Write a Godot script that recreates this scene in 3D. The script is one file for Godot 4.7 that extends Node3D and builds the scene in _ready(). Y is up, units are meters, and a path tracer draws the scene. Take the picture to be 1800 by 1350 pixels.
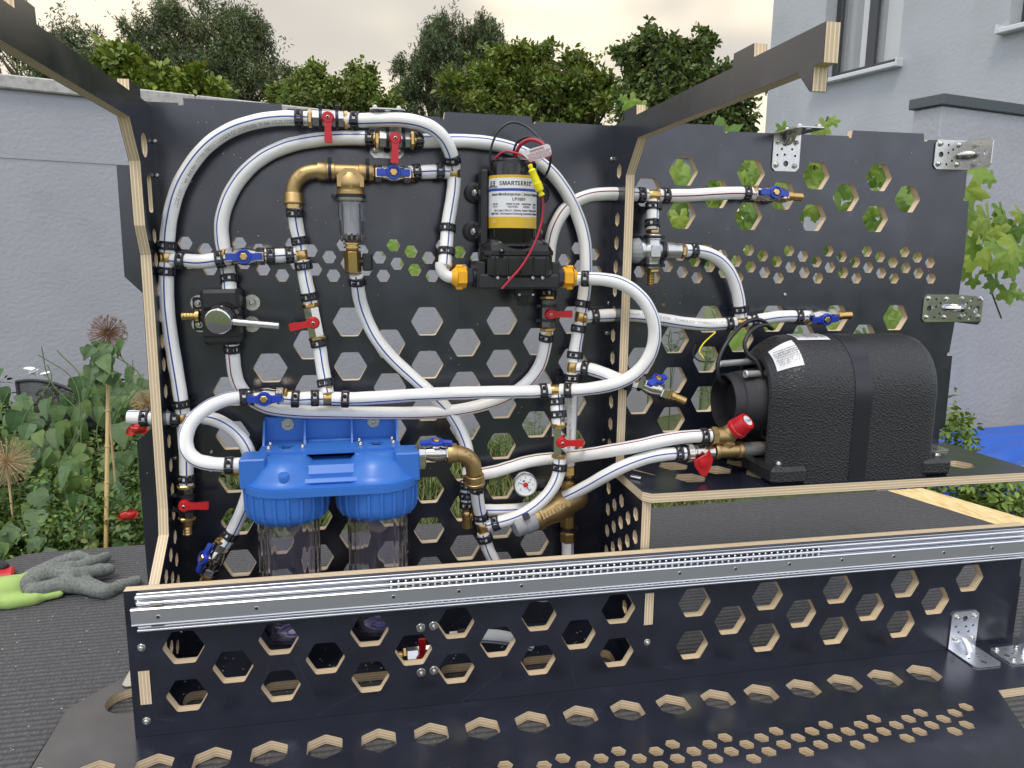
extends Node3D

# Board millimetres to metres: x to the right along the back panel, y up, z towards the viewer; the ground lies a metre under y = 0.
func V(x: float, y: float, z: float) -> Vector3:
	return Vector3(x * 0.001, y * 0.001 + 1.0, z * 0.001)

class G:
	var v := PackedVector3Array()
	var n := PackedVector3Array()
	var t := PackedVector2Array()

	func tri(a: Vector3, b: Vector3, c: Vector3, na: Vector3, nb: Vector3, nc: Vector3, ua := Vector2.ZERO, ub := Vector2.ZERO, uc := Vector2.ZERO) -> void:
		if (b - a).cross(c - a).dot(na + nb + nc) > 0.0:
			v.append(a); v.append(c); v.append(b)
			n.append(na); n.append(nc); n.append(nb)
			t.append(ua); t.append(uc); t.append(ub)
		else:
			v.append(a); v.append(b); v.append(c)
			n.append(na); n.append(nb); n.append(nc)
			t.append(ua); t.append(ub); t.append(uc)

	func quad(a: Vector3, b: Vector3, c: Vector3, d: Vector3, m: Vector3, ua := Vector2.ZERO, ub := Vector2(1, 0), uc := Vector2(1, 1), ud := Vector2(0, 1)) -> void:
		tri(a, b, c, m, m, m, ua, ub, uc)
		tri(a, c, d, m, m, m, ua, uc, ud)

	func flat(a: Vector3, b: Vector3, c: Vector3, towards: Vector3) -> void:
		var m := (b - a).cross(c - a).normalized()
		if m.dot(towards) < 0.0:
			m = -m
		tri(a, b, c, m, m, m)

	func add(o: G, x: Transform3D) -> void:
		for i in o.v.size():
			v.append(x * o.v[i])
			n.append((x.basis * o.n[i]).normalized())
			t.append(o.t[i])

# ---------------------------------------------------------------- nodes
var used := {}

func numbered(called: String) -> String:
	var k: int = used.get(called, 0)
	used[called] = k + 1
	return called if k == 0 else "%s_%03d" % [called, k]

func mesh_of(parts: Array, off: Vector3) -> ArrayMesh:
	var m := ArrayMesh.new()
	for i in range(0, parts.size(), 2):
		var g: G = parts[i]
		if g.v.is_empty():
			continue
		var vv := g.v.duplicate()
		if off != Vector3.ZERO:
			for k in vv.size():
				vv[k] -= off
		var a := []
		a.resize(Mesh.ARRAY_MAX)
		a[Mesh.ARRAY_VERTEX] = vv
		a[Mesh.ARRAY_NORMAL] = g.n
		a[Mesh.ARRAY_TEX_UV] = g.t
		m.add_surface_from_arrays(Mesh.PRIMITIVE_TRIANGLES, a)
		m.surface_set_material(m.get_surface_count() - 1, parts[i + 1])
	return m

# a thing: a node at the thing's base whose children are its parts
func thing(called: String, label: String, category: String, at: Vector3, group := "") -> Node3D:
	var o := Node3D.new()
	o.name = numbered(called)
	add_child(o, true)
	o.position = at
	tag(o, label, category, group)
	return o

func tag(o: Node3D, label: String, category: String, group := "") -> void:
	o.set_meta("label", label)
	o.set_meta("category", category)
	if group:
		o.set_meta("group", group)

# commits [shape, material, ...] as one mesh; shapes are in the scene's metres unless local
func part(called: String, parts: Array, parent: Node3D, local := false) -> MeshInstance3D:
	var o := MeshInstance3D.new()
	var off := Vector3.ZERO
	if parent != null and not local:
		var p: Node = parent
		while p is Node3D and p != self:
			off += p.position
			p = p.get_parent()
	o.mesh = mesh_of(parts, off)
	o.cast_shadow = GeometryInstance3D.SHADOW_CASTING_SETTING_ON
	if parent == null:
		o.name = numbered(called)
		add_child(o, true)
	else:
		o.name = called
		parent.add_child(o, true)
	return o

# a thing that is one mesh
func lone(called: String, parts: Array, label: String, category: String, group := "") -> MeshInstance3D:
	var lo := Vector3(1e9, 1e9, 1e9)
	var hi := -lo
	for i in range(0, parts.size(), 2):
		for p in parts[i].v:
			lo = lo.min(p)
			hi = hi.max(p)
	var base := Vector3((lo.x + hi.x) / 2, lo.y, (lo.z + hi.z) / 2)
	var o := MeshInstance3D.new()
	o.mesh = mesh_of(parts, base)
	o.position = base
	o.name = numbered(called)
	add_child(o, true)
	tag(o, label, category, group)
	return o

func struct(called: String, parts: Array) -> MeshInstance3D:
	var o := part(called, parts, null)
	o.set_meta("kind", "structure")
	return o

# ---------------------------------------------------------------- frames
# a frame whose x axis runs along d and whose z axis looks as near as can be along up
func frame(at: Vector3, d: Vector3, up := Vector3(0, 0, 1)) -> Transform3D:
	var x := d.normalized()
	if absf(x.dot(up)) > 0.97:
		up = Vector3(0, 1, 0) if absf(x.y) < 0.9 else Vector3(1, 0, 0)
	var z := (up - x * up.dot(x)).normalized()
	return Transform3D(Basis(x, z.cross(x), z), at)

# a frame whose y axis runs along d (lathes)
func along(at: Vector3, d: Vector3, up := Vector3(0, 0, 1)) -> Transform3D:
	var f := frame(at, d, up)
	return Transform3D(Basis(-f.basis.y, f.basis.x, f.basis.z), at)

# ---------------------------------------------------------------- shapes
# profile of (radius, height) pairs run upward along the outside, turned about y
func lathe(g: G, prof: Array, xf: Transform3D, seg := 24, facet := false, phase := 0.0, a0 := 0.0, a1 := TAU) -> void:
	var m := prof.size()
	var bn := []
	for i in m - 1:
		var d: Vector2 = prof[i + 1] - prof[i]
		bn.append(Vector2(d.y, -d.x).normalized())
	for i in m - 1:
		var p0: Vector2 = prof[i]
		var p1: Vector2 = prof[i + 1]
		if p0.distance_squared_to(p1) < 1e-12:
			continue
		var n0: Vector2 = bn[i]
		var n1: Vector2 = bn[i]
		if i > 0 and bn[i].dot(bn[i - 1]) > 0.72:
			n0 = (bn[i] + bn[i - 1]).normalized()
		if i < m - 2 and bn[i].dot(bn[i + 1]) > 0.72:
			n1 = (bn[i] + bn[i + 1]).normalized()
		for j in seg:
			var u0 := a0 + (a1 - a0) * j / seg + phase
			var u1 := a0 + (a1 - a0) * (j + 1) / seg + phase
			var c0 := Vector2(cos(u0), sin(u0))
			var c1 := Vector2(cos(u1), sin(u1))
			var q0 := c0
			var q1 := c1
			if facet:
				q0 = (c0 + c1).normalized()
				q1 = q0
			var a := xf * Vector3(p0.x * c0.x, p0.y, p0.x * c0.y)
			var b := xf * Vector3(p0.x * c1.x, p0.y, p0.x * c1.y)
			var c := xf * Vector3(p1.x * c1.x, p1.y, p1.x * c1.y)
			var d := xf * Vector3(p1.x * c0.x, p1.y, p1.x * c0.y)
			var na := xf.basis * Vector3(n0.x * q0.x, n0.y, n0.x * q0.y)
			var nb := xf.basis * Vector3(n0.x * q1.x, n0.y, n0.x * q1.y)
			var nc := xf.basis * Vector3(n1.x * q1.x, n1.y, n1.x * q1.y)
			var nd := xf.basis * Vector3(n1.x * q0.x, n1.y, n1.x * q0.y)
			var ua := Vector2(float(j) / seg, p0.y)
			var ub := Vector2(float(j + 1) / seg, p0.y)
			var uc := Vector2(float(j + 1) / seg, p1.y)
			var ud := Vector2(float(j) / seg, p1.y)
			if p0.x > 1e-7:
				g.tri(a, b, c, na, nb, nc, ua, ub, uc)
			if p1.x > 1e-7:
				g.tri(a, c, d, na, nc, nd, ua, uc, ud)

# profile from millimetre pairs
func mm(list: Array) -> Array:
	var r := []
	for i in range(0, list.size(), 2):
		r.append(Vector2(list[i], list[i + 1]) * 0.001)
	return r

# a cylinder from a to b with softened rims, radii in metres
func rod(g: G, a: Vector3, b: Vector3, r0: float, r1 := -1.0, seg := 20, facet := false, bev := 0.0008, phase := 0.0) -> void:
	if r1 < 0.0:
		r1 = r0
	var h := a.distance_to(b)
	bev = minf(bev, minf(minf(r0, r1), h) * 0.4)
	lathe(g, [Vector2(0, 0), Vector2(r0 - bev, 0), Vector2(r0, bev), Vector2(r1, h - bev), Vector2(r1 - bev, h), Vector2(0, h)], along(a, b - a), seg, facet, phase)

func hexnut(g: G, a: Vector3, b: Vector3, r: float) -> void:
	rod(g, a, b, r, r, 6, true, 0.0012)

func smooth_path(ctrl: Array, sub := 8) -> PackedVector3Array:
	var out := PackedVector3Array()
	var m := ctrl.size()
	for i in m - 1:
		var p0: Vector3 = ctrl[maxi(i - 1, 0)]
		var p1: Vector3 = ctrl[i]
		var p2: Vector3 = ctrl[i + 1]
		var p3: Vector3 = ctrl[mini(i + 2, m - 1)]
		var d1 := sqrt(p0.distance_to(p1)) + 1e-5
		var d2 := sqrt(p1.distance_to(p2)) + 1e-5
		var d3 := sqrt(p2.distance_to(p3)) + 1e-5
		if i == 0:
			p0 = p1 - (p2 - p1)
			d1 = d2
		if i == m - 2:
			p3 = p2 + (p2 - p1)
			d3 = d2
		var m1 := (p1 - p0) / d1 - (p2 - p0) / (d1 + d2) + (p2 - p1) / d2
		var m2 := (p2 - p1) / d2 - (p3 - p1) / (d2 + d3) + (p3 - p2) / d3
		m1 *= d2
		m2 *= d2
		for k in sub:
			var s := float(k) / sub
			var s2 := s * s
			var s3 := s2 * s
			out.append(p1 * (2 * s3 - 3 * s2 + 1) + m1 * (s3 - 2 * s2 + s) + p2 * (3 * s2 - 2 * s3) + m2 * (s3 - s2))
	out.append(ctrl[m - 1])
	return out

func path_frames(pts: PackedVector3Array, ref: Vector3) -> Array:
	var fr := []
	var r := ref
	for i in pts.size():
		var t := (pts[mini(i + 1, pts.size() - 1)] - pts[maxi(i - 1, 0)]).normalized()
		r = r - t * r.dot(t)
		if r.length() < 0.05:
			r = Vector3(0, 1, 0) - t * t.y
		r = r.normalized()
		fr.append([t, r, t.cross(r)])
	return fr

# a tube along points; radius is a number or one per point
func tube(g: G, pts: PackedVector3Array, radius, seg := 14, roll := 0.0, caps := true, ref := Vector3(0, 0, 1)) -> void:
	var fr := path_frames(pts, ref)
	var rings := []
	var length := 0.0
	for i in pts.size():
		if i > 0:
			length += pts[i].distance_to(pts[i - 1])
		var r: float = radius[i] if radius is PackedFloat32Array or radius is Array else radius
		var ring := []
		for j in seg + 1:
			var a := TAU * j / seg + roll
			var d: Vector3 = fr[i][1] * cos(a) + fr[i][2] * sin(a)
			ring.append([pts[i] + d * r, d, Vector2(float(j) / seg, length)])
		rings.append(ring)
	for i in pts.size() - 1:
		for j in seg:
			var a = rings[i][j]
			var b = rings[i][j + 1]
			var c = rings[i + 1][j + 1]
			var d = rings[i + 1][j]
			g.tri(a[0], b[0], c[0], a[1], b[1], c[1], a[2], b[2], c[2])
			g.tri(a[0], c[0], d[0], a[1], c[1], d[1], a[2], c[2], d[2])
	if caps:
		for e in [0, pts.size() - 1]:
			var m: Vector3 = fr[e][0] * (-1.0 if e == 0 else 1.0)
			for j in seg:
				g.tri(pts[e], rings[e][j][0], rings[e][j + 1][0], m, m, m, Vector2(0.25, 0.01), Vector2(0.25, 0.01), Vector2(0.25, 0.01))

# a box with chamfered edges, centred in its frame
func cbox(g: G, xf: Transform3D, s: Vector3, b := 0.0008) -> void:
	var h := s / 2
	b = minf(b, minf(h.x, minf(h.y, h.z)) * 0.9)
	var ax := [Vector3(1, 0, 0), Vector3(0, 1, 0), Vector3(0, 0, 1)]
	for i in 3:
		var j := (i + 1) % 3
		var k := (i + 2) % 3
		for e in [-1.0, 1.0]:
			var c: Vector3 = ax[i] * h[i] * e
			var u: Vector3 = ax[j] * (h[j] - b)
			var w: Vector3 = ax[k] * (h[k] - b)
			var lu := s[j]
			var lw := s[k]
			g.quad(xf * (c - u - w), xf * (c + u - w), xf * (c + u + w), xf * (c - u + w), xf.basis * (ax[i] * e), Vector2.ZERO, Vector2(lu, 0), Vector2(lu, lw), Vector2(0, lw))
			for f in [-1.0, 1.0]:
				var p: Vector3 = ax[i] * h[i] * e + ax[j] * (h[j] - b) * f
				var q: Vector3 = ax[i] * (h[i] - b) * e + ax[j] * h[j] * f
				g.quad(xf * (p - w), xf * (p + w), xf * (q + w), xf * (q - w), xf.basis * ((ax[i] * e + ax[j] * f).normalized()))
	for e in [-1.0, 1.0]:
		for f in [-1.0, 1.0]:
			for k in [-1.0, 1.0]:
				var d := Vector3(e, f, k)
				var p := Vector3(h.x * e, (h.y - b) * f, (h.z - b) * k)
				var q := Vector3((h.x - b) * e, h.y * f, (h.z - b) * k)
				var r := Vector3((h.x - b) * e, (h.y - b) * f, h.z * k)
				g.flat(xf * p, xf * q, xf * r, xf.basis * d)

# box between two board corners (millimetres)
func bbox(g: G, x0: float, y0: float, z0: float, x1: float, y1: float, z1: float, b := 0.8) -> void:
	cbox(g, Transform3D(Basis(), V((x0 + x1) / 2, (y0 + y1) / 2, (z0 + z1) / 2)), Vector3(absf(x1 - x0), absf(y1 - y0), absf(z1 - z0)) * 0.001, b * 0.001)

# a simple outline in the frame's xy plane, drawn out from z = 0 to z = d
func prism(g: G, poly: PackedVector2Array, d: float, xf: Transform3D) -> void:
	var tr := Geometry2D.triangulate_polygon(poly)
	for i in range(0, tr.size(), 3):
		for z in [0.0, d]:
			var m: Vector3 = xf.basis * Vector3(0, 0, 1 if z == d else -1)
			g.tri(xf * Vector3(poly[tr[i]].x, poly[tr[i]].y, z), xf * Vector3(poly[tr[i + 1]].x, poly[tr[i + 1]].y, z), xf * Vector3(poly[tr[i + 2]].x, poly[tr[i + 2]].y, z), m, m, m, poly[tr[i]], poly[tr[i + 1]], poly[tr[i + 2]])
	walls(g, poly, d, xf, 1.0)

func walls(g: G, poly: PackedVector2Array, d: float, xf: Transform3D, sgn := 1.0) -> void:
	var cw := Geometry2D.is_polygon_clockwise(poly)
	var m := poly.size()
	var len := 0.0
	for i in m:
		var a := poly[i]
		var b := poly[(i + 1) % m]
		var e := b - a
		if e.length() < 1e-7:
			continue
		var nn := Vector2(e.y, -e.x).normalized() * (-sgn if cw else sgn)
		g.quad(xf * Vector3(a.x, a.y, 0), xf * Vector3(b.x, b.y, 0), xf * Vector3(b.x, b.y, d), xf * Vector3(a.x, a.y, d), xf.basis * Vector3(nn.x, nn.y, 0), Vector2(len, 0), Vector2(len + e.length(), 0), Vector2(len + e.length(), 1), Vector2(len, 1))
		len += e.length()

# a sheet with holes: faces into gf, cut edges into ge. Cut into trapezoids between the outline's corners.
func plate(gf: G, ge: G, outer: PackedVector2Array, holes: Array, d: float, xf: Transform3D) -> void:
	var loops := [outer]
	loops.append_array(holes)
	var edges := []
	var xs := PackedFloat32Array()
	for lp in loops:
		var m: int = lp.size()
		for i in m:
			var a: Vector2 = lp[i]
			var b: Vector2 = lp[(i + 1) % m]
			xs.append(a.x)
			if absf(a.x - b.x) < 1e-6:
				continue
			edges.append([a, b] if a.x < b.x else [b, a])
	xs.sort()
	edges.sort_custom(func(p, q): return p[0].x < q[0].x)
	var live := []
	var next := 0
	var open := {}
	for k in xs.size():
		var xa := xs[k]
		var xb: float = xs[k + 1] if k + 1 < xs.size() else xa + 1.0
		if xb - xa < 2e-6:
			continue
		var xm := (xa + xb) / 2
		while next < edges.size() and edges[next][0].x < xm:
			live.append(next)
			next += 1
		var act := []
		var keep := []
		for e in live:
			var p: Vector2 = edges[e][0]
			var q: Vector2 = edges[e][1]
			if q.x > xm:
				keep.append(e)
				act.append([p.y + (q.y - p.y) * (xm - p.x) / (q.x - p.x), e])
		live = keep
		act.sort_custom(func(p, q): return p[0] < q[0])
		var now := {}
		for i in range(0, act.size() - 1, 2):
			var key := Vector2i(act[i][1], act[i + 1][1])
			now[key] = open.get(key, xa)
		for key in open:
			if not now.has(key):
				_trap(gf, edges[key.x], edges[key.y], open[key], xa, d, xf)
		open = now
	for lp in loops:
		walls(ge, lp, d, xf, 1.0 if lp == outer else -1.0)

func _trap(g: G, lo: Array, hi: Array, xa: float, xb: float, d: float, xf: Transform3D) -> void:
	var q := []
	for s in [[lo, xa], [lo, xb], [hi, xb], [hi, xa]]:
		var a: Vector2 = s[0][0]
		var b: Vector2 = s[0][1]
		q.append(Vector2(s[1], a.y + (b.y - a.y) * (s[1] - a.x) / (b.x - a.x)))
	for z in [0.0, d]:
		var m: Vector3 = xf.basis * Vector3(0, 0, 1 if z == d else -1)
		g.quad(xf * Vector3(q[0].x, q[0].y, z), xf * Vector3(q[1].x, q[1].y, z), xf * Vector3(q[2].x, q[2].y, z), xf * Vector3(q[3].x, q[3].y, z), m, q[0], q[1], q[2], q[3])

# hexagon with small rounded corners; turn 0 has flat top and bottom
func hexa(c: Vector2, r: float, turn := 0.0, cut := 0.09) -> PackedVector2Array:
	var p := PackedVector2Array()
	for i in 6:
		var a := c + Vector2.from_angle(turn + PI / 3 * i) * r
		var b := c + Vector2.from_angle(turn + PI / 3 * (i + 1)) * r
		var z := c + Vector2.from_angle(turn + PI / 3 * (i - 1)) * r
		p.append(a.lerp(z, cut))
		p.append(a + (c - a).normalized() * r * cut * 0.27)
		p.append(a.lerp(b, cut))
	return p

func disc(c: Vector2, r: float, seg := 16, sy := 1.0) -> PackedVector2Array:
	var p := PackedVector2Array()
	for i in seg:
		p.append(c + Vector2(cos(TAU * (i + 0.5) / seg) * r, sin(TAU * (i + 0.5) / seg) * r * sy))
	return p

func rounded(x0: float, y0: float, x1: float, y1: float, r: float, k := 4) -> PackedVector2Array:
	var p := PackedVector2Array()
	for c in [[x1 - r, y1 - r, 0.0], [x0 + r, y1 - r, PI / 2], [x0 + r, y0 + r, PI], [x1 - r, y0 + r, 3 * PI / 2]]:
		for i in k + 1:
			p.append(Vector2(c[0], c[1]) + Vector2.from_angle(c[2] + PI / 2 * i / k) * r)
	return p

# flat lettering as thin shapes in the frame's xy plane, centred; each glyph stands depth proud
func lettering(g: G, text: String, height: float, xf: Transform3D, bold := false, depth := 0.0003, bend := 0.0, centred := true, stretch := 1.0) -> void:
	var tm := TextMesh.new()
	var sf := SystemFont.new()
	sf.font_names = PackedStringArray(["Droid Sans"])
	sf.font_weight = 700 if bold else 400
	tm.font = sf
	tm.font_size = 32
	tm.pixel_size = height / 32.0 * 1.35
	tm.depth = depth
	tm.curve_step = 3.0
	tm.text = text
	tm.horizontal_alignment = HORIZONTAL_ALIGNMENT_CENTER if centred else HORIZONTAL_ALIGNMENT_LEFT
	tm.vertical_alignment = VERTICAL_ALIGNMENT_CENTER
	for s in tm.get_surface_count():
		var a := tm.surface_get_arrays(s)
		var vv: PackedVector3Array = a[Mesh.ARRAY_VERTEX]
		var nn: PackedVector3Array = a[Mesh.ARRAY_NORMAL]
		var ii = a[Mesh.ARRAY_INDEX]
		var idx: PackedInt32Array = ii if ii != null else PackedInt32Array(range(vv.size()))
		for k in range(0, idx.size() - 2, 3):
			var p := []
			var q := []
			for e in 3:
				var w := vv[idx[k + e]]
				var m := nn[idx[k + e]]
				w.x *= stretch
				if bend > 0.0:
					var ang := w.x / bend
					w = Vector3(sin(ang) * (bend + w.z), w.y, cos(ang) * (bend + w.z) - bend)
					m = m.rotated(Vector3(0, 1, 0), ang)
				p.append(xf * w)
				q.append((xf.basis * m).normalized())
			g.tri(p[0], p[1], p[2], q[0], q[1], q[2])

# ---------------------------------------------------------------- soft bodies: tapered capsules and boxes joined smoothly, meshed as surface nets
# bones: [a, b, ra, rb]; k is the blend
func blob(g: G, bones: Array, cell: float, k: float) -> void:
	var lo := Vector3(1e9, 1e9, 1e9)
	var hi := -lo
	for b in bones:
		var r := Vector3.ONE * (maxf(b[2], b[3]) + cell * 2)
		lo = lo.min(b[0] - r).min(b[1] - r)
		hi = hi.max(b[0] + r).max(b[1] + r)
	var nx := int((hi.x - lo.x) / cell) + 2
	var ny := int((hi.y - lo.y) / cell) + 2
	var nz := int((hi.z - lo.z) / cell) + 2
	var f := PackedFloat32Array()
	f.resize(nx * ny * nz)
	f.fill(1.0)
	for b in bones:
		var r := maxf(b[2], b[3]) + cell * 2 + k
		var p0: Vector3 = ((b[0].min(b[1]) - Vector3.ONE * r) - lo) / cell
		var p1: Vector3 = ((b[0].max(b[1]) + Vector3.ONE * r) - lo) / cell
		var a: Vector3 = b[0]
		var ab: Vector3 = b[1] - a
		var l2 := maxf(ab.length_squared(), 1e-12)
		for z in range(maxi(0, int(p0.z)), mini(nz, int(p1.z) + 1)):
			for y in range(maxi(0, int(p0.y)), mini(ny, int(p1.y) + 1)):
				for x in range(maxi(0, int(p0.x)), mini(nx, int(p1.x) + 1)):
					var q := lo + Vector3(x, y, z) * cell
					var s := clampf((q - a).dot(ab) / l2, 0.0, 1.0)
					var d: float = q.distance_to(a + ab * s) - lerpf(b[2], b[3], s)
					var i := (z * ny + y) * nx + x
					var e := f[i]
					if e > 0.9:
						f[i] = d
					else:
						var h := maxf(k - absf(d - e), 0.0) / k
						f[i] = minf(d, e) - h * h * k * 0.25
	var vert := {}
	var pos := PackedVector3Array()
	for z in nz - 1:
		for y in ny - 1:
			for x in nx - 1:
				var i := (z * ny + y) * nx + x
				var c := [f[i], f[i + 1], f[i + nx], f[i + nx + 1], f[i + nx * ny], f[i + nx * ny + 1], f[i + nx * ny + nx], f[i + nx * ny + nx + 1]]
				var neg := 0
				for e in c:
					if e < 0.0:
						neg += 1
				if neg == 0 or neg == 8:
					continue
				var sum := Vector3.ZERO
				var cnt := 0
				for e in [[0, 1], [2, 3], [4, 5], [6, 7], [0, 2], [1, 3], [4, 6], [5, 7], [0, 4], [1, 5], [2, 6], [3, 7]]:
					if (c[e[0]] < 0.0) != (c[e[1]] < 0.0):
						var s: float = c[e[0]] / (c[e[0]] - c[e[1]])
						var pa := Vector3(e[0] & 1, (e[0] >> 1) & 1, e[0] >> 2)
						var pb := Vector3(e[1] & 1, (e[1] >> 1) & 1, e[1] >> 2)
						sum += pa.lerp(pb, s)
						cnt += 1
				vert[i] = pos.size()
				pos.append(lo + (Vector3(x, y, z) + sum / cnt) * cell)
	var nor := PackedVector3Array()
	nor.resize(pos.size())
	var quads := []
	var step := [1, nx, nx * ny]
	for i in vert:
		for ax in 3:
			var o: int = i + step[ax]
			if o < f.size() and (f[i] < 0.0) != (f[o] < 0.0):
				var u: int = step[(ax + 1) % 3]
				var w: int = step[(ax + 2) % 3]
				if vert.has(i - u) and vert.has(i - w) and vert.has(i - u - w):
					var q := [vert[i], vert[i - u], vert[i - u - w], vert[i - w]]
					var m: Vector3 = (pos[q[1]] - pos[q[0]]).cross(pos[q[3]] - pos[q[0]]) + (pos[q[3]] - pos[q[2]]).cross(pos[q[1]] - pos[q[2]])
					var dir := Vector3.ZERO
					dir[ax] = 1.0 if f[i] < 0.0 else -1.0
					if m.dot(dir) < 0.0:
						m = -m
					quads.append(q)
					for e in q:
						nor[e] += m
	for q in quads:
		g.tri(pos[q[0]], pos[q[1]], pos[q[2]], nor[q[0]].normalized(), nor[q[1]].normalized(), nor[q[2]].normalized())
		g.tri(pos[q[0]], pos[q[2]], pos[q[3]], nor[q[0]].normalized(), nor[q[2]].normalized(), nor[q[3]].normalized())

# ---------------------------------------------------------------- materials (base colours are linear, as measured on real things)
var M := {}

func lin(r: float, g: float, b: float, a := 1.0) -> Color:
	var c := Color(r, g, b).linear_to_srgb()
	c.a = a
	return c

func mat(called: String, r: float, g: float, b: float, rough: float, metal := 0.0) -> StandardMaterial3D:
	var m := StandardMaterial3D.new()
	m.resource_name = called
	m.albedo_color = lin(r, g, b)
	m.roughness = rough
	m.metallic = metal
	M[called] = m
	return m

func noise_tex(freq: float, octaves: int, ramp: Array, size := 512, normal := false, bump := 4.0, kind := FastNoiseLite.TYPE_SIMPLEX_SMOOTH, sd := 3) -> NoiseTexture2D:
	var t := NoiseTexture2D.new()
	var n := FastNoiseLite.new()
	n.noise_type = kind
	n.frequency = freq
	n.fractal_octaves = octaves
	n.seed = sd
	t.noise = n
	t.seamless = true
	t.width = size
	t.height = size
	if normal:
		t.as_normal_map = true
		t.bump_strength = bump
	elif ramp.size():
		var gr := Gradient.new()
		var off := PackedFloat32Array()
		var col := PackedColorArray()
		for e in ramp:
			off.append(e[0])
			col.append(e[1])
		gr.offsets = off
		gr.colors = col
		t.color_ramp = gr
	return t

func tri_map(m: StandardMaterial3D, scale: float, world := true) -> void:
	m.uv1_triplanar = true
	m.uv1_world_triplanar = world
	m.uv1_scale = Vector3.ONE * scale

func hose_image(line: Color) -> ImageTexture:
	var im := Image.create(256, 256, false, Image.FORMAT_RGB8)
	var f := FastNoiseLite.new(); f.seed = 61; f.frequency = 0.02; f.fractal_octaves = 4
	for y in 256:
		for x in 256:
			var d := absf(x - 128.0 + 1.5 * sin(y * TAU / 256.0))
			var w := smoothstep(0.8, 1.0, y / 256.0)
			var k := maxf(lerpf(f.get_noise_2d(x, y), f.get_noise_2d(x, y - 256), w), -0.1)
			var c := lin(0.84 - 0.16 * maxf(k, 0.0), 0.84 - 0.18 * maxf(k, 0.0), 0.83 - 0.24 * maxf(k, 0.0))
			im.set_pixel(x, y, c.lerp(line, clampf(4.6 - d, 0.0, 1.0)))
	return ImageTexture.create_from_image(im)

# resin film with wiped smears and a few hairline scratches
func film_image() -> ImageTexture:
	var n := 640
	var im := Image.create(n, n, false, Image.FORMAT_RGB8)
	var f := FastNoiseLite.new(); f.seed = 8; f.frequency = 0.009; f.fractal_octaves = 5
	var f2 := FastNoiseLite.new(); f2.seed = 18; f2.frequency = 0.05; f2.fractal_octaves = 3
	var v := PackedFloat32Array()
	v.resize(n * n)
	for y in n:
		for x in n:
			# blended over the border so that the repeat does not show
			var wx := smoothstep(0.8, 1.0, x / float(n))
			var wy := smoothstep(0.8, 1.0, y / float(n))
			var k := lerpf(lerpf(f.get_noise_2d(x, y), f.get_noise_2d(x - n, y), wx), lerpf(f.get_noise_2d(x, y - n), f.get_noise_2d(x - n, y - n), wx), wy)
			var s := maxf(f2.get_noise_2d(x * 0.35, y) - 0.18, 0.0) * smoothstep(0.0, 0.25, k)
			v[y * n + x] = 1.0 + 0.55 * k + 1.1 * s
	var rng := RandomNumberGenerator.new()
	rng.seed = 404
	for q in 70:
		var p := Vector2(rng.randf() * n, rng.randf() * n)
		var d := Vector2.from_angle(rng.randf() * TAU)
		var bend := rng.randfn() * 0.004
		var amp := rng.randf_range(0.3, 1.3)
		for k in rng.randi_range(12, 110):
			p += d
			d = d.rotated(bend)
			var i := posmod(int(p.y), n) * n + posmod(int(p.x), n)
			v[i] += amp
	for y in n:
		for x in n:
			var c := v[y * n + x]
			im.set_pixel(x, y, lin(0.0108 * c, 0.0131 * c, 0.0238 * lerpf(1.0, c, 0.85)))
	return ImageTexture.create_from_image(im)

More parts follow.
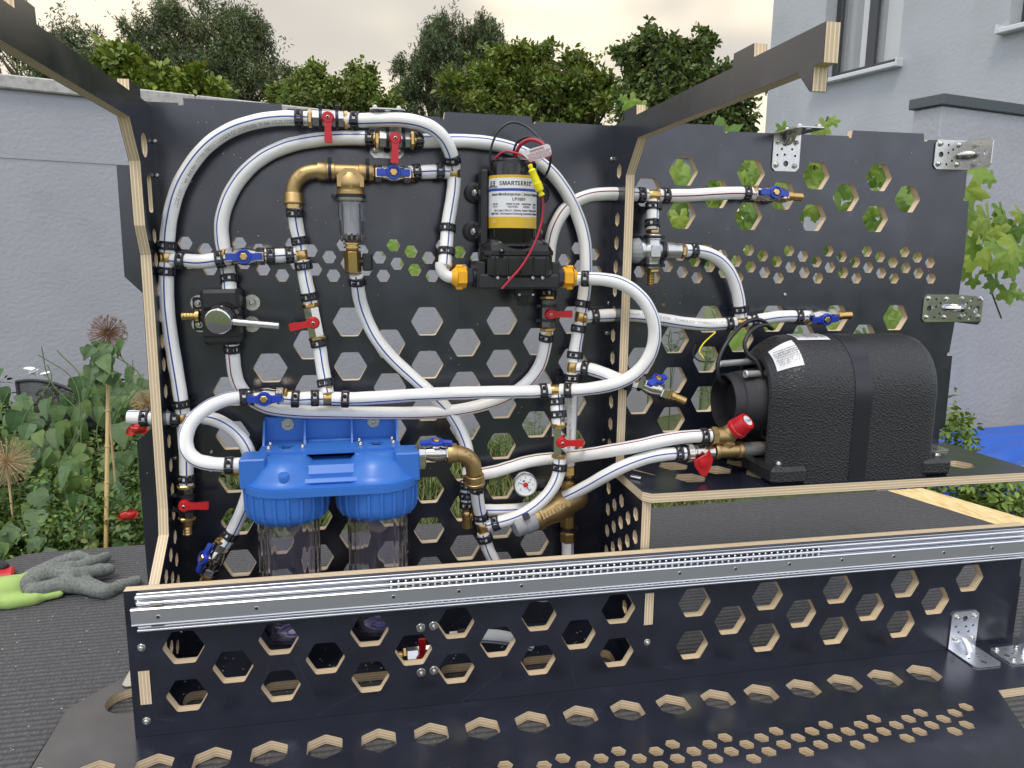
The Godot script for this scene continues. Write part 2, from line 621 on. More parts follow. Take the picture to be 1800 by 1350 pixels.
func make_materials() -> void:
	var m: StandardMaterial3D
	# film-faced birch plywood: dark blue-black resin film with a faint mottle
	m = mat("film", 0.0125, 0.0135, 0.019, 0.40)
	m.roughness_texture = noise_tex(0.02, 4, [[0.0, Color(0.58, 0.58, 0.58)], [0.5, Color(0.86, 0.86, 0.86)], [1.0, Color(1, 1, 1)]], 512)
	m.roughness = 0.28
	m.metallic_specular = 0.68
	m.albedo_color = Color.WHITE
	m.albedo_texture = film_image()
	tri_map(m, 1.4)
	# cut edge: seven birch plies, alternately long grain and end grain
	var im := Image.create(512, 70, false, Image.FORMAT_RGB8)
	var fn := FastNoiseLite.new()
	fn.seed = 5
	fn.frequency = 0.02
	fn.fractal_octaves = 3
	var f2 := FastNoiseLite.new()
	f2.seed = 9
	f2.frequency = 0.09
	for y in 70:
		var ply := y / 10
		var glue := 1.0 if y % 10 == 0 or y % 10 == 9 else 0.0
		for x in 512:
			var g := fn.get_noise_2d(x * 0.35 + ply * 311.0, y * 4.0) * 0.5 + f2.get_noise_2d(x * (0.25 if ply % 2 == 0 else 1.6), y * 3.0 + ply * 57.0) * 0.5
			var c := Color(0.74, 0.61, 0.42) if ply % 2 == 0 else Color(0.56, 0.435, 0.275)
			c = c * (1.0 + 0.22 * g)
			if ply == 0 and y < 3 or ply == 6 and y > 66:
				c = Color(0.05, 0.04, 0.035)
			elif glue > 0:
				c = c * 0.80
			im.set_pixel(x, y, Color(c.r, c.g, c.b).linear_to_srgb())
	m = mat("ply", 1, 1, 1, 0.62)
	m.albedo_texture = ImageTexture.create_from_image(im)
	m.uv1_scale = Vector3(4.2, 1, 1)
	mat("ply_plain", 0.58, 0.42, 0.235, 0.6)
	M.ply_plain.albedo_color = Color.WHITE
	var gt := noise_tex(0.03, 4, [[0.0, lin(0.46, 0.32, 0.17)], [0.5, lin(0.60, 0.44, 0.25)], [1.0, lin(0.66, 0.51, 0.32)]], 256)
	M.ply_plain.albedo_texture = gt
	M.ply_plain.uv1_triplanar = true
	M.ply_plain.uv1_world_triplanar = true
	M.ply_plain.uv1_scale = Vector3(14, 1.5, 14)
	# hose
	m = mat("hose_blue", 1, 1, 1, 0.33)
	m.albedo_texture = hose_image(lin(0.012, 0.05, 0.30))
	m.uv1_scale = Vector3(1, 2.3, 1)
	m = mat("hose_red", 1, 1, 1, 0.33)
	m.albedo_texture = hose_image(lin(0.17, 0.012, 0.03))
	m.uv1_scale = Vector3(1, 2.3, 1)
	# metals
	mat("brass", 0.62, 0.42, 0.17, 0.32, 1.0)
	m = mat("cast_brass", 0.50, 0.355, 0.165, 0.46, 1.0)
	m.normal_enabled = true
	m.normal_texture = noise_tex(0.12, 3, [], 256, true, 2.0)
	m.normal_scale = 0.25
	tri_map(m, 22.0)
	mat("nickel", 0.62, 0.60, 0.56, 0.20, 1.0)
	mat("chrome", 0.70, 0.70, 0.71, 0.10, 1.0)
	mat("satin_chrome", 0.60, 0.60, 0.60, 0.34, 1.0)
	m = mat("stainless", 0.55, 0.54, 0.51, 0.27, 1.0)
	m.roughness_texture = noise_tex(0.05, 3, [[0.0, Color(0.6, 0.6, 0.6)], [1.0, Color(1, 1, 1)]], 256)
	m.roughness = 0.36
	tri_map(m, 12.0)
	m = mat("zinc", 0.80, 0.82, 0.86, 0.36, 1.0)
	mat("steel_dark", 0.16, 0.16, 0.165, 0.35, 1.0)
	# plastics
	mat("black_gloss", 0.010, 0.010, 0.011, 0.16)
	mat("black_satin", 0.014, 0.014, 0.016, 0.36)
	mat("black_matt", 0.018, 0.018, 0.019, 0.6)
	mat("clamp", 0.012, 0.012, 0.018, 0.42)
	mat("rubber", 0.022, 0.022, 0.025, 0.5)
	mat("navy", 0.03, 0.035, 0.07, 0.4)
	mat("blue_handle", 0.018, 0.055, 0.42, 0.34)
	m = mat("blue_housing", 0.035, 0.155, 0.52, 0.36)
	mat("red_handle", 0.50, 0.012, 0.018, 0.34)
	mat("red_wire", 0.42, 0.02, 0.045, 0.45)
	mat("yellow", 0.85, 0.74, 0.01, 0.4)
	mat("amber", 0.86, 0.42, 0.012, 0.35)
	mat("grey_plastic", 0.30, 0.31, 0.32, 0.5)
	mat("grey_pipe", 0.20, 0.20, 0.20, 0.45, 0.3)
	mat("white_plastic", 0.78, 0.78, 0.76, 0.4)
	mat("label_white", 0.74, 0.75, 0.77, 0.32)
	mat("label_yellow", 0.66, 0.43, 0.02, 0.34)
	mat("label_blue", 0.02, 0.07, 0.36, 0.34)
	mat("ink", 0.02, 0.02, 0.025, 0.5)
	mat("ink_red", 0.42, 0.03, 0.06, 0.5)
	mat("ink_grey", 0.22, 0.22, 0.24, 0.5)
	# foamed boiler jacket with a pebbled skin
	m = mat("foam", 0.017, 0.0175, 0.019, 0.31)
	m.normal_enabled = true
	m.normal_texture = noise_tex(0.045, 2, [], 512, true, 9.0, FastNoiseLite.TYPE_CELLULAR, 11)
	m.normal_scale = 1.0
	tri_map(m, 14.0)
	# clear plastic
	m = mat("clear", 0.92, 0.91, 0.96, 0.02)
	m.refraction_enabled = true
	m.refraction_scale = 0.045
	m.albedo_color.a = 0.0
	m = mat("veil", 0.70, 0.68, 0.78, 0.03)
	m.transparency = BaseMaterial3D.TRANSPARENCY_ALPHA
	m.albedo_color.a = 0.07
	m = mat("clear_violet", 0.22, 0.21, 0.55, 0.10)
	m.clearcoat_enabled = true
	m.clearcoat = 1.0
	m.clearcoat_roughness = 0.05

func _ready() -> void:
	var cam := Camera3D.new()
	cam.name = "camera"
	cam.position = V(627.1, 414.3, 1207.4)
	cam.basis = Basis(Vector3(-0.177322, -0.200675, -0.007445).normalized(), Vector3(-0.177322, -0.200675, -0.007445).length())
	cam.fov = 53.75
	cam.near = 0.05
	cam.far = 200.0
	add_child(cam)
	cam.current = true
	var env := Environment.new()
	env.background_mode = Environment.BG_SKY
	env.sky = Sky.new()
	env.sky.sky_material = sky_material()
	env.background_energy_multiplier = 1.0
	env.tonemap_mode = Environment.TONE_MAPPER_LINEAR
	env.tonemap_exposure = 1.7
	env.sdfgi_enabled = true
	env.ssao_enabled = true
	env.ssil_enabled = true
	var we := WorldEnvironment.new()
	we.name = "world"
	we.environment = env
	add_child(we)
	var sun := DirectionalLight3D.new()
	sun.name = "sun"
	sun.light_energy = 0.3
	sun.light_angular_distance = 14.0
	sun.light_color = Color(1.0, 0.95, 0.87)
	sun.shadow_enabled = true
	sun.position = Vector3(0, 5, 0)
	add_child(sun)
	sun.look_at_from_position(Vector3.ZERO, Vector3(0.25, -1.0, -0.42), Vector3.UP)
	make_materials()
	make_setting()
	make_panels()
	make_fittings()
	make_hoses()
	make_devices()
	make_small_things()
	make_garden()

# evening cloud: warm cream low over the hedge, grey-blue overhead and behind the viewer
func sky_material() -> PanoramaSkyMaterial:
	var w := 512
	var h := 256
	var im := Image.create(w, h, false, Image.FORMAT_RGBF)
	var n := FastNoiseLite.new()
	n.seed = 21
	n.frequency = 1.1
	n.fractal_octaves = 5
	var look := Vector3(0.2, 0.0, -0.98).normalized()
	for y in h:
		for x in w:
			var th := PI * (y + 0.5) / h
			var ph := TAU * (x + 0.5) / w
			var d := Vector3(sin(ph) * sin(th), cos(th), -cos(ph) * sin(th))
			var up := maxf(d.y, 0.0)
			var front := 0.5 + 0.5 * d.dot(look)
			var c := Color(0.84, 0.88, 1.0).lerp(Color(0.62, 0.55, 0.44) * ((1.0 + 2.0 * up) / 1.4), smoothstep(0.45, 0.95, front) * smoothstep(1.0, 0.35, up))
			var k := n.get_noise_3d(d.x * 2.2, d.y * 5.5, d.z * 2.2)
			c = c * (1.0 + 0.50 * k)
			c = c.lerp(Color(0.40, 0.385, 0.365), clampf(k * -2.2, 0.0, 0.7))
			if d.y < 0.0:
				c = c.lerp(Color(0.17, 0.19, 0.12), smoothstep(0.0, -0.12, d.y))
			im.set_pixel(x, y, c)
	var p := PanoramaSkyMaterial.new()
	p.panorama = ImageTexture.create_from_image(im)
	return p

# ---------------------------------------------------------------- the plywood panels
func poly(list: Array) -> PackedVector2Array:
	var p := PackedVector2Array()
	for i in range(0, list.size(), 2):
		p.append(Vector2(list[i], list[i + 1]) * 0.001)
	return p

# the large lattice: columns 1.5 sides apart, half rows down
const SIDE := 40.4145

func big(ox: float, oy: float, i: int, j: int) -> Vector2:
	return Vector2(ox + i * 1.5 * SIDE, oy - j * 35.0) * 0.001

# the band of small holes: a hexagonal lattice turned by 19.1 degrees, six levels deep
func small_at(ox: float, oy: float, l: int, n: int, up := 1.0) -> Vector2:
	var p := 28.689
	var a := deg_to_rad(19.1066)
	var u := Vector2(cos(a), -sin(a)) * p
	var w := Vector2(cos(a + PI / 3), -sin(a + PI / 3)) * p
	var r := u * ((l % 3) + 3 * n) + w * ((l / 3) - n)
	return Vector2(ox + r.x, oy + r.y * up) * 0.001

func bolt(g: G, at: Vector3, dir: Vector3, washer: float, head: float) -> void:
	if washer > 0.0:
		lathe(g, mm([0, 0, washer - 0.4, 0, washer, 0.4, washer, 1.3, washer - 0.4, 1.7, 0, 1.7]), along(at, dir), 18)
	var z := 1.7 if washer > 0.0 else 0.0
	lathe(g, mm([0, z, head, z, head, z + 1.2, head * 0.8, z + 2.6, head * 0.55, z + 3.1, head * 0.5, z + 3.1, head * 0.5, z + 1.5, 0, z + 1.5]), along(at, dir), 14)

func make_panels() -> void:
	var flatx := Basis(Vector3(1, 0, 0), Vector3(0, 1, 0), Vector3(0, 0, 1))
	var side := Basis(Vector3(0, 0, 1), Vector3(0, 1, 0), Vector3(1, 0, 0))
	var lie := Basis(Vector3(1, 0, 0), Vector3(0, 0, 1), Vector3(0, 1, 0))
	var root: Node3D
	var gf: G
	var ge: G
	var holes := []
	# back panel
	for e in [[0, [-2, 0, 2, 4]], [1, [-3, -1, 1, 3]], [2, [-4, -2, 0, 2, 4]], [3, [-5, -3, -1, 1, 3]], [4, [0, 2, 4]], [5, [-5, -1, 1, 3]], [6, [0, 2, 4]], [7, [-5, 1]], [8, [0, 2]], [9, [-5, -3, -1, 1, 3]], [10, [-4, -2, 0, 2]], [11, [-5, -3, -1, 1, 3]], [12, [-4, -2, 0, 2]]]:
		for i in e[1]:
			holes.append(hexa(big(735.8, 298.8, i, e[0]), 0.0259))
	for e in [[0, [-2, 0, 2, 4]], [1, [-3, -1, 1, 3, 5]], [2, [-2, 0, 2, 4]]]:
		for i in e[1]:
			holes.append(hexa(big(1280.3, 542.5, i, e[0]), 0.0262))
	for e in [[0, [-6, -4, -2, 0]], [1, [-7, -5, -3, -1]], [2, [-8, -6]], [3, [-7]], [4, [-8, -6]], [5, [-7]]]:
		for i in e[1]:
			holes.append(hexa(big(1582.7, 298.3, i, e[0]), 0.0262))
	for n in 7:
		for l in 6:
			holes.append(hexa(small_at(381.0, 417.4, l, n), 0.0106))
	for n in range(-5, 5):
		for l in 6:
			if n == -5 and l != 2 or n == -4 and (l == 2 or l == 5) or n == -3 and (l == 0 or l == 3 or l == 1):
				continue
			holes.append(hexa(small_at(1284.9, 415.9, l, n), 0.0106))
	for q in [V(1116, 343.9, 0), V(1135.4, 342.9, 0)]:
		holes.append(disc(Vector2(q.x, q.y - 1.0), 0.0026, 10))
	for q in [V(1134.7, 324.2, 0)]:
		holes.append(disc(Vector2(q.x, q.y - 1.0), 0.0032, 10))
	gf = G.new(); ge = G.new()
	plate(gf, ge, poly([294, -233, 294, 121, 318, 142, 318, 344, 295, 368, 296, 526, 331, 526, 331, 614, 384, 614, 384.5, 611, 388, 610, 391, 612, 391, 621, 526, 619, 527, 610, 531, 609, 535, 613, 758, 611, 759, 607.5, 764, 607.5, 765.5, 618.5, 901.5, 617.5, 902.5, 607.5, 907, 607, 908, 610.5,
		1034, 609.5, 1054, 610, 1100, 617.5, 1226, 617.5, 1227, 606.5, 1231, 605.5, 1234, 608, 1457, 609.5, 1458, 606.5, 1462.5, 606.5, 1464, 619, 1603, 619, 1605, 606.5, 1610, 606, 1612, 609, 1698, 609, 1699.5, 512, 1697, 511, 1697, 507.5, 1702, 507, 1709, 508,
		1713, 410, 1709.5, 300, 1704, 233, 1699.5, 231, 1700.5, 226.5, 1711.5, 226.5, 1713, 90, 1702.5, 88.5, 1702, 44.5, 1052, 44.5, 1052, -233]), holes, 0.015, Transform3D(flatx, Vector3(0, 1, -0.015)))
	root = thing("back_panel", "tall black plywood back panel with hexagon holes, carrying all the white hoses", "panel", V(1000, -233, -8))
	part("board", [gf, M.film, ge, M.ply], root)
	for q in [V(349.4, 560.1, 0), V(349.2, 512.8, 0), V(1034.3, 557.6, 0), V(346.7, 91.8, 0), V(400, 99.4, 0), V(397.5, 69.4, 0), V(1037.4, 326.5, 0), V(1035.2, 276.2, 0), V(1036.3, 91.6, 0), V(1358.3, 340.1, 0)]:
		var bg := G.new()
		bolt(bg, q, Vector3(0, 0, 1), 0.0, 3.2)
		part("screw", [bg, M.stainless], root)
	# dividers with arms
	for s in 2:
		var x := 331.3 if s == 0 else 1036.5
		holes = []
		if s == 0:
			for e in [[427, 26], [393, 26], [350, 24], [314, 24], [275, 24], [241, 24], [201, 25], [164, 25], [125, 26], [88, 26], [50, 27], [13, 29], [-24, 31], [-40, 63], [-61, 31], [-59, 97], [-77, 63], [-96, 31], [-96, 97], [-114, 63], [-114, 130], [-133, 31], [-133, 97], [-151, 63], [-151, 130], [-170, 31], [-170, 97], [-188, 63]]:
				holes.append(hexa(Vector2(e[1], e[0]) * 0.001, 0.0115, PI / 6))
			holes.append(disc(Vector2(0.046, 0.549), 0.0165, 22))
			holes.append(rounded(0.0215, 0.459, 0.0455, 0.509, 0.006))
		else:
			for e in [[536, 32], [462, 31], [425, 31], [387, 31], [350, 31], [313, 30], [276, 29], [239, 30], [165, 31], [128, 31], [92, 30], [17, 33], [-21, 33], [-59, 33], [-2, 65], [-40, 65], [16, 97.5], [-21, 97.5], [-1.5, 130], [16.5, 162], [-39, 130.5], [-20, 163], [-58, 97.5], [-96, 33], [-77, 65], [-77, 130.5], [-57, 163], [-95, 97.5], [-115, 65], [-133, 33], [-114, 130.5], [-132, 97.5], [-95, 163], [-170, 33], [-151, 130.5]]:
				holes.append(hexa(Vector2(e[1], e[0]) * 0.001, 0.0118, PI / 6))
		var out := poly([0.3, -235, 196.5, -235, 196.5, -188, 212.6, -188, 212.6, -140, 196.5, -140, 196.5, -100, 186, -87, 66, -7, 60, 32, 51, 400, 71, 440, 72, 525, 109, 576.5, 525.5, 579, 548, 558, 551.5, 558, 551.5, 579.8, 566, 579.5, 565.5, 613.5, 440, 612.3, 439, 626.3, 396, 626, 395, 611.8, 100, 610, 98, 624.4, 48, 624, 47, 610.5, 0.3, 609.5]) if s == 0 else poly([0.3, -235, 186, -235, 196.5, -225, 196.5, -140.5, 212.6, -140.5, 212.6, -90, 196.5, -90, 196.5, -60, 186, -50, 186, 44.6, 63.5, 44.6, 63.5, 528, 109, 576.5, 525.5, 579, 548, 558, 551.5, 558, 551.5, 579.8, 566, 579.5, 565.5, 613.5, 440, 612.3, 439, 626.3, 396, 626, 395, 611.8, 100, 610, 98, 624.4, 48, 624, 47, 610.5, 0.3, 609.5])
		gf = G.new(); ge = G.new()
		plate(gf, ge, out, holes, 0.015, Transform3D(side, Vector3(x * 0.001, 1, 0)))
		if s == 0:
			root = thing("divider_panel", "plywood divider with an overhead arm, at the end of the box beside the flower bed", "panel", V(x + 7, -235, 40), "upright plywood dividers with arms")
		else:
			root = thing("divider_panel", "plywood divider with an overhead arm, between the pump and the boiler shelf", "panel", V(x + 7, -235, 40), "upright plywood dividers with arms")
		part("board", [gf, M.film, ge, M.ply], root)
	# shelf
	holes = []
	for e in [[1137, 66], [1137, 133], [1198.6, 98.5], [1627, 137], [1259, 66], [1259, 133], [1566, 100], [1626, 66]]:
		holes.append(hexa(Vector2(e[0], e[1]) * 0.001, 0.026))
	holes.append(poly([1057, 70, 1085, 112, 1090, 108, 1062, 66]))
	gf = G.new(); ge = G.new()
	plate(gf, ge, poly([1052, 0.3, 1052, 64, 1036.5, 64, 1036.5, 185, 1047.5, 197, 1727, 197, 1719, 93, 1715, 8, 1703, 8, 1703, 0.3]), holes, 0.0152, Transform3D(lie, V(0, 44.9, 0)))
	root = thing("boiler_shelf", "black plywood shelf with pale cut edge under the black boiler", "shelf", V(1380, 45, 100))
	part("board", [gf, M.film, ge, M.ply], root)
	var lg := G.new()
	rod(lg, V(1043.3, 63, 118), V(1055, 63, 132.2), 0.003)
	part("latch", [lg, M.chrome], root)
	# base
	holes = []
	for k in range(-6, 14):
		holes.append(hexa(Vector2(640.9 + 70.3 * k, 277.0 - (9.0 * maxf(0.0, k - 2.0) / 11.0)) * 0.001, 0.0262, PI / 6))
	for n in 15:
		for l in 6:
			var q := Vector2(1480.7 - 75.9 * n, 358.0) + Vector2(-27.1, 9.4) * l
			holes.append(hexa(q * 0.001, 0.0106, 0.0))
	holes = holes.filter(func(hh): return hh[0].x > 0.235 and hh[0].x < 1.53 and not (hh[0].x > 1.43 and hh[0].y > 0.397))
	holes.append(hexa(Vector2(1448.5, 394.5) * 0.001, 0.0106)); holes.append(hexa(Vector2(1421, 404) * 0.001, 0.0106))
	holes.append(rounded(0.258, 0.086, 0.330, 0.152, 0.033, 6))
	for e in [[366, 112, 432, 150], [478, 108, 545, 147], [600, 108, 668, 147], [742, 108, 800, 150], [872, 108, 930, 150], [985, 108, 1020, 150]]:
		holes.append(rounded(e[0] * 0.001, e[1] * 0.001, e[2] * 0.001, e[3] * 0.001, 0.012))
	gf = G.new(); ge = G.new()
	plate(gf, ge, poly([272, 42, 209, 126, 214, 510, 1476, 510, 1562, 330, 1728, 327, 1728, 196.5, 1054, 196.5, 1054, -5, 285, -5, 285, 30]), holes, 0.0148, Transform3D(lie, V(0, -249.9, 0)))
	root = thing("base_panel", "flat black plywood base panel with hexagon holes, lying on the ribbed mat", "panel", V(900, -250, 250))
	part("board", [gf, M.film, ge, M.ply], root)
	# front panel
	holes = []
	for e in [[0, [-14, -12, -10, -8, -6, -4, -2, 0, 2, 4, 6]], [1, [-13, -11, -9, -7, -5, -1, 1, 3, 5]], [2, [-14, -12, -10, -8, -6, -4, -2, 0, 2, 4]]]:
		for i in e[1]:
			holes.append(hexa(big(1238.7, -111.1, i, e[0]), 0.0268))
	for e in [[330.8, -188.5, 346.8, -139.5], [1036.0, -141, 1052, -89.5]]:
		holes.append(poly([e[0], e[1], e[2], e[1], e[2], e[3], e[0], e[3]]))
	gf = G.new(); ge = G.new()
	plate(gf, ge, poly([322, -234.8, 322, -26.5, 1702, -26.5, 1702, -86, 1699, -87, 1699, -115, 1703, -117, 1703, -234.8]), holes, 0.015, Transform3D(flatx, Vector3(0, 1, 0.197)))
	root = thing("front_panel", "low black plywood front panel with big hexagon holes below the metal rail", "panel", V(1010, -235, 204))
	part("board", [gf, M.film, ge, M.ply], root)
	for e in [[338.5, -106], [337.5, -212], [1043.3, -168.8]]:
		var bg := G.new()
		bolt(bg, V(e[0], e[1], 212.1), Vector3(0, 0, 1), 5.4, 3.6)
		part("bolt", [bg, M.stainless], root)
	for e in [[703.5, -112.8], [721.5, -111.5], [703.3, -181.5], [721.6, -180]]:
		var bg := G.new()
		bolt(bg, V(e[0], e[1], 212.1), Vector3(0, 0, 1), 6.5, 2.6)
		part("bolt", [bg, M.stainless], root)
	# drawer rail on the front panel
	root = thing("drawer_rail", "long bright zinc drawer rail screwed along the top of the front panel", "drawer rail", V(1010, -80, 220))
	var g := G.new()
	bbox(g, 338, -79, 212.3, 1698, -30, 214.2, 0.3)
	for e in [[-32.0, 2.1], [-77.3, 1.9]]:
		rod(g, V(338, e[0], 222), V(1698, e[0], 222), e[1] * 0.001, -1.0, 12)
		bbox(g, 338, e[0] + (0.2 if e[0] > -50 else -1.6), 214, 1698, e[0] + (1.6 if e[0] > -50 else -0.2), 222, 0.3)
	part("outer_channel", [g, M.zinc], root)
	g = G.new()
	for e in [[-39.5, 2.2], [-72.2, 1.6]]:
		rod(g, V(339.5, e[0], 223.5), V(1696, e[0], 223.5), e[1] * 0.001, -1.0, 12)
	bbox(g, 339.5, -73, 215, 1696, -39, 217, 0.3)
	part("middle_channel", [g, M.zinc], root)
	g = G.new()
	var sec := PackedVector2Array()
	for q in [[-46.0, 219.0], [-44.8, 223.5], [-45.2, 226.3], [-46.6, 227.6], [-48.4, 227.4], [-66.0, 227.0], [-67.6, 227.4], [-69.0, 226.2], [-69.2, 223.0], [-68.4, 219.0]]:
		sec.append(Vector2(q[1], q[0]) * 0.001)
	prism(g, sec, 1.365, Transform3D(Basis(Vector3(0, 0, 1), Vector3(0, 1, 0), Vector3(1, 0, 0)), V(333, -1000, 0) + Vector3(0, 1, 0)))
	part("inner_channel", [g, M.zinc], root)
	for y in [-35.8, -42.8, -70.6]:
		g = G.new()
		bbox(g, 660, y - 1.0, 219, 1318, y + 1.0, 223.4, 0.3)
		part("ball_cage", [g, M.black_satin], root)
	var balls := G.new()
	for y in [-35.8, -42.8, -70.6]:
		for k in 66:
			lathe(balls, mm([0, -2.1, 1.1, -1.7, 2.0, -0.6, 2.0, 0.6, 1.1, 1.7, 0, 2.1]), along(V(663 + k * 10.0, y, 222.8), Vector3(0, 1, 0)), 8)
	part("bearing_balls", [balls, M.chrome], root).set_meta("kind", "stuff")
	for q in [V(365.5, -58.2, 227.3), V(486.8, -56.9, 227.3), V(665.9, -56.3, 227.3), V(755.9, -55.6, 227.3), V(845, -55, 227.3), V(1083.8, -55.1, 227.3), V(1173.1, -54.9, 227.3), V(1262.1, -54.4, 227.3), V(1351.5, -54.5, 227.3), V(1442.5, -55.3, 227.3), V(1533.1, -55.7, 227.3), V(1623.2, -54.7, 227.3)]:
		g = G.new()
		var h := G.new()
		lathe(g, mm([2.3, -0.5, 3.2, -0.2, 3.0, 0.35, 2.2, 0.35, 2.2, -0.2]), along(q, Vector3(0, 0, 1)), 16)
		lathe(h, mm([2.3, -0.1, 2.25, 0.1, 0, 0.1]), along(q, Vector3(0, 0, 1)), 14)
		part("screw_hole", [g, M.zinc, h, M.black_matt], root)
	for y in [-42.4, -70.4]:
		g = G.new()
		bbox(g, 356, y - 1, 219, 372, y + 1, 226, 0.3)
		part("stop", [g, M.steel_dark], root)

# angle bracket: two pierced legs; the frame's z faces out of leg one, y runs from its free end up to the bend, leg two leaves along z at the bend
func bracket(called: String, label: String, xf: Transform3D, m: Material, w := 0.050, la := 0.060, lb := 0.060, group := "angle brackets on the panels") -> void:
	var root := thing(called, label, "bracket", xf.origin, group)
	var rel := Transform3D(xf.basis, Vector3.ZERO)
	for s in 2:
		var l := la if s == 0 else lb
		var bs := Basis() if s == 0 else Basis(Vector3(1, 0, 0), Vector3(0, 0, -1), Vector3(0, 1, 0))
		var org := Vector3(0, -la, 0) if s == 0 else Vector3(0, -0.002, lb)
		var f := rel * Transform3D(bs, org)
		var c := 0.006
		var out := PackedVector2Array([Vector2(-w / 2 + c, 0), Vector2(w / 2 - c, 0), Vector2(w / 2, c), Vector2(w / 2, l - 0.0006), Vector2(-w / 2, l - 0.0006), Vector2(-w / 2, c)])
		var hs := []
		hs.append(disc(Vector2(0, 0.0125), 0.0048, 16))
		for e in [[-0.0165, 0.026], [0.0165, 0.0255], [-0.009, 0.036], [0.010, 0.036], [-0.003, 0.027]]:
			hs.append(disc(Vector2(e[0], e[1]), 0.0021, 10))
		var gf := G.new()
		var ge := G.new()
		plate(gf, ge, out, hs, 0.002, f)
		part("leg", [gf, m, ge, m], root, true)
		for e in [[-0.0175, 0.0095], [0.0165, 0.009], [-0.0165, 0.0475], [0.0165, 0.047]]:
			var bg := G.new()
			bolt(bg, f * Vector3(e[0], e[1], 0.002), f.basis.z, 4.6, 3.3)
			part("screw", [bg, M.stainless], root, true)
	var rg := G.new()
	var arc := []
	for k in 7:
		var a := k / 6.0
		arc.append(rel * Vector3(0, -0.017 * (1 - a) - 0.001, 0.017 * a + 0.001 + 0.004 * sin(PI * a)))
	tube(rg, smooth_path(arc, 3), PackedFloat32Array([0.001, 0.004, 0.0052, 0.006, 0.0062, 0.0064, 0.0066, 0.0066, 0.0066, 0.0066, 0.0066, 0.0066, 0.0066, 0.0064, 0.0062, 0.006, 0.0052, 0.004, 0.001]), 12)
	part("stiffening_bead", [rg, m], root, true)

# ---------------------------------------------------------------- setting
const ALONG_WALL := Vector3(0.9729, 0, -0.2313)
const ALONG_GARDEN := Vector3(0.9309, 0, -0.3652)
const ALONG_HOUSE := Vector3(0.2313, 0, 0.9729)

# an upright sheet: d along the sheet, n out of its face
func upright(at: Vector3, d: Vector3, depth: float) -> Transform3D:
	var n := d.cross(Vector3.UP).normalized()
	return Transform3D(Basis(d, Vector3.UP, n), at - n * depth)

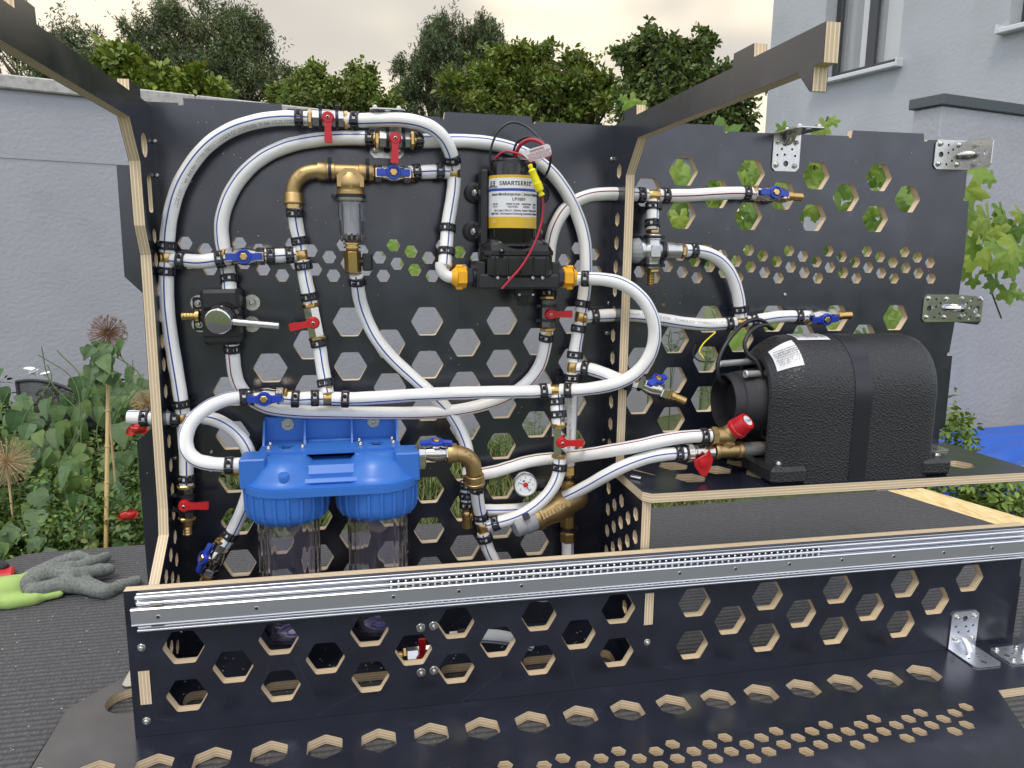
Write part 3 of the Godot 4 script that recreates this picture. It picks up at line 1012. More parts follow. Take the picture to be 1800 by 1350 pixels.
func make_setting() -> void:
	var m: StandardMaterial3D
	# rendered walls: trowelled grain
	m = mat("stucco", 0.385, 0.385, 0.47, 0.9)
	m.normal_enabled = true
	m.normal_texture = noise_tex(0.03, 5, [], 1024, true, 10.0, FastNoiseLite.TYPE_SIMPLEX_SMOOTH, 31)
	m.normal_scale = 0.22
	m.albedo_color = Color.WHITE
	m.albedo_texture = noise_tex(0.004, 5, [[0.0, lin(0.365, 0.372, 0.408)], [0.45, lin(0.405, 0.412, 0.452)], [1.0, lin(0.425, 0.43, 0.47)]], 512)
	tri_map(m, 1.1)
	m = mat("house_render", 0.42, 0.46, 0.52, 0.9)
	m.normal_enabled = true
	m.normal_texture = M.stucco.normal_texture
	m.normal_scale = 0.14
	m.albedo_color = Color.WHITE
	m.albedo_texture = noise_tex(0.003, 4, [[0.0, lin(0.375, 0.40, 0.42)], [0.45, lin(0.43, 0.455, 0.48)], [1.0, lin(0.455, 0.475, 0.50)]], 512, false, 4, FastNoiseLite.TYPE_SIMPLEX_SMOOTH, 77)
	tri_map(m, 0.9)
	m = mat("coping", 0.50, 0.49, 0.47, 0.85)
	m.albedo_color = Color.WHITE
	m.albedo_texture = noise_tex(0.02, 5, [[0.0, lin(0.30, 0.29, 0.27)], [0.45, lin(0.46, 0.455, 0.44)], [1.0, lin(0.60, 0.59, 0.57)]], 512)
	tri_map(m, 2.5)
	m = mat("coping_metal", 0.075, 0.095, 0.10, 0.5)
	mat("window_frame", 0.045, 0.047, 0.052, 0.4)
	mat("sill", 0.62, 0.64, 0.66, 0.4)
	m = mat("curtain", 0.72, 0.72, 0.70, 0.8)
	m = mat("glass", 0.9, 0.95, 0.95, 0.02)
	m.transparency = BaseMaterial3D.TRANSPARENCY_ALPHA
	m.albedo_color.a = 0.12
	m = mat("soil", 0.05, 0.04, 0.03, 0.95)
	m.albedo_color = Color.WHITE
	m.albedo_texture = noise_tex(0.02, 5, [[0.0, lin(0.05, 0.055, 0.025)], [0.5, lin(0.075, 0.10, 0.035)], [1.0, lin(0.11, 0.15, 0.05)]], 512)
	tri_map(m, 1.3)
	# ribbed rubber mat with pale crumbs in the ribs
	var im := Image.create(512, 512, false, Image.FORMAT_RGB8)
	var hm := Image.create(512, 512, false, Image.FORMAT_RGB8)
	var n1 := FastNoiseLite.new(); n1.seed = 4; n1.frequency = 0.035; n1.fractal_octaves = 2
	var n2 := FastNoiseLite.new(); n2.seed = 14; n2.frequency = 0.22
	var rng := RandomNumberGenerator.new()
	rng.seed = 77
	for y in 512:
		var row := y / 16
		for x in 512:
			var ph := float(y % 16) / 16.0 + 0.10 * n1.get_noise_2d(x * 0.9, row * 40.0)
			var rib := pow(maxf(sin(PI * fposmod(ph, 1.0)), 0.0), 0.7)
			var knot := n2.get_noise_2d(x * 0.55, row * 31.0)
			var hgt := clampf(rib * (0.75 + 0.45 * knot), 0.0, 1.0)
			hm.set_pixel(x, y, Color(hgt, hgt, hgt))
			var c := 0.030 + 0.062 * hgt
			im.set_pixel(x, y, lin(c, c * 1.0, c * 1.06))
	for k in 520:
		var x := rng.randi() % 512
		var y := rng.randi() % 512
		var q := rng.randf_range(0.16, 0.42)
		for e in 1 + rng.randi() % 4:
			im.set_pixel((x + e) % 512, y, lin(q, q, q * 0.97))
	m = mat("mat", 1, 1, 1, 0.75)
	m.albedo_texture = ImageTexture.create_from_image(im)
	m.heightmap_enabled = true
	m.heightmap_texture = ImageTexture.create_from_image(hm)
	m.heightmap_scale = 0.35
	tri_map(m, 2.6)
	# ground
	var g := G.new()
	g.quad(Vector3(-70, 0, 20), Vector3(70, 0, 20), Vector3(70, 0, -120), Vector3(-70, 0, -120), Vector3.UP)
	struct("ground", [g, M.soil])
	# garden wall with concrete coping
	var a := V(-1056, 1187.4, -3115.4)
	a.y = 0.0
	var root := thing("garden_wall", "long pale grey stucco garden wall with a light concrete coping", "wall", a + ALONG_GARDEN * 2.0)
	g = G.new()
	var fr := upright(a - ALONG_GARDEN * 3.0, ALONG_GARDEN, 0.24)
	cbox(g, fr * Transform3D(Basis(), Vector3(4.0, 1.08, 0.12)), Vector3(8.0, 2.16, 0.24), 0.004)
	part("wall", [g, M.stucco], root)
	g = G.new()
	cbox(g, fr * Transform3D(Basis(), Vector3(1.9, 1.985, 0.2415)), Vector3(3.9, 0.31, 0.003), 0.0012)
	part("render_patch", [g, M.stucco], root)
	for k in 9:
		g = G.new()
		cbox(g, fr * Transform3D(Basis(), Vector3(0.45 + k * 0.985, 2.192, 0.12)), Vector3(0.978, 0.066, 0.30), 0.006)
		part("coping_slab", [g, M.coping], root)
	# house
	var hc := V(3763.6, 1794.2, -4416)
	hc.y = 0.0
	root = thing("house", "grey rendered house with dark framed windows behind the grapevine", "house", hc + ALONG_HOUSE * 2.0)
	fr = upright(hc, ALONG_HOUSE, 0.0)
	var n := -ALONG_HOUSE.cross(Vector3.UP)
	fr = Transform3D(Basis(ALONG_HOUSE, Vector3.UP, n), hc)
	# wall sheet stands from the face back into the house; the face looks along -n towards the yard
	g = G.new()
	var wins := [[0.52, 2.60, 1.15, 4.1], [1.84, 2.64, 2.9, 4.1]]
	var hs := []
	for w in wins:
		hs.append(PackedVector2Array([Vector2(w[0], w[1]), Vector2(w[2], w[1]), Vector2(w[2], w[3]), Vector2(w[0], w[3])]))
	plate(g, g, PackedVector2Array([Vector2(0, 0), Vector2(4.2, 0), Vector2(4.2, 5.6), Vector2(0, 5.6)]), hs, 0.30, fr)
	cbox(g, fr * Transform3D(Basis(), Vector3(0.15, 2.8, 2.3)), Vector3(0.30, 5.6, 3.99), 0.002)
	cbox(g, fr * Transform3D(Basis(), Vector3(2.1, 5.7, 2.15)), Vector3(4.3, 0.2, 4.4), 0.002)
	cbox(g, fr * Transform3D(Basis(), Vector3(2.1, 2.8, 4.2)), Vector3(4.2, 5.6, 0.2), 0.002)
	cbox(g, fr * Transform3D(Basis(), Vector3(4.1, 2.8, 2.2)), Vector3(0.2, 5.6, 3.79), 0.002)
	part("wall", [g, M.house_render], root)
	for w in wins:
		g = G.new()
		var x0: float = w[0]
		var x1: float = w[2]
		var y0: float = w[1]
		var y1: float = w[3]
		var xm := (x0 + x1) / 2
		for e in [[x0, x0 + 0.05], [xm - 0.035, xm + 0.035], [x1 - 0.05, x1]]:
			cbox(g, fr * Transform3D(Basis(), Vector3((e[0] + e[1]) / 2, (y0 + y1) / 2, 0.13)), Vector3(e[1] - e[0], y1 - y0, 0.06), 0.004)
		for e in [[y0, y0 + 0.06], [y1 - 0.06, y1]]:
			for h in [[x0 + 0.05, xm - 0.035], [xm + 0.035, x1 - 0.05]]:
				cbox(g, fr * Transform3D(Basis(), Vector3((h[0] + h[1]) / 2, (e[0] + e[1]) / 2, 0.13)), Vector3(h[1] - h[0], 0.06, 0.055), 0.004)
		var win := part("window", [g, M.window_frame], root)
		for h in [[x0 + 0.05, xm - 0.035], [xm + 0.035, x1 - 0.05]]:
			g = G.new()
			cbox(g, fr * Transform3D(Basis(), Vector3((h[0] + h[1]) / 2, (y0 + y1) / 2, 0.13)), Vector3(h[1] - h[0], y1 - y0 - 0.12, 0.008), 0.001)
			part("pane", [g, M.glass], win)
			g = G.new()
			var cx0: float = h[0] + (0.10 if h[0] < xm - 0.2 else 0.0)
			for k in 9:
				var p0 := lerpf(cx0, h[1], k / 9.0)
				var p1 := lerpf(cx0, h[1], (k + 1) / 9.0)
				var z0 := 0.20 + 0.006 * (k % 2)
				var z1 := 0.20 + 0.006 * ((k + 1) % 2)
				g.quad(fr * Vector3(p0, y0, z0), fr * Vector3(p1, y0, z1), fr * Vector3(p1, y1, z1), fr * Vector3(p0, y1, z0), -n)
			part("curtain", [g, M.curtain], win)
		g = G.new()
		cbox(g, fr * Transform3D(Basis(), Vector3(xm, y0 - 0.016, 0.02)), Vector3(x1 - x0 + 0.05, 0.028, 0.16), 0.004)
		for e in [x0 - 0.03, x1 + 0.03]:
			cbox(g, fr * Transform3D(Basis(), Vector3(e, y0 - 0.006, 0.02)), Vector3(0.012, 0.05, 0.165), 0.003)
		part("sill", [g, M.sill], win)
	# end pier of the yard wall
	var pc := V(2914, 957.7, -1534)
	pc.y = 0.0
	root = thing("yard_wall", "pale grey stucco yard wall with a dark sheet metal coping in front of the house", "wall", pc + ALONG_WALL * 0.7)
	var f2 := Transform3D(Basis(ALONG_WALL, Vector3.UP, ALONG_HOUSE), pc)
	g = G.new()
	cbox(g, f2 * Transform3D(Basis(), Vector3(1.5, 0.995, -0.065)), Vector3(3.0, 1.99, 0.13), 0.006)
	part("wall", [g, M.stucco], root)
	g = G.new()
	cbox(g, f2 * Transform3D(Basis(), Vector3(1.5, 2.0115, -0.065)), Vector3(3.03, 0.042, 0.156), 0.003)
	part("coping", [g, M.coping_metal], root)
	# platform with ribbed mat
	root = thing("platform", "large low wooden platform covered with ribbed black matting under the box", "platform", V(800, -1000, 0))
	g = G.new()
	var lie := Basis(Vector3(1, 0, 0), Vector3(0, 0, 1), Vector3(0, 1, 0))
	var mo := poly([-60, -532, 1000, -566, 2088, -601, 2530, 850, -420, 850, -300, -80, -150, -440, -120, -500, -95, -525])
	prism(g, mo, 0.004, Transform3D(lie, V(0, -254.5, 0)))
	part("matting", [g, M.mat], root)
	g = G.new()
	prism(g, poly([-58, -528, 2200, -601, 2640, 848, -416, 848, -296, -80, -118, -498]), 0.022, Transform3D(lie, V(0, -280, 0)))
	part("deck", [g, M.black_matt], root)
	m = mat("pine", 0.75, 0.55, 0.27, 0.6)
	m.albedo_color = Color.WHITE
	m.albedo_texture = noise_tex(0.018, 4, [[0.0, lin(0.52, 0.32, 0.12)], [0.35, lin(0.72, 0.52, 0.24)], [0.7, lin(0.80, 0.62, 0.32)], [1.0, lin(0.82, 0.66, 0.37)]], 512, false, 4, FastNoiseLite.TYPE_SIMPLEX_SMOOTH, 41)
	m.uv1_triplanar = true
	m.uv1_world_triplanar = true
	m.uv1_scale = Vector3(6, 6, 1.2)
	for e in [[-602.0, -352.0], [-350.5, 150.0], [151.5, 700.0]]:
		g = G.new()
		var sh: float = (e[0] + 601) * 0.305
		var sh1: float = (e[1] + 601) * 0.305
		prism(g, poly([2089 + sh, e[0], 2203 + sh, e[0] - 3, 2203 + sh1, e[1] - 3, 2089 + sh1, e[1]]), 0.006, Transform3D(lie, V(0, -256.5, 0)))
		part("edge_board", [g, M.pine], root)
	for e in [[-20, -460], [2060, -540], [-250, 800], [2400, 800]]:
		g = G.new()
		bbox(g, e[0] - 40, -1000, e[1] - 40, e[0] + 40, -281, e[1] + 40, 3)
		part("leg", [g, M.pine], root)

# ---------------------------------------------------------------- fittings: flow along local x, handle towards local z
var hose_n := 0

func placed(called: String, label: String, category: String, group: String, xf: Transform3D) -> Node3D:
	var o := thing(called, label, category, xf.origin, group)
	o.transform = xf
	return o

# one ball valve with a winged lever, the rest are copies of it
var valve_proto: Node3D
func blue_valve(label: String, at: Vector3, d: Vector3, up := Vector3(0, 0, 1), barb := 0, swing := 0.0) -> void:
	var xf := frame(at, d, up)
	var o: Node3D
	if valve_proto == null:
		o = placed("ball_valve", label, "valve", "blue handled ball valves", xf)
		valve_proto = o
		var x := Basis(Vector3(0, -1, 0), Vector3(1, 0, 0), Vector3(0, 0, 1))
		var g := G.new()
		hexnut(g, Vector3(-0.027, 0, 0), Vector3(-0.016, 0, 0), 0.0128)
		hexnut(g, Vector3(0.015, 0, 0), Vector3(0.027, 0, 0), 0.0128)
		lathe(g, mm([9.5, -17, 10.4, -14, 11.0, -10, 12.4, -6, 13.0, 0, 12.4, 6, 11.0, 10, 10.4, 14, 9.5, 16]), Transform3D(x, Vector3.ZERO), 24)
		rod(g, Vector3(0, 0, 0.006), Vector3(0, 0, 0.0165), 0.0075, 0.0062)
		part("body", [g, M.nickel], o, true)
		for s in [-1.0, 1.0]:
			g = G.new()
			hexnut(g, Vector3(0.0272 * s, 0, 0), Vector3(0.0325 * s, 0, 0), 0.0112)
			rod(g, Vector3(0.0325 * s, 0, 0), Vector3(0.040 * s, 0, 0), 0.0078)
			part("nipple", [g, M.brass], o, true)
		g = G.new()
		lathe(g, mm([4.6, 16.6, 9.6, 16.6, 10.6, 17.4, 10.6, 22.0, 9.6, 23.2, 7.6, 23.2, 7.0, 21.2, 4.6, 21.2]), Transform3D(Basis(Vector3(1, 0, 0), Vector3(0, 0, 1), Vector3(0, -1, 0)), Vector3.ZERO), 28)
		for s in [-1.0, 1.0]:
			var w := PackedVector2Array([Vector2(0.0065, 0.0062), Vector2(0.012, 0.0046), Vector2(0.0228, 0.0050), Vector2(0.0240, 0.0038), Vector2(0.0240, -0.0038), Vector2(0.0228, -0.0050), Vector2(0.012, -0.0046), Vector2(0.0065, -0.0062)])
			prism(g, w, 0.0046, Transform3D(Basis(Vector3(s, 0, -0.10).normalized(), Vector3(0, 1, 0), Vector3(0.10 * s, 0, 1).normalized()), Vector3(0, 0, 0.0175)))
		var hn := part("handle", [g, M.blue_handle], o, true)
		g = G.new()
		hexnut(g, Vector3(0, 0, 0.019), Vector3(0, 0, 0.0245), 0.0058)
		part("nut", [g, M.brass], hn, true)
	else:
		o = valve_proto.duplicate()
		o.name = numbered("ball_valve")
		add_child(o, true)
		tag(o, label, "valve", "blue handled ball valves")
		o.transform = xf
	if swing != 0.0:
		(o.get_node("handle") as Node3D).rotation.z = swing
	if barb != 0:
		var g := G.new()
		var pr := mm([0, 30, 6.6, 30, 6.6, 38])
		for k in 5:
			pr.append_array(mm([6.2, 39 + k * 4.2, 7.0, 41.6 + k * 4.2, 6.2, 42.4 + k * 4.2]))
		pr.append_array(mm([5.2, 61, 4.2, 61, 4.2, 50, 0, 50]))
		lathe(g, pr, Transform3D(Basis(Vector3(0, -1, 0) * barb, Vector3(1, 0, 0) * barb, Vector3(0, 0, 1)), Vector3.ZERO), 18)
		part("hose_barb", [g, M.brass], o, true)

# small ball valve with a hexagonal body and one red lever; lever is its angle about local z
var mini_proto: Node3D
func red_valve(label: String, at: Vector3, d: Vector3, lever: float, body: Material, ties := true, barb := 0, up := Vector3(0, 0, 1)) -> void:
	var xf := frame(at, d, up)
	var o: Node3D
	if mini_proto == null:
		o = placed("mini_valve", label, "valve", "red handled mini valves", xf)
		mini_proto = o
		var g := G.new()
		rod(g, Vector3(-0.0225, 0, 0), Vector3(0.0225, 0, 0), 0.0122, 0.0122, 6, true, 0.001, PI / 6)
		rod(g, Vector3(0, 0, 0.009), Vector3(0, 0, 0.014), 0.005)
		part("body", [g, body], o, true)
		for s in [-1.0, 1.0]:
			g = G.new()
			hexnut(g, Vector3(0.0226 * s, 0, 0), Vector3(0.0285 * s, 0, 0), 0.0128)
			rod(g, Vector3(0.0285 * s, 0, 0), Vector3(0.037 * s, 0, 0), 0.0078)
			part("nipple", [g, M.brass], o, true)
		g = G.new()
		rod(g, Vector3(0, 0, 0.0125), Vector3(0, 0, 0.021), 0.0092, 0.0078, 24)
		var w := PackedVector2Array([Vector2(0.004, 0.0058), Vector2(0.014, 0.0046), Vector2(0.0335, 0.0058), Vector2(0.0352, 0.0042), Vector2(0.0352, -0.0042), Vector2(0.0335, -0.0058), Vector2(0.014, -0.0046), Vector2(0.004, -0.0058)])
		prism(g, w, 0.0052, Transform3D(Basis(), Vector3(0, 0, 0.0152)))
		var hn := part("lever", [g, M.red_handle], o, true)
		g = G.new()
		bolt(g, Vector3(0, 0, 0.0195), Vector3(0, 0, 1), 0.0, 3.0)
		part("screw", [g, M.stainless], hn, true)
	else:
		o = mini_proto.duplicate()
		o.name = numbered("mini_valve")
		add_child(o, true)
		tag(o, label, "valve", "red handled mini valves")
		o.transform = xf
		for c in o.get_children():
			if c.name.begins_with("cable_tie") or c.name.begins_with("hose_barb"):
				o.remove_child(c)
				c.free()
		var bm: MeshInstance3D = o.get_node("body")
		bm.set_surface_override_material(0, body)
	(o.get_node("lever") as Node3D).rotation.z = lever
	if ties:
		for s in [-0.0105, 0.0125]:
			cable_tie(o, Vector3(s, 0, 0), Vector3(1, 0, 0), 0.0132, Vector3(0, 1, 0.2))
	if barb != 0:
		var g := G.new()
		var pr := mm([0, 28, 6.4, 28, 6.4, 33])
		for k in 4:
			pr.append_array(mm([6.0, 34 + k * 4.4, 6.9, 36.8 + k * 4.4, 6.0, 37.6 + k * 4.4]))
		pr.append_array(mm([5.0, 53, 4.0, 53, 4.0, 44, 0, 44]))
		lathe(g, pr, Transform3D(Basis(Vector3(0, -1, 0) * barb, Vector3(1, 0, 0) * barb, Vector3(0, 0, 1)), Vector3.ZERO), 18)
		part("hose_barb", [g, M.brass], o, true)

func cable_tie(o: Node3D, at: Vector3, d: Vector3, r: float, head: Vector3) -> void:
	var g := G.new()
	var f := along(at, d)
	lathe(g, [Vector2(r - 0.0006, -0.0022), Vector2(r + 0.0007, -0.0022), Vector2(r + 0.0007, 0.0022), Vector2(r - 0.0006, 0.0022), Vector2(r - 0.0006, -0.0022)], f, 24)
	var h := (head - d * head.dot(d)).normalized()
	cbox(g, Transform3D(Basis(d, h, d.cross(h)), at + h * (r + 0.003)), Vector3(0.0055, 0.0075, 0.006), 0.0008)
	part("cable_tie", [g, M.clamp], o, true)

# brass tee: run along x, branch along -y of its frame
var tee_proto: Node3D
func tee(label: String, at: Vector3, d: Vector3, branch: Vector3) -> void:
	var x := d.normalized()
	var b := (branch - x * branch.dot(x)).normalized()
	var xf := Transform3D(Basis(x, -b, x.cross(-b)), at)
	var o: Node3D
	if tee_proto == null:
		o = placed("brass_tee", label, "pipe tee", "brass tees joining the white hoses", xf)
		tee_proto = o
		var g := G.new()
		rod(g, Vector3(-0.022, 0, 0), Vector3(0.022, 0, 0), 0.0082)
		lathe(g, mm([8.2, -7, 9.0, -5, 9.0, 5, 8.2, 7]), along(Vector3.ZERO, Vector3(1, 0, 0)), 20)
		rod(g, Vector3.ZERO, Vector3(0, -0.022, 0), 0.0080)
		part("body", [g, M.brass], o, true)
	else:
		o = tee_proto.duplicate()
		o.name = numbered("brass_tee")
		add_child(o, true)
		tag(o, label, "pipe tee", "brass tees joining the white hoses")
		o.transform = xf

# a hose along board points with black clips at distances (mm) from its start, or from its end when negative
func hose(label: String, ctrl: Array, clips: Array, red := false, roll := 0.0, print_at := [], r := 0.0103) -> void:
	var pts := smooth_path(ctrl, 7)
	var base := pts[0]
	for p in pts:
		base.y = minf(base.y, p.y)
	var o := thing("hose", label, "hose", base, "white hoses")
	var g := G.new()
	var rr := PackedFloat32Array()
	for i in pts.size():
		rr.append(r * (1.0 + 0.012 * sin(i * 0.9 + hose_n) + 0.010 * sin(i * 0.37 + 2.0 * hose_n)))
	tube(g, pts, rr, 18, roll + PI, true)
	part("tube", [g, M.hose_red if red else M.hose_blue], o)
	var total := 0.0
	for i in pts.size() - 1:
		total += pts[i].distance_to(pts[i + 1])
	for c in clips:
		var want: float = c * 0.001 if c >= 0 else total + c * 0.001
		var run := 0.0
		for i in pts.size() - 1:
			var l := pts[i].distance_to(pts[i + 1])
			if run + l >= want or i == pts.size() - 2:
				hose_clip(o, pts[i].lerp(pts[i + 1], clampf((want - run) / l, 0.0, 1.0)), (pts[mini(i + 2, pts.size() - 1)] - pts[maxi(i - 1, 0)]).normalized(), r)
				break
			run += l
	if print_at.size():
		hose_print(o, pts, print_at, r)

# tiny printed line of type wrapped along a hose: [text, start mm, angle about the hose, letter height mm]
func hose_print(o: Node3D, pts: PackedVector3Array, how: Array, r: float) -> void:
	var flat := G.new()
	lettering(flat, how[0], how[3] * 0.001, Transform3D(), false, 0.0002, 0.0, false)
	var fr := path_frames(pts, Vector3(0, 0, 1))
	var cum := PackedFloat32Array([0.0])
	for i in pts.size() - 1:
		cum.append(cum[i] + pts[i].distance_to(pts[i + 1]))
	var g := G.new()
	for k in range(0, flat.v.size(), 3):
		var q := []
		var nn := []
		for e in 3:
			var p := flat.v[k + e]
			var s: float = clampf(p.x + how[1] * 0.001, 0.0, cum[cum.size() - 1] - 1e-4)
			var i := 0
			while i < pts.size() - 2 and cum[i + 1] < s:
				i += 1
			var f := (s - cum[i]) / (cum[i + 1] - cum[i])
			var a: float = how[2] - p.y / r
			var dir: Vector3 = (fr[i][1].lerp(fr[i + 1][1], f)).normalized() * cos(a) + (fr[i][2].lerp(fr[i + 1][2], f)).normalized() * sin(a)
			q.append(pts[i].lerp(pts[i + 1], f) + dir * (r + 0.00012))
			nn.append(dir)
		g.tri(q[0], q[1], q[2], nn[0], nn[1], nn[2])
	if g.v.size():
		part("print", [g, M.ink_grey], o)

var clip_mesh: ArrayMesh
func hose_clip(o: Node3D, at: Vector3, d: Vector3, r: float) -> void:
	if clip_mesh == null:
		var g := G.new()
		var q := r * 1000.0
		for e in [-4.3, 4.3]:
			lathe(g, mm([q - 0.3, e - 1.7, q + 1.7, e - 1.7, q + 2.1, e - 1.2, q + 2.1, e + 1.2, q + 1.7, e + 1.7, q - 0.3, e + 1.7]), along(Vector3.ZERO, Vector3(1, 0, 0)), 24)
		for e in [Vector3(0, r + 0.0008, 0), Vector3(0, 0, -r - 0.0008), Vector3(0, -r - 0.0008, 0)]:
			cbox(g, Transform3D(Basis(), e), Vector3(0.009, 0.0065 if e.y == 0.0 else 0.0026, 0.0065 if e.y != 0.0 else 0.0026), 0.0006)
		cbox(g, Transform3D(Basis(), Vector3(0, -0.0035, r + 0.0020)), Vector3(0.0118, 0.0062, 0.0040), 0.001)
		cbox(g, Transform3D(Basis(), Vector3(0, 0.0070, r + 0.0002)), Vector3(0.0045, 0.0065, 0.0034), 0.001)
		cbox(g, Transform3D(Basis(), Vector3(0, -0.0095, r - 0.0008)), Vector3(0.0112, 0.003, 0.005), 0.001)
		clip_mesh = mesh_of([g, M.clamp], Vector3.ZERO)
	var c := MeshInstance3D.new()
	c.name = "hose_clip"
	c.mesh = clip_mesh
	o.add_child(c, true)
	hose_n += 1
	var f := frame(at - o.position, d if d.x + d.y * 0.3 > 0 else -d, Vector3(0.12 * ((hose_n * 37) % 7 - 3), 0.06 * ((hose_n * 53) % 5 - 2), 1))
	c.transform = f

func make_fittings() -> void:
	var U := Vector3(0, 1, 0)
	var R := Vector3(1, 0, 0)
	blue_valve("blue handled ball valve under the clear water strainer's brass elbow, on the short horizontal hose", V(470, 399, 36), Vector3(1, 0.02, 0))
	blue_valve("blue handled ball valve right of the brass strainer head, below the steel bracket", V(684.2, 522.4, 32), Vector3(1, 0, 0))
	blue_valve("blue handled ball valve directly above the blue filter housing", V(489.3, 192.6, 44), Vector3(1, 0.01, 0))
	blue_valve("blue handled ball valve with a brass barb, topmost in the honeycomb part of the panel", V(1300, 506.9, 28), Vector3(1, -0.05, 0), Vector3(0, 0.1, 1), 1)
	blue_valve("blue handled ball valve with a brass barb, just above the black boiler", V(1411.7, 303.5, 28), Vector3(1, 0.04, 0), Vector3(0, -0.15, 1), 1)
	blue_valve("slanting ball valve with brass barb and upright blue handle, in front of the middle divider", V(1085.6, 197.3, 85), Vector3(0.90, -0.36, 0.1), Vector3(0.25, 0.72, 0.5), 1, 0.9)
	blue_valve("slanting ball valve with blue handle low in the corner beside the clear filter bowl", V(401.8, -62.2, 34), Vector3(0.42, 0.86, 0), Vector3(-0.75, 0.35, 0.6), -1)
	blue_valve("ball valve with a raised blue handle on the outlet of the blue filter housing", V(738.9, 105.5, 88), Vector3(1, -0.03, 0), Vector3(0, 1, 0.25))
	red_valve("red lever mini valve at the top edge of the panel, on the outer white hose", V(592.7, 595.7, 30), R, -PI / 2, M.chrome)
	red_valve("red lever mini valve in front of the steel bracket, on the inner white hose", V(687.1, 569.4, 40), R, -PI / 2 - 0.05, M.satin_chrome)
	red_valve("film wrapped upright mini valve, red lever pointing left, right of the chrome mixer lever", V(562.6, 302.3, 30), Vector3(-0.16, 1, 0), PI / 2 + 0.02, M.nickel, false)
	red_valve("upright red lever mini valve just below the black pump", V(925.7, 312.8, 30), Vector3(0.0, 1, 0), -PI / 2, M.steel_dark)
	red_valve("upright red lever mini valve with a brass barb, in the corner by the wooden divider", V(365.4, 29.6, 30), Vector3(0.03, 1, 0), -PI / 2, M.steel_dark, true, -1)
	red_valve("upright red lever mini valve with a bright mirror body above the pressure gauge", V(940.4, 111.2, 62), Vector3(-0.02, 1, 0), -PI / 2 - 0.06, M.chrome, false)
	red_valve("red lever mini valve seen through a hexagon hole of the front panel", V(710.5, -200.5, 130), Vector3(1, 0, 0), PI / 2, M.chrome, false)
	tee("brass tee on the leftmost upright hose, level with the small holes", V(360.9, 396.3, 26), U, R)
	tee("brass tee below the strainer's brass elbow, left of the clear bowl", V(548.1, 402, 30), Vector3(-0.12, 1, 0), -R)
	tee("brass tee at the right end of the short hose from the strainer valve", V(775.4, 526.9, 30), U, -R)
	tee("brass tee where the upright hose meets the long horizontal hose", V(579.4, 187.9, 42), R, U)
	tee("upper brass tee on the hose left of the middle divider", V(981, 306.5, 26), Vector3(0.12, 1, 0), R)
	tee("lower brass tee on the hose left of the middle divider", V(969.5, 225.3, 30), Vector3(0.1, 1, 0), R)
	tee("brass tee at the right end of the long horizontal hose", V(934.3, 191.2, 50), R, -U)
	tee("brass tee below the brass elbow, just above the front panel's edge", V(818, -33.4, 48), Vector3(-0.15, 1, 0), R)
	tee("brass tee just right of the middle divider, above the chrome mixing valve", V(1097.4, 500.4, 26), R, -U)
	tee("brass tee above the black boiler's sticker", V(1265.6, 294.5, 24), R, U)
	tee("brass tee in the hose crossing the left divider", V(367.7, 159.7, 26), U, R)
	tee("brass tee with a hanging barb beside the brass elbow's hose", V(794.7, -15.6, 34), U, R)
	bracket("angle_bracket", "steel angle bracket at the panel's top edge behind the red levers", Transform3D(Basis(), V(677, 611, 0.6)), M.stainless, 0.050, 0.064, 0.055)
	bracket("angle_bracket", "steel angle bracket at the top edge of the honeycomb part, beside the vine shoots", Transform3D(Basis(), V(1341, 609.5, 0.6)), M.stainless, 0.050, 0.062, 0.075)
	var side := Basis(Vector3(0, -1, 0), Vector3(1, 0, 0), Vector3(0, 0, 1))
	bracket("angle_bracket", "upper steel angle bracket on the panel's free end, near the grapevine", Transform3D(side, V(1693, 585, 0.6)), M.stainless, 0.050, 0.066, 0.058)
	bracket("angle_bracket", "lower steel angle bracket on the panel's free end, under the grapevine leaves", Transform3D(side, V(1702, 315, 0.6)), M.chrome, 0.050, 0.066, 0.066)
	var floor_b := Basis(Vector3(-1, 0, 0), Vector3(0, -1, 0), Vector3(0, 0, 1))
	bracket("angle_bracket", "bright angle bracket joining front panel and base, at the end of the rail", Transform3D(floor_b, V(1601, -234.5, 212.6)), M.zinc, 0.052, 0.066, 0.060)
	bracket("angle_bracket", "bright angle bracket lying on the base, outermost beside the ribbed mat", Transform3D(Basis(Vector3(0, 0, 1), Vector3(1, 0, 0), Vector3(0, 1, 0)), V(1704, -234.5, 250)), M.zinc, 0.050, 0.062, 0.060)
	bracket("angle_bracket", "angle bracket behind the boiler where the shelf meets the back panel", Transform3D(Basis(Vector3(-1, 0, 0), Vector3(0, -1, 0), Vector3(0, 0, 1)), V(1652, 60.6, 0.6)), M.stainless, 0.050, 0.060, 0.060)
	bracket("angle_bracket", "pale angle bracket half hidden behind the front panel's left end", Transform3D(Basis(Vector3(0, 0, -1), Vector3(0, -1, 0), Vector3(-1, 0, 0)), V(331, -234.5, 60)), M.stainless, 0.050, 0.060, 0.062)

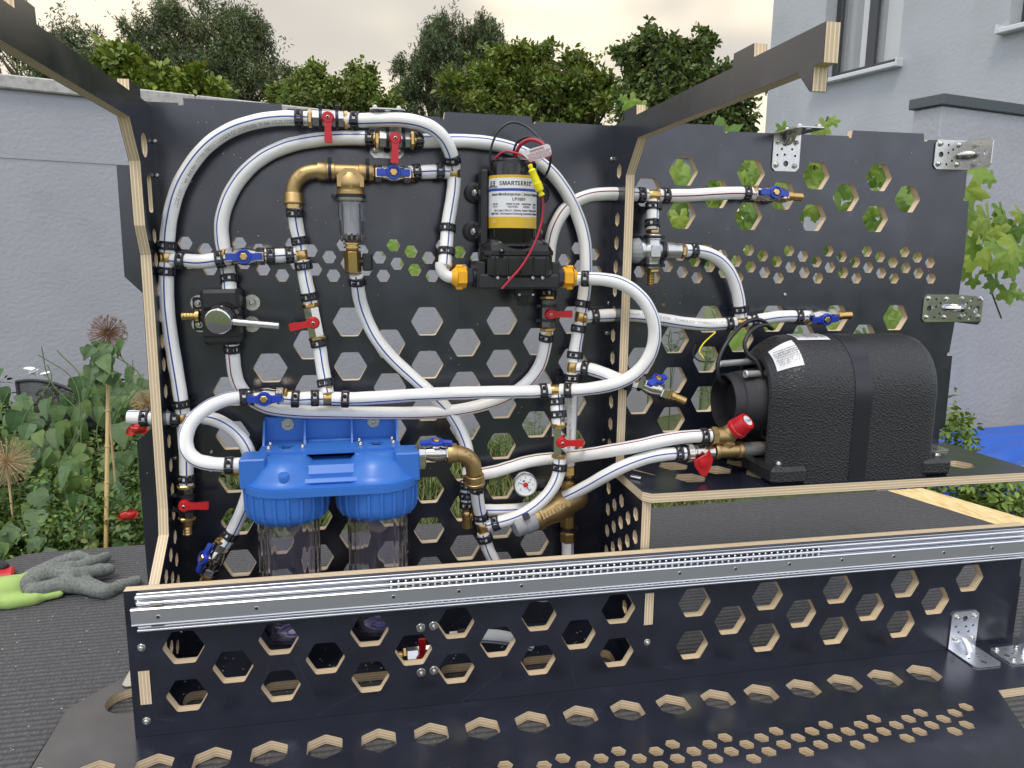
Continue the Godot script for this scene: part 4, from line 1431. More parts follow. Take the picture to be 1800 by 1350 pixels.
# ---------------------------------------------------------------- hoses
func make_hoses() -> void:
	hose("outermost white hose curving up from the left corner to the top edge", [V(361.4, 403.6, 26), V(363, 422.9, 26), V(369.4, 456.5, 26), V(381.8, 493, 27), V(401.5, 526.3, 28), V(425.9, 554.3, 28), V(456.8, 575.6, 28), V(492.3, 588.5, 29), V(527.7, 594.5, 30), V(567.9, 595.4, 30)], [10, -16], false, -0.15, ["LILIE COM flex  Art.Nr. 17/15 TRINKWASSER Q1 (120120)  3104  LILIE.COM  flexschlauch 7 (silha)", 66.0, 0.66, 5.2])
	hose("white hose running down along the left divider, below the leftmost tee", [V(360, 389.1, 26), V(357.3, 358.2, 26), V(356.3, 325.3, 26), V(358.2, 283.7, 26), V(361.8, 241.5, 26), V(365.5, 200.4, 26), V(368.2, 167.5, 26)], [12, -14], false, 0.1)
	hose("short white hose between the leftmost tee and the first blue ball valve", [V(367.1, 394, 27), V(385.3, 392.5, 30), V(406.8, 391.1, 34), V(433, 394.6, 36), V(452.7, 398, 36)], [14, -18], false, 0.2)
	hose("very short white hose between the first blue ball valve and the strainer's tee", [V(497, 400, 36), V(508.1, 400.1, 35), V(524, 401, 33), V(540, 402.4, 31)], [8, -9], false, 0.0)
	hose("inner white hose curving from the steel bracket's valve down to the shower mixer", [V(665.8, 570.5, 38), V(643, 570.9, 34), V(610.4, 571, 24), V(571.2, 566.9, 20), V(533, 557.8, 18), V(498.1, 540.8, 17), V(469.1, 515.2, 16), V(448.5, 484.3, 15), V(436.2, 448.5, 14), V(435.3, 420.7, 13), V(438.7, 394.3, 13), V(442.2, 370.4, 18), V(443.8, 348.3, 26)], [14, -18], false, 0.4)
	hose("white hose from the topmost red lever round the corner down to a brass tee", [V(617.7, 595.8, 31), V(637.1, 595, 36), V(666.2, 595.8, 44), V(696.1, 596.1, 50), V(720.5, 592.9, 52), V(741.1, 585.8, 52), V(757.1, 573.1, 50), V(767.8, 556.4, 44), V(773, 541.1, 36), V(775.3, 532.6, 31)], [14, -15], false, 0.62)
	hose("long white hose arching over the pump and down left of the middle divider", [V(708.8, 569.7, 38), V(727.7, 570.3, 32), V(761.1, 572.8, 22), V(804.6, 573.9, 20), V(848.7, 569.6, 20), V(889.1, 557.5, 20), V(923.9, 536.4, 20), V(952.3, 505.2, 20), V(972.7, 469.7, 20), V(985.5, 430.8, 22), V(988.8, 393.1, 24), V(987.7, 354.1, 25), V(983.5, 322.2, 26), V(981.8, 313.9, 26)], [12, -14], false, -0.5)
	hose("very short white hose between the two brass tees left of the middle divider", [V(979.8, 297.3, 26), V(976.8, 276.1, 27), V(973.6, 255.8, 28), V(970.8, 232.7, 30)], [10, -12], false, -0.4)
	hose("upright white hose hanging from the lower tee to the brass pressure reducer", [V(968.8, 215.9, 30), V(968.3, 197, 30), V(968.8, 168.2, 29), V(968.6, 129.6, 28), V(968.1, 90.7, 28), V(967.4, 58.4, 28)], [8], false, -0.9, ["Trinkwasser LILIE.COM flex TRINKWASSER Q1", 24.0, 0.35, 4.0])
	hose("short white hose right of the strainer's blue handled valve", [V(706.9, 523.9, 32), V(723.9, 525.3, 31), V(747, 526.9, 30), V(768.5, 527.1, 30)], [12, -14])
	hose("white hose dropping from the top tee to the yellow pump fitting", [V(775.8, 518.6, 30), V(774.3, 500.1, 31), V(770.5, 477.2, 33), V(765.7, 451.6, 36), V(762.8, 427.8, 42), V(760, 406.6, 50), V(757.7, 387.2, 58)], [-22, -60], false, -0.1)
	hose("short bent hose hanging from the strainer's brass elbow", [V(541.7, 472.3, 34), V(541.5, 457.8, 33), V(543.1, 439.9, 31), V(546.4, 421.9, 30), V(547.9, 408.7, 30)], [10, -14], false, -0.1)
	hose("short white hose between the tee and the film wrapped red valve", [V(549, 393.7, 30), V(550.6, 382, 30), V(553.1, 361.9, 30), V(556.6, 343.3, 30), V(559.3, 326.3, 30)], [8, -14], false, -0.2)
	hose("white hose from the film wrapped red valve down to the long horizontal hose", [V(566.8, 279.9, 30), V(569.6, 262.6, 31), V(573, 234.1, 34), V(576.6, 211, 38), V(579.2, 194.9, 42)], [10, -16], false, -0.1)
	hose("red striped hose sagging from the shower mixer below the long horizontal hose", [V(443, 270.8, 26), V(443.1, 248.2, 24), V(443.9, 226, 20), V(448.8, 205.1, 16), V(463.2, 184.9, 14), V(487.5, 169.9, 14), V(529.5, 162.2, 14), V(589.7, 158.4, 14), V(651.1, 155.5, 14), V(713.9, 153.4, 14), V(768.9, 154.4, 14), V(820, 162.2, 14), V(862.4, 176, 14), V(895.2, 197.1, 15), V(916.3, 225.3, 17), V(924, 257.7, 22), V(925.8, 287.9, 28)], [8, -14], true, 0.4)
	hose("red striped hose rising behind the pump and passing the middle divider", [V(925.3, 337.3, 30), V(926.8, 358.6, 24), V(928.7, 389.9, 16), V(931.4, 421.3, 14), V(940.1, 452.5, 14), V(958.9, 480.3, 15), V(987.6, 496.6, 18), V(1019.3, 501.5, 22), V(1051.5, 501.2, 25), V(1087.7, 500.2, 26)], [6, -11], true, -0.45)
	hose("red striped hose from the divider tee to the topmost barbed valve", [V(1107.1, 500.6, 26), V(1128.5, 501.1, 26), V(1162.9, 502.4, 26), V(1202.1, 505.5, 27), V(1241.7, 507.7, 28), V(1277.4, 507.2, 28)], [11, -20], true, 0.15)
	hose("short upright hose above the chrome mixing valve", [V(1096.9, 491.4, 27), V(1095.2, 475.1, 32), V(1093.1, 457, 38), V(1092.8, 446.3, 40)], [10, 38], false, -0.4)
	hose("white hose curving from the chrome mixing valve down to the boiler tee", [V(1150.5, 413.6, 40), V(1169.3, 413.8, 38), V(1194.5, 409.4, 34), V(1219.4, 397.5, 30), V(1239.7, 377, 27), V(1254, 349.4, 25), V(1261.6, 322.6, 24), V(1265, 303.3, 24)], [14, -14], false, -0.1)
	hose("white hose with printed text passing through the middle divider towards the boiler", [V(990.3, 306.6, 27), V(1014.4, 308.2, 27), V(1043.5, 309, 27), V(1083.4, 306.7, 26), V(1123.9, 300.7, 25), V(1165.2, 294.5, 24), V(1206.4, 291.2, 24), V(1255.2, 293.7, 24)], [14, -13], false, 0.45, ["flexschlauch 7 (silha) LILIE.COM    TECHNOLOGY TRINKWASSER ART-NR. 17/15  LILIE.COM", 55.0, -0.35, 4.6])
	hose("short white hose right of the boiler tee", [V(1276.1, 295.4, 24), V(1299.6, 299.2, 25), V(1333.2, 304, 27), V(1361.6, 304.8, 28), V(1388.7, 304.1, 28)], [12, -20])
	hose("white hose looping from the yellow pump fitting round the front of the divider", [V(955.8, 369.2, 62), V(974.2, 369.5, 68), V(998.6, 369.1, 78), V(1023, 364.3, 88), V(1047.2, 350.7, 94), V(1066.4, 329.8, 97), V(1078.5, 302.5, 98), V(1080.3, 271.1, 97), V(1070.1, 242.3, 95), V(1049.5, 219.6, 92), V(1022, 205.5, 86), V(989.2, 196.5, 72), V(960.4, 192, 58), V(942.8, 191, 50)], [20, -14], false, -0.7)
	hose("long horizontal white hose across the panel above the filter", [V(926.8, 191.4, 50), V(906.2, 190.1, 50), V(864.4, 190.3, 50), V(809.6, 190.9, 50), V(755.9, 190.4, 49), V(703, 189, 48), V(651, 186.6, 46), V(616.7, 185.4, 44), V(586.1, 186.8, 42)], [12, -20], false, -0.55)
	hose("very short white hose between the filter's blue valve and the upright tee", [V(572.7, 187.6, 42), V(553.4, 187.9, 43), V(532.7, 187.9, 44), V(510.6, 191.1, 44)], [12, -22], false, 0.0)
	hose("white hose looping round from the valve above the filter into its inlet", [V(469.9, 193.2, 44), V(454.9, 193.3, 47), V(432.7, 191.1, 54), V(408.3, 180.7, 62), V(389.4, 163.7, 70), V(381.1, 143, 77), V(383.4, 124.2, 83), V(394.9, 111.3, 87), V(414.4, 105.3, 90), V(436, 102.5, 90), V(456.3, 101.6, 90)], [12, -16], false, 1.35)
	hose("cut white hose end sticking out through the left divider", [V(290.7, 162.8, 20), V(310, 161.7, 22), V(334, 160.4, 24), V(361.3, 159.5, 26)], [24, 68], false, -1.2)
	hose("white hose arching from the corner tee behind the blue filter", [V(374.9, 159.4, 26), V(392.2, 160.2, 28), V(413.3, 156.4, 30), V(432.3, 145.4, 31), V(448, 129.1, 32), V(458.5, 107.3, 32), V(463, 81.9, 32), V(460.1, 54.9, 32), V(450.4, 23.8, 33), V(437.4, -5.4, 34), V(424.5, -28.5, 34), V(416.4, -40, 34)], [14, -18], false, -0.45)
	hose("upright white hose below the corner tee, ending at the red lever in the corner", [V(367.7, 151.8, 26), V(368.7, 133.6, 27), V(368.9, 107.5, 28), V(368.3, 81.1, 29), V(366.9, 53.8, 30)], [-14], false, -0.2)
	hose("white hose sweeping from the strainer's drain across the panel down behind the elbow", [V(627, 373.3, 36), V(628.7, 356.1, 31), V(631.6, 334, 22), V(639.6, 307.3, 16), V(654.5, 275.1, 14), V(677.7, 244.1, 13), V(707.6, 214.4, 13), V(738, 185.9, 13), V(764.4, 159, 13), V(783.6, 128.3, 14), V(795.2, 98.4, 18), V(798.7, 71.6, 26), V(796.9, 51.4, 32)], [10, -20], false, 0.1)
	hose("very short ringed hose with three clips beside the brass elbow", [V(794.7, 39.7, 34), V(794.7, 23.3, 34), V(794.7, 8.8, 34), V(794.7, -3.9, 34)], [4, 21, 37], false, 0.0)
	hose("short white hose hanging from the brass elbow", [V(802.6, 53.6, 74), V(805.6, 35.9, 66), V(809.4, 11.8, 57), V(814.5, -10.5, 49), V(816.5, -24.5, 48)], [12, -12], false, -0.1)
	hose("white hose end going down behind the front panel's edge below the elbow tee", [V(819.4, -42.3, 48), V(822.8, -56.2, 48), V(828.5, -74.4, 48), V(837.2, -92.9, 48), V(848.8, -117.7, 48), V(861.2, -148.1, 50)], [10], false, 0.2)
	hose("white hose bending from the elbow tee up to the mirror bodied red valve", [V(826.2, -29.7, 49), V(839.8, -25.5, 52), V(860.5, -19.2, 57), V(885, -8.6, 61), V(909, 8.1, 63), V(927.4, 28.6, 64), V(939.3, 52.9, 64), V(942.5, 80.8, 62)], [14, -14], false, -0.35)
	hose("very short white hose between the long hose's end tee and the mirror bodied valve", [V(935.9, 182.8, 50), V(936.6, 167.7, 54), V(937.6, 148.2, 59), V(938.7, 135.5, 61)], [10, -18], false, -0.2)
	hose("upper white hose from behind the brass elbow to the boiler's red capped valve", [V(818.7, 51.6, 30), V(839.8, 53.9, 28), V(865.9, 59.7, 26), V(894.8, 66.8, 25), V(923.6, 70.7, 26), V(951.2, 73.5, 32), V(974.6, 81.4, 52), V(995.2, 91.4, 78), V(1020.1, 102.3, 102), V(1050.2, 112.8, 122), V(1090.2, 121.6, 127), V(1127.1, 126.1, 129), V(1168.9, 127, 130)], [-12], true, -1.1)
	hose("lower white hose rising from the elbow tee to the boiler's red butterfly valve", [V(819.3, -11.4, 28), V(842.5, -13.5, 26), V(876.5, -14.9, 25), V(910.1, -11.2, 27), V(942, -0.1, 36), V(969.6, 20.4, 58), V(990.7, 42.4, 82), V(1010.2, 62.7, 102), V(1034.5, 80.8, 117), V(1069, 94.1, 124), V(1099.9, 99.6, 129), V(1127.2, 99.6, 130)], [-12], false, -0.35)
	hose("short white hose slanting from the lower tee to the barbed valve by the divider", [V(977, 224.8, 34), V(991.3, 224.2, 44), V(1011.3, 218.9, 60), V(1033.6, 210.5, 74), V(1061.2, 203.1, 83)], [14, -14], false, 0.5)
	hose("short white hose below the brass pressure reducer", [V(968.1, -75.5, 30), V(968.5, -93.9, 30), V(968.7, -124, 32), V(969.4, -161.9, 40)], [], false, -0.5)
	hose("white hose lying low behind the front panel, seen through its hexagon holes", [V(760, -90, 120), V(800, -96, 128), V(850, -100, 130), V(900, -120, 130), V(930, -108, 140), V(952, -88, 150), V(958, -84, 150)], [22], false, 0.4)
	hose("white hose lying on the base behind the front panel's lower holes", [V(752, -168, 150), V(790, -166, 152), V(830, -172, 152), V(880, -190, 150)], [18], false, 0.3)

# ---------------------------------------------------------------- devices
func sub(called: String, parts: Array, parent: Node3D) -> MeshInstance3D:
	return part(called, parts, parent)

func ring(g: G, at: Vector3, d: Vector3, prof: Array, seg := 28) -> void:
	lathe(g, mm(prof), along(at, d), seg)

func face_frame(at: Vector3, n: Vector3) -> Transform3D:
	var z := n.normalized()
	var x := Vector3.UP.cross(z).normalized()
	return Transform3D(Basis(x, z.cross(x), z), at)

func make_devices() -> void:
	var g: G
	var h: G
	var U := Vector3(0, 1, 0)
	var R := Vector3(1, 0, 0)
	var F := Vector3(0, 0, 1)
	var root: Node3D
	var p: Node3D
	# ---- strainer with brass head and clear bowl
	root = thing("strainer", "brass water strainer with a clear hanging bowl, left of the black pump", "water filter", V(622, 395, 40))
	g = G.new()
	ring(g, V(588, 522, 36), R, [0, 0, 12.0, 0, 12.6, 0.8, 12.6, 12, 11.4, 13, 11.4, 46, 12.6, 47, 12.6, 66, 12.0, 67, 0, 67])
	ring(g, V(622, 489, 40), U, [0, 0, 19, 0, 20.5, 1, 20.5, 5, 19.4, 6, 19.4, 10, 20.2, 11, 20.2, 18, 18.5, 24, 15.5, 31, 12, 35, 0, 38])
	prism(g, PackedVector2Array([Vector2(-0.019, 0), Vector2(0.019, 0), Vector2(0.019, 0.014), Vector2(0.006, 0.026), Vector2(-0.008, 0.026), Vector2(-0.019, 0.016)]), 0.012, Transform3D(Basis(), V(622, 500, 43)))
	p = part("head", [g, M.cast_brass], root)
	g = G.new()
	lettering(g, "1/2", 0.010, Transform3D(Basis(), V(622, 515, 55.2)), true, 0.0008)
	lettering(g, "G", 0.006, Transform3D(Basis(), V(622, 501, 60)), false, 0.0008, 0.02)
	part("raised_lettering", [g, M.cast_brass], p)
	g = G.new()
	var el := smooth_path([V(580, 522, 36), V(568, 521, 36), V(556, 517, 36), V(546, 508, 36), V(541, 497, 35.5), V(540, 486, 35)], 6)
	tube(g, el, 0.0108, 20)
	ring(g, V(576, 522, 36), R, [11, 0, 13.2, 0, 13.4, 1, 13.4, 11, 13, 12, 11, 12])
	ring(g, V(540, 475, 34.5), U, [10, 0, 13.6, 0, 14.2, 1, 14.2, 3.5, 13.4, 4.5, 13.2, 15, 12.4, 16, 10, 16])
	p = part("elbow", [g, M.cast_brass], root)
	g = G.new()
	lettering(g, "1/2", 0.0085, Transform3D(Basis(F, 0.0) * Basis(Vector3(0, 0, 1), 0.9), V(550.5, 513.5, 47)), false, 0.0008)
	part("raised_lettering", [g, M.cast_brass], p)
	g = G.new()
	ring(g, V(540, 464, 34), U, [0, 0, 9, 0, 9, 4, 11.8, 4.4, 11.8, 10.6, 0, 11])
	part("nut", [g, M.brass], root)
	cable_tie_at(root, V(593, 522, 36), R, 0.0132, U)
	cable_tie_at(root, V(647, 522, 36), R, 0.0132, U)
	cable_tie_at(root, V(622, 487, 40), U, 0.0212, -R)
	g = G.new()
	ring(g, V(622, 480, 40), U, [0, 0, 20.4, 0, 20.8, 0.6, 20.8, 6.6, 20, 7.4, 0, 7.4])
	part("collar", [g, M.satin_chrome], root)
	g = G.new()
	var pr := mm([9, 420.5, 14, 421, 17.5, 425, 18.2, 434, 18.6, 452, 20.0, 460, 20.4, 479, 17.8, 479, 17.4, 460, 16.0, 450, 15.6, 434, 14.8, 427, 9, 424])
	lathe(g, pr, Transform3D(Basis(), Vector3(0.622, 1, 0.04)), 30)
	for k in 14:
		var a := TAU * k / 14
		var c := Vector3(sin(a), 0, cos(a))
		rod(g, V(622, 425, 40) + c * 0.0176, V(622, 434, 40) + c * 0.0184, 0.0016, 0.0012, 8)
		if k % 2 == 0:
			rod(g, V(622, 452, 40) + c * 0.0192, V(622, 477, 40) + c * 0.0204, 0.0014, 0.0014, 8)
	part("bowl", [g, M.clear], root)
	g = G.new()
	ring(g, V(622, 432, 40), U, [0, 0, 11.5, 0, 11.5, 47, 0, 47])
	m_make("gauze", 0.60, 0.63, 0.62, 0.5)
	part("strainer_gauze", [g, M.gauze], root)
	g = G.new()
	ring(g, V(622, 409, 40), U, [0, 0, 8.5, 0, 9, 0.6, 9, 3, 12.2, 3.4, 12.2, 6, 9.6, 6.4, 9.6, 8.6, 12.6, 9, 12.6, 11, 0, 11.4])
	hexnut(g, V(622.5, 377, 37), V(622, 408.8, 40), 0.0125)
	part("drain_valve", [g, M.brass], root)
	g = G.new()
	bbox(g, 636, 379, 26, 651, 405, 42, 2)
	rod(g, V(630, 392, 36), V(638, 392, 36), 0.006)
	part("drain_handle", [g, M.black_satin], root)
	# ---- pump
	root = thing("water_pump", "black water pump with a white and yellow label and yellow fittings at both sides", "pump", V(861, 356, 55))
	var px := 861.0
	var pz := 57.0
	g = G.new()
	ring(g, V(px, 412, pz), U, [0, 0, 35.4, 0, 35.9, 1, 35.9, 125, 35.2, 127, 33.5, 127.6, 33.5, 130, 30, 132.5, 16, 133.5, 0, 133.5], 48)
	part("motor", [g, M.black_gloss], root)
	g = G.new()
	for s in [-1, 1]:
		bbox(g, px + s * 41 - 6, 414, 20, px + s * 41 + 6, 531 if s < 0 else 500, 52, 3)
	bbox(g, px - 36, 420, 1, px + 36, 520, 24, 3)
	part("mounting_bracket", [g, M.black_satin], root)
	for q in [V(811, 499, 0), V(809, 440, 0), V(914, 441, 0), V(915, 499, 0)]:
		g = G.new()
		ring(g, q, F, [0, 0.4, 15, 0.4, 16, 1.4, 16, 6.5, 14.5, 8, 9, 8.4, 8, 10, 0, 10], 26)
		bbox(g, q.x * 1000 - 2, q.y * 1000 - 1013, 1, q.x * 1000 + (26 if q.x < px * 0.001 else -26), q.y * 1000 - 987, 12, 3)
		var ft := part("foot", [g, M.rubber], root)
		g = G.new()
		bolt(g, q + Vector3(0, 0, 0.0101), F, 5.2, 4.2)
		part("bolt", [g, M.stainless], ft)
	g = G.new(); h = G.new()
	var h3 := G.new()
	var hb := G.new()
	var lb := [0, 0]
	lathe(g, mm([36.15, 460.5, 36.15, 516]), Transform3D(Basis(), Vector3(px * 0.001, 1, pz * 0.001)), 48)
	lathe(h, mm([36.16, 444.2, 36.16, 460.5]), Transform3D(Basis(), Vector3(px * 0.001, 1, pz * 0.001)), 48)
	lathe(h, mm([36.16, 516, 36.16, 520.2]), Transform3D(Basis(), Vector3(px * 0.001, 1, pz * 0.001)), 48)
	lathe(hb, mm([36.25, 497.2, 36.25, 501.2]), Transform3D(Basis(), Vector3(px * 0.001, 1, pz * 0.001)), 48)
	p = part("label", [g, M.label_white, h, M.label_yellow, hb, M.label_blue], root)
	g = G.new(); h = G.new(); h3 = G.new()
	var rb := 0.0363
	var lf := func(ang: float, y: float) -> Transform3D:
		var b := Basis(Vector3(0, 1, 0), ang)
		return Transform3D(b, V(px, y, pz) + b * Vector3(0, 0, rb))
	var fc := -0.22
	lettering(g, "SMARTSERIE", 0.0060, lf.call(fc + 0.14, 508.2), true, 0.0002, rb, true, 1.05)
	lettering(g, "TM", 0.0020, lf.call(fc + 0.83, 510.2), false, 0.0002, rb)
	lettering(g, "LILIE", 0.0078, lf.call(fc - 0.98, 508.0), true, 0.0002, rb, true, 0.62)
	lettering(g, "WATER SYSTEMS", 0.0013, lf.call(fc - 0.98, 503.0), false, 0.0002, rb)
	lettering(g, "Sensor-Membranpumpe | Sensor Diaphragm Pump", 0.0040, lf.call(fc + 0.42, 492.6), true, 0.0002, rb, true, 0.78)
	lettering(g, "LP1001", 0.0046, lf.call(fc + 0.28, 485.6), true, 0.0002, rb)
	for e in [[-0.78, "VOLTS", "12 V"], [0.02, "OPEN FLOW", "14,0 l/min"], [0.62, "PRESSURE", "4,0 bar"], [1.12, "AMPS", "10 A"]]:
		lettering(g, e[1], 0.0026, lf.call(fc + e[0], 478.6), true, 0.0002, rb)
		lettering(g, e[2], 0.0026, lf.call(fc + e[0], 474.4), false, 0.0002, rb)
		lettering(g, "__________", 0.0022, lf.call(fc + e[0], 477.2), false, 0.0002, rb)
	lettering(g, "Rot / Leon 1 Plus (+) | Patron, Fusion 1 Plus (+) 10,0 A", 0.0029, lf.call(fc + 0.25, 469.4), true, 0.0002, rb, true, 0.78)
	lettering(g, "PUMP FUSE | 10,0 Ampere Sicherung verwenden / Repuesto", 0.0029, lf.call(fc + 0.15, 464.8), true, 0.0002, rb, true, 0.78)
	for k in 4:
		lettering(h3, ["Art.-Nr. 17/15", "Made for water", "www.lilie.com", "0120 3104"][k], 0.0024, lf.call(fc + 0.80, 457.6 - k * 3.4), false, 0.0002, rb)
	lettering(h3, "LILIE", 0.0052, lf.call(fc - 0.86, 454.0), true, 0.0002, rb, true, 0.7)
	m_make("ink_pale", 0.75, 0.62, 0.25, 0.5)
	part("print", [g, M.ink, h3, M.ink_pale], p)
	g = G.new()
	cbox(g, Transform3D(Basis(), V(865, 408, 56)), Vector3(0.104, 0.024, 0.086), 0.009)
	cbox(g, Transform3D(Basis(), V(865, 388, 56)), Vector3(0.098, 0.036, 0.092), 0.006)
	for k in 5:
		cbox(g, Transform3D(Basis(), V(826 + k * 19.5, 389, 102.6)), Vector3(0.003, 0.030, 0.003), 0.001)
	rod(g, V(836, 412, 98), V(838, 408, 101), 0.004)
	ring(g, V(865, 418, 56), U, [0, 0, 41, 0, 41, 3, 38, 5, 0, 5], 40)
	blob(g, [[V(836, 404, 66), V(894, 404, 66), 0.0275, 0.0275], [V(836, 404, 44), V(894, 404, 44), 0.026, 0.026]], 0.0028, 0.01)
	p = part("pump_head", [g, M.black_gloss], root)
	g = G.new()
	cbox(g, Transform3D(Basis(), V(865, 366, 54)), Vector3(0.122, 0.022, 0.088), 0.003)
	for s in [-1, 1]:
		cbox(g, Transform3D(Basis(), V(865 + s * 56, 375, 54)), Vector3(0.013, 0.040, 0.07), 0.002)
		rod(g, V(865 + s * 58, 371, 62), V(865 + s * 66, 371, 62), 0.013)
	part("valve_housing", [g, M.black_satin], root)
	for e in [831, 848, 884, 899]:
		g = G.new()
		bolt(g, V(e, 371.5, 98.2), F, 0.0, 3.1)
		part("screw", [g, M.stainless], root)
	g = G.new()
	cbox(g, Transform3D(Basis(), V(877, 352, 64)), Vector3(0.027, 0.020, 0.030), 0.003)
	rod(g, V(877, 345, 66), V(876, 328, 66), 0.0095, 0.0078)
	cbox(g, Transform3D(Basis(), V(874, 342, 66)), Vector3(0.022, 0.012, 0.006), 0.002)
	part("pressure_switch", [g, M.black_matt], root)
	for e in [868, 889]:
		g = G.new()
		bolt(g, V(e, 346, 79), F, 0.0, 2.6)
		part("screw", [g, M.stainless], root)
	for s in [-1.0, 1.0]:
		var sx: float = 865 + s * 66
		var y := 371.0
		g = G.new()
		hexnut(g, V(sx, y, 62), V(sx + s * 9, y, 62), 0.0135)
		part("port_nut", [g, M.navy], root)
		var fx := thing("screw_fitting", "yellow screw fitting with white elbow on the pump's intake" if s < 0 else "yellow screw fitting on the pump's outlet, feeding the looping hose", "pipe fitting", V(sx + s * 20, y - 14, 62), "yellow pump fittings")
		g = G.new()
		hexnut(g, V(sx + s * 9, y, 62), V(sx + s * 24, y, 62), 0.0165)
		ring(g, V(sx + s * 24, y, 62), R * s, [16, 0, 15.6, 1, 11, 6.5, 10, 8, 0, 8])
		for e in [-1.0, 1.0]:
			cbox(g, Transform3D(Basis(), V(sx + s * 20, y + e * 15.2, 64)), Vector3(0.0115, 0.007, 0.006), 0.002)
		part("wing_nut", [g, M.amber], fx)
		g = G.new()
		if s < 0:
			tube(g, smooth_path([V(sx - 28, y, 62), V(sx - 36, y + 0.5, 61.5), V(sx - 43, y + 5, 60.5), V(sx - 47, y + 13, 59.5), V(sx - 47.5, y + 22, 58.5)], 5), PackedFloat32Array([0.0088, 0.0088, 0.0088, 0.0088, 0.0088, 0.0088, 0.0088, 0.0088, 0.0088, 0.0088, 0.0088, 0.0088, 0.0088, 0.0088, 0.0088, 0.0088, 0.0088, 0.0088, 0.0088, 0.0085, 0.008]), 18)
		else:
			rod(g, V(sx + 28, y, 62), V(sx + 40, y, 62), 0.0085)
		part("spigot", [g, M.white_plastic], fx)
	# wires
	wire("black pump wire arching over the top of the pump", [V(829, 530, 50), V(827, 548, 52), V(830, 568, 54), V(841, 588, 56), V(858, 598, 58), V(876, 594, 62), V(890, 582, 72), V(897, 570, 84)], 0.0017, M.black_satin)
	wire("black wire hanging in a small loop behind the pump's paper tag", [V(868, 542, 50), V(862, 556, 56), V(866, 570, 64), V(879, 576, 74), V(893, 572, 84), V(900, 566, 92), V(911, 552, 84), V(914, 536, 70), V(911, 522, 56), V(903, 505, 45)], 0.0018, M.black_satin)
	wire("thick red wire bent in an arch under the paper tag", [V(866, 541, 54), V(864, 553, 64), V(869, 565, 74), V(880, 571, 84), V(893, 567, 94), V(899, 560, 102)], 0.0028, M.red_wire)
	wire("thin red wire from the pump's top to the yellow connector", [V(828, 532, 60), V(834, 547, 68), V(845, 554, 76), V(860, 551, 86), V(872, 545, 95), V(879, 540, 100)], 0.0016, M.red_wire)
	root = thing("wire_connector", "bright yellow inline fuse connector hanging in front of the pump label", "connector", V(890, 484, 104))
	g = G.new()
	var ca := V(874.4, 533.5, 110)
	var cb := V(893.7, 489.5, 110)
	var cd := (cb - ca).normalized()
	var cl := ca.distance_to(cb) * 1000
	ring(g, ca, cd, [0, 0, 2.6, 0, 3.4, 1.5, 3.4, 4, 2.8, 5.5, 2.8, cl * 0.14, 4.6, cl * 0.16, 5.6, cl * 0.20, 5.0, cl * 0.24, 5.6, cl * 0.46, 5.8, cl * 0.58, 6.6, cl * 0.59, 6.4, cl * 0.74, 5.8, cl * 0.82, 3.0, cl * 0.86, 3.0, cl * 0.90, 4.4, cl * 0.92, 4.4, cl * 0.98, 3.0, cl, 0, cl], 20)
	part("shell", [g, M.yellow], root)
	wire("red wire running down across the pump from the yellow connector", [cb, V(896.1, 476, 108), V(895.2, 456.6, 106), V(889.6, 435.3, 106), V(880.5, 413.8, 106), V(865.5, 389, 106), V(849.4, 370.7, 106), V(835.9, 355.7, 106)], 0.0018, M.red_wire)
	root = thing("paper_tag", "small white warning tag with red print tied to the pump wires", "tag", V(874.8, 536.1, 108))
	g = G.new()
	var t0 := V(860.9, 550, 106)
	var t1 := V(900.3, 562.4, 112)
	var t2 := V(908.9, 549.4, 112)
	var t3 := V(875.3, 535.5, 106)
	var tx := (t1 - t0).normalized()
	var ty := (t0 - t3 - tx * (t0 - t3).dot(tx)).normalized()
	var tf := Transform3D(Basis(tx, ty, tx.cross(ty)), (t0 + t1 + t2 + t3) / 4)
	var tw := (t0.distance_to(t1) + t3.distance_to(t2)) / 2
	var th := absf((t0 - t3).dot(ty)) * 0.94
	var tp := PackedVector2Array([Vector2(-tw / 2 - 0.004, th / 2), Vector2(tw / 2 - 0.003, th / 2), Vector2(tw / 2, th / 2 - 0.003), Vector2(tw / 2, -th / 2 + 0.003), Vector2(tw / 2 - 0.003, -th / 2), Vector2(-tw / 2 + 0.006, -th / 2)])
	prism(g, tp, 0.0006, tf)
	part("paper", [g, M.label_white], root)
	g = G.new()
	lettering(g, "WARNING", 0.0032, tf * Transform3D(Basis(), Vector3(0, th / 2 - 0.0035, 0.0008)), true, 0.0002)
	for k in 5:
		lettering(g, ["connect red wire to plus", "fuse 10 A fitted in line", "keep away from open heat", "switch off before opening", "dry running is harmful"][k], 0.0020, tf * Transform3D(Basis(), Vector3(0.001, th / 2 - 0.0075 - k * 0.0027, 0.0008)), false, 0.0002)
	part("print", [g, M.ink_red], root)
	# ---- blue double filter
	root = thing("filter_housing", "blue double water filter housing with two clear bowls", "water filter", V(585, -178, 85))
	var cxs := [519.0, 649.5]
	var cz := 86.0
	g = G.new()
	cbox(g, Transform3D(Basis(), V(583, 132, 5)), Vector3(0.203, 0.042, 0.006), 0.002)
	for e in [482.5, 543.0, 614.0, 683.5]:
		prism(g, PackedVector2Array([Vector2(0, 0), Vector2(0.034, 0), Vector2(0.010, 0.034), Vector2(0, 0.036)]), 0.003, Transform3D(Basis(F, U, R), V(e - 1.5, 115, 8)))
	p = part("wall_flange", [g, M.blue_housing], root)
	for e in [V(516.3, 140.6, 8.5), V(647.8, 140.5, 8.5)]:
		h = G.new()
		bolt(h, e, F, 10.0, 3.2)
		part("bolt", [h, M.stainless], p)
	g = G.new(); h = G.new()
	var lie := Basis(R, F, U)
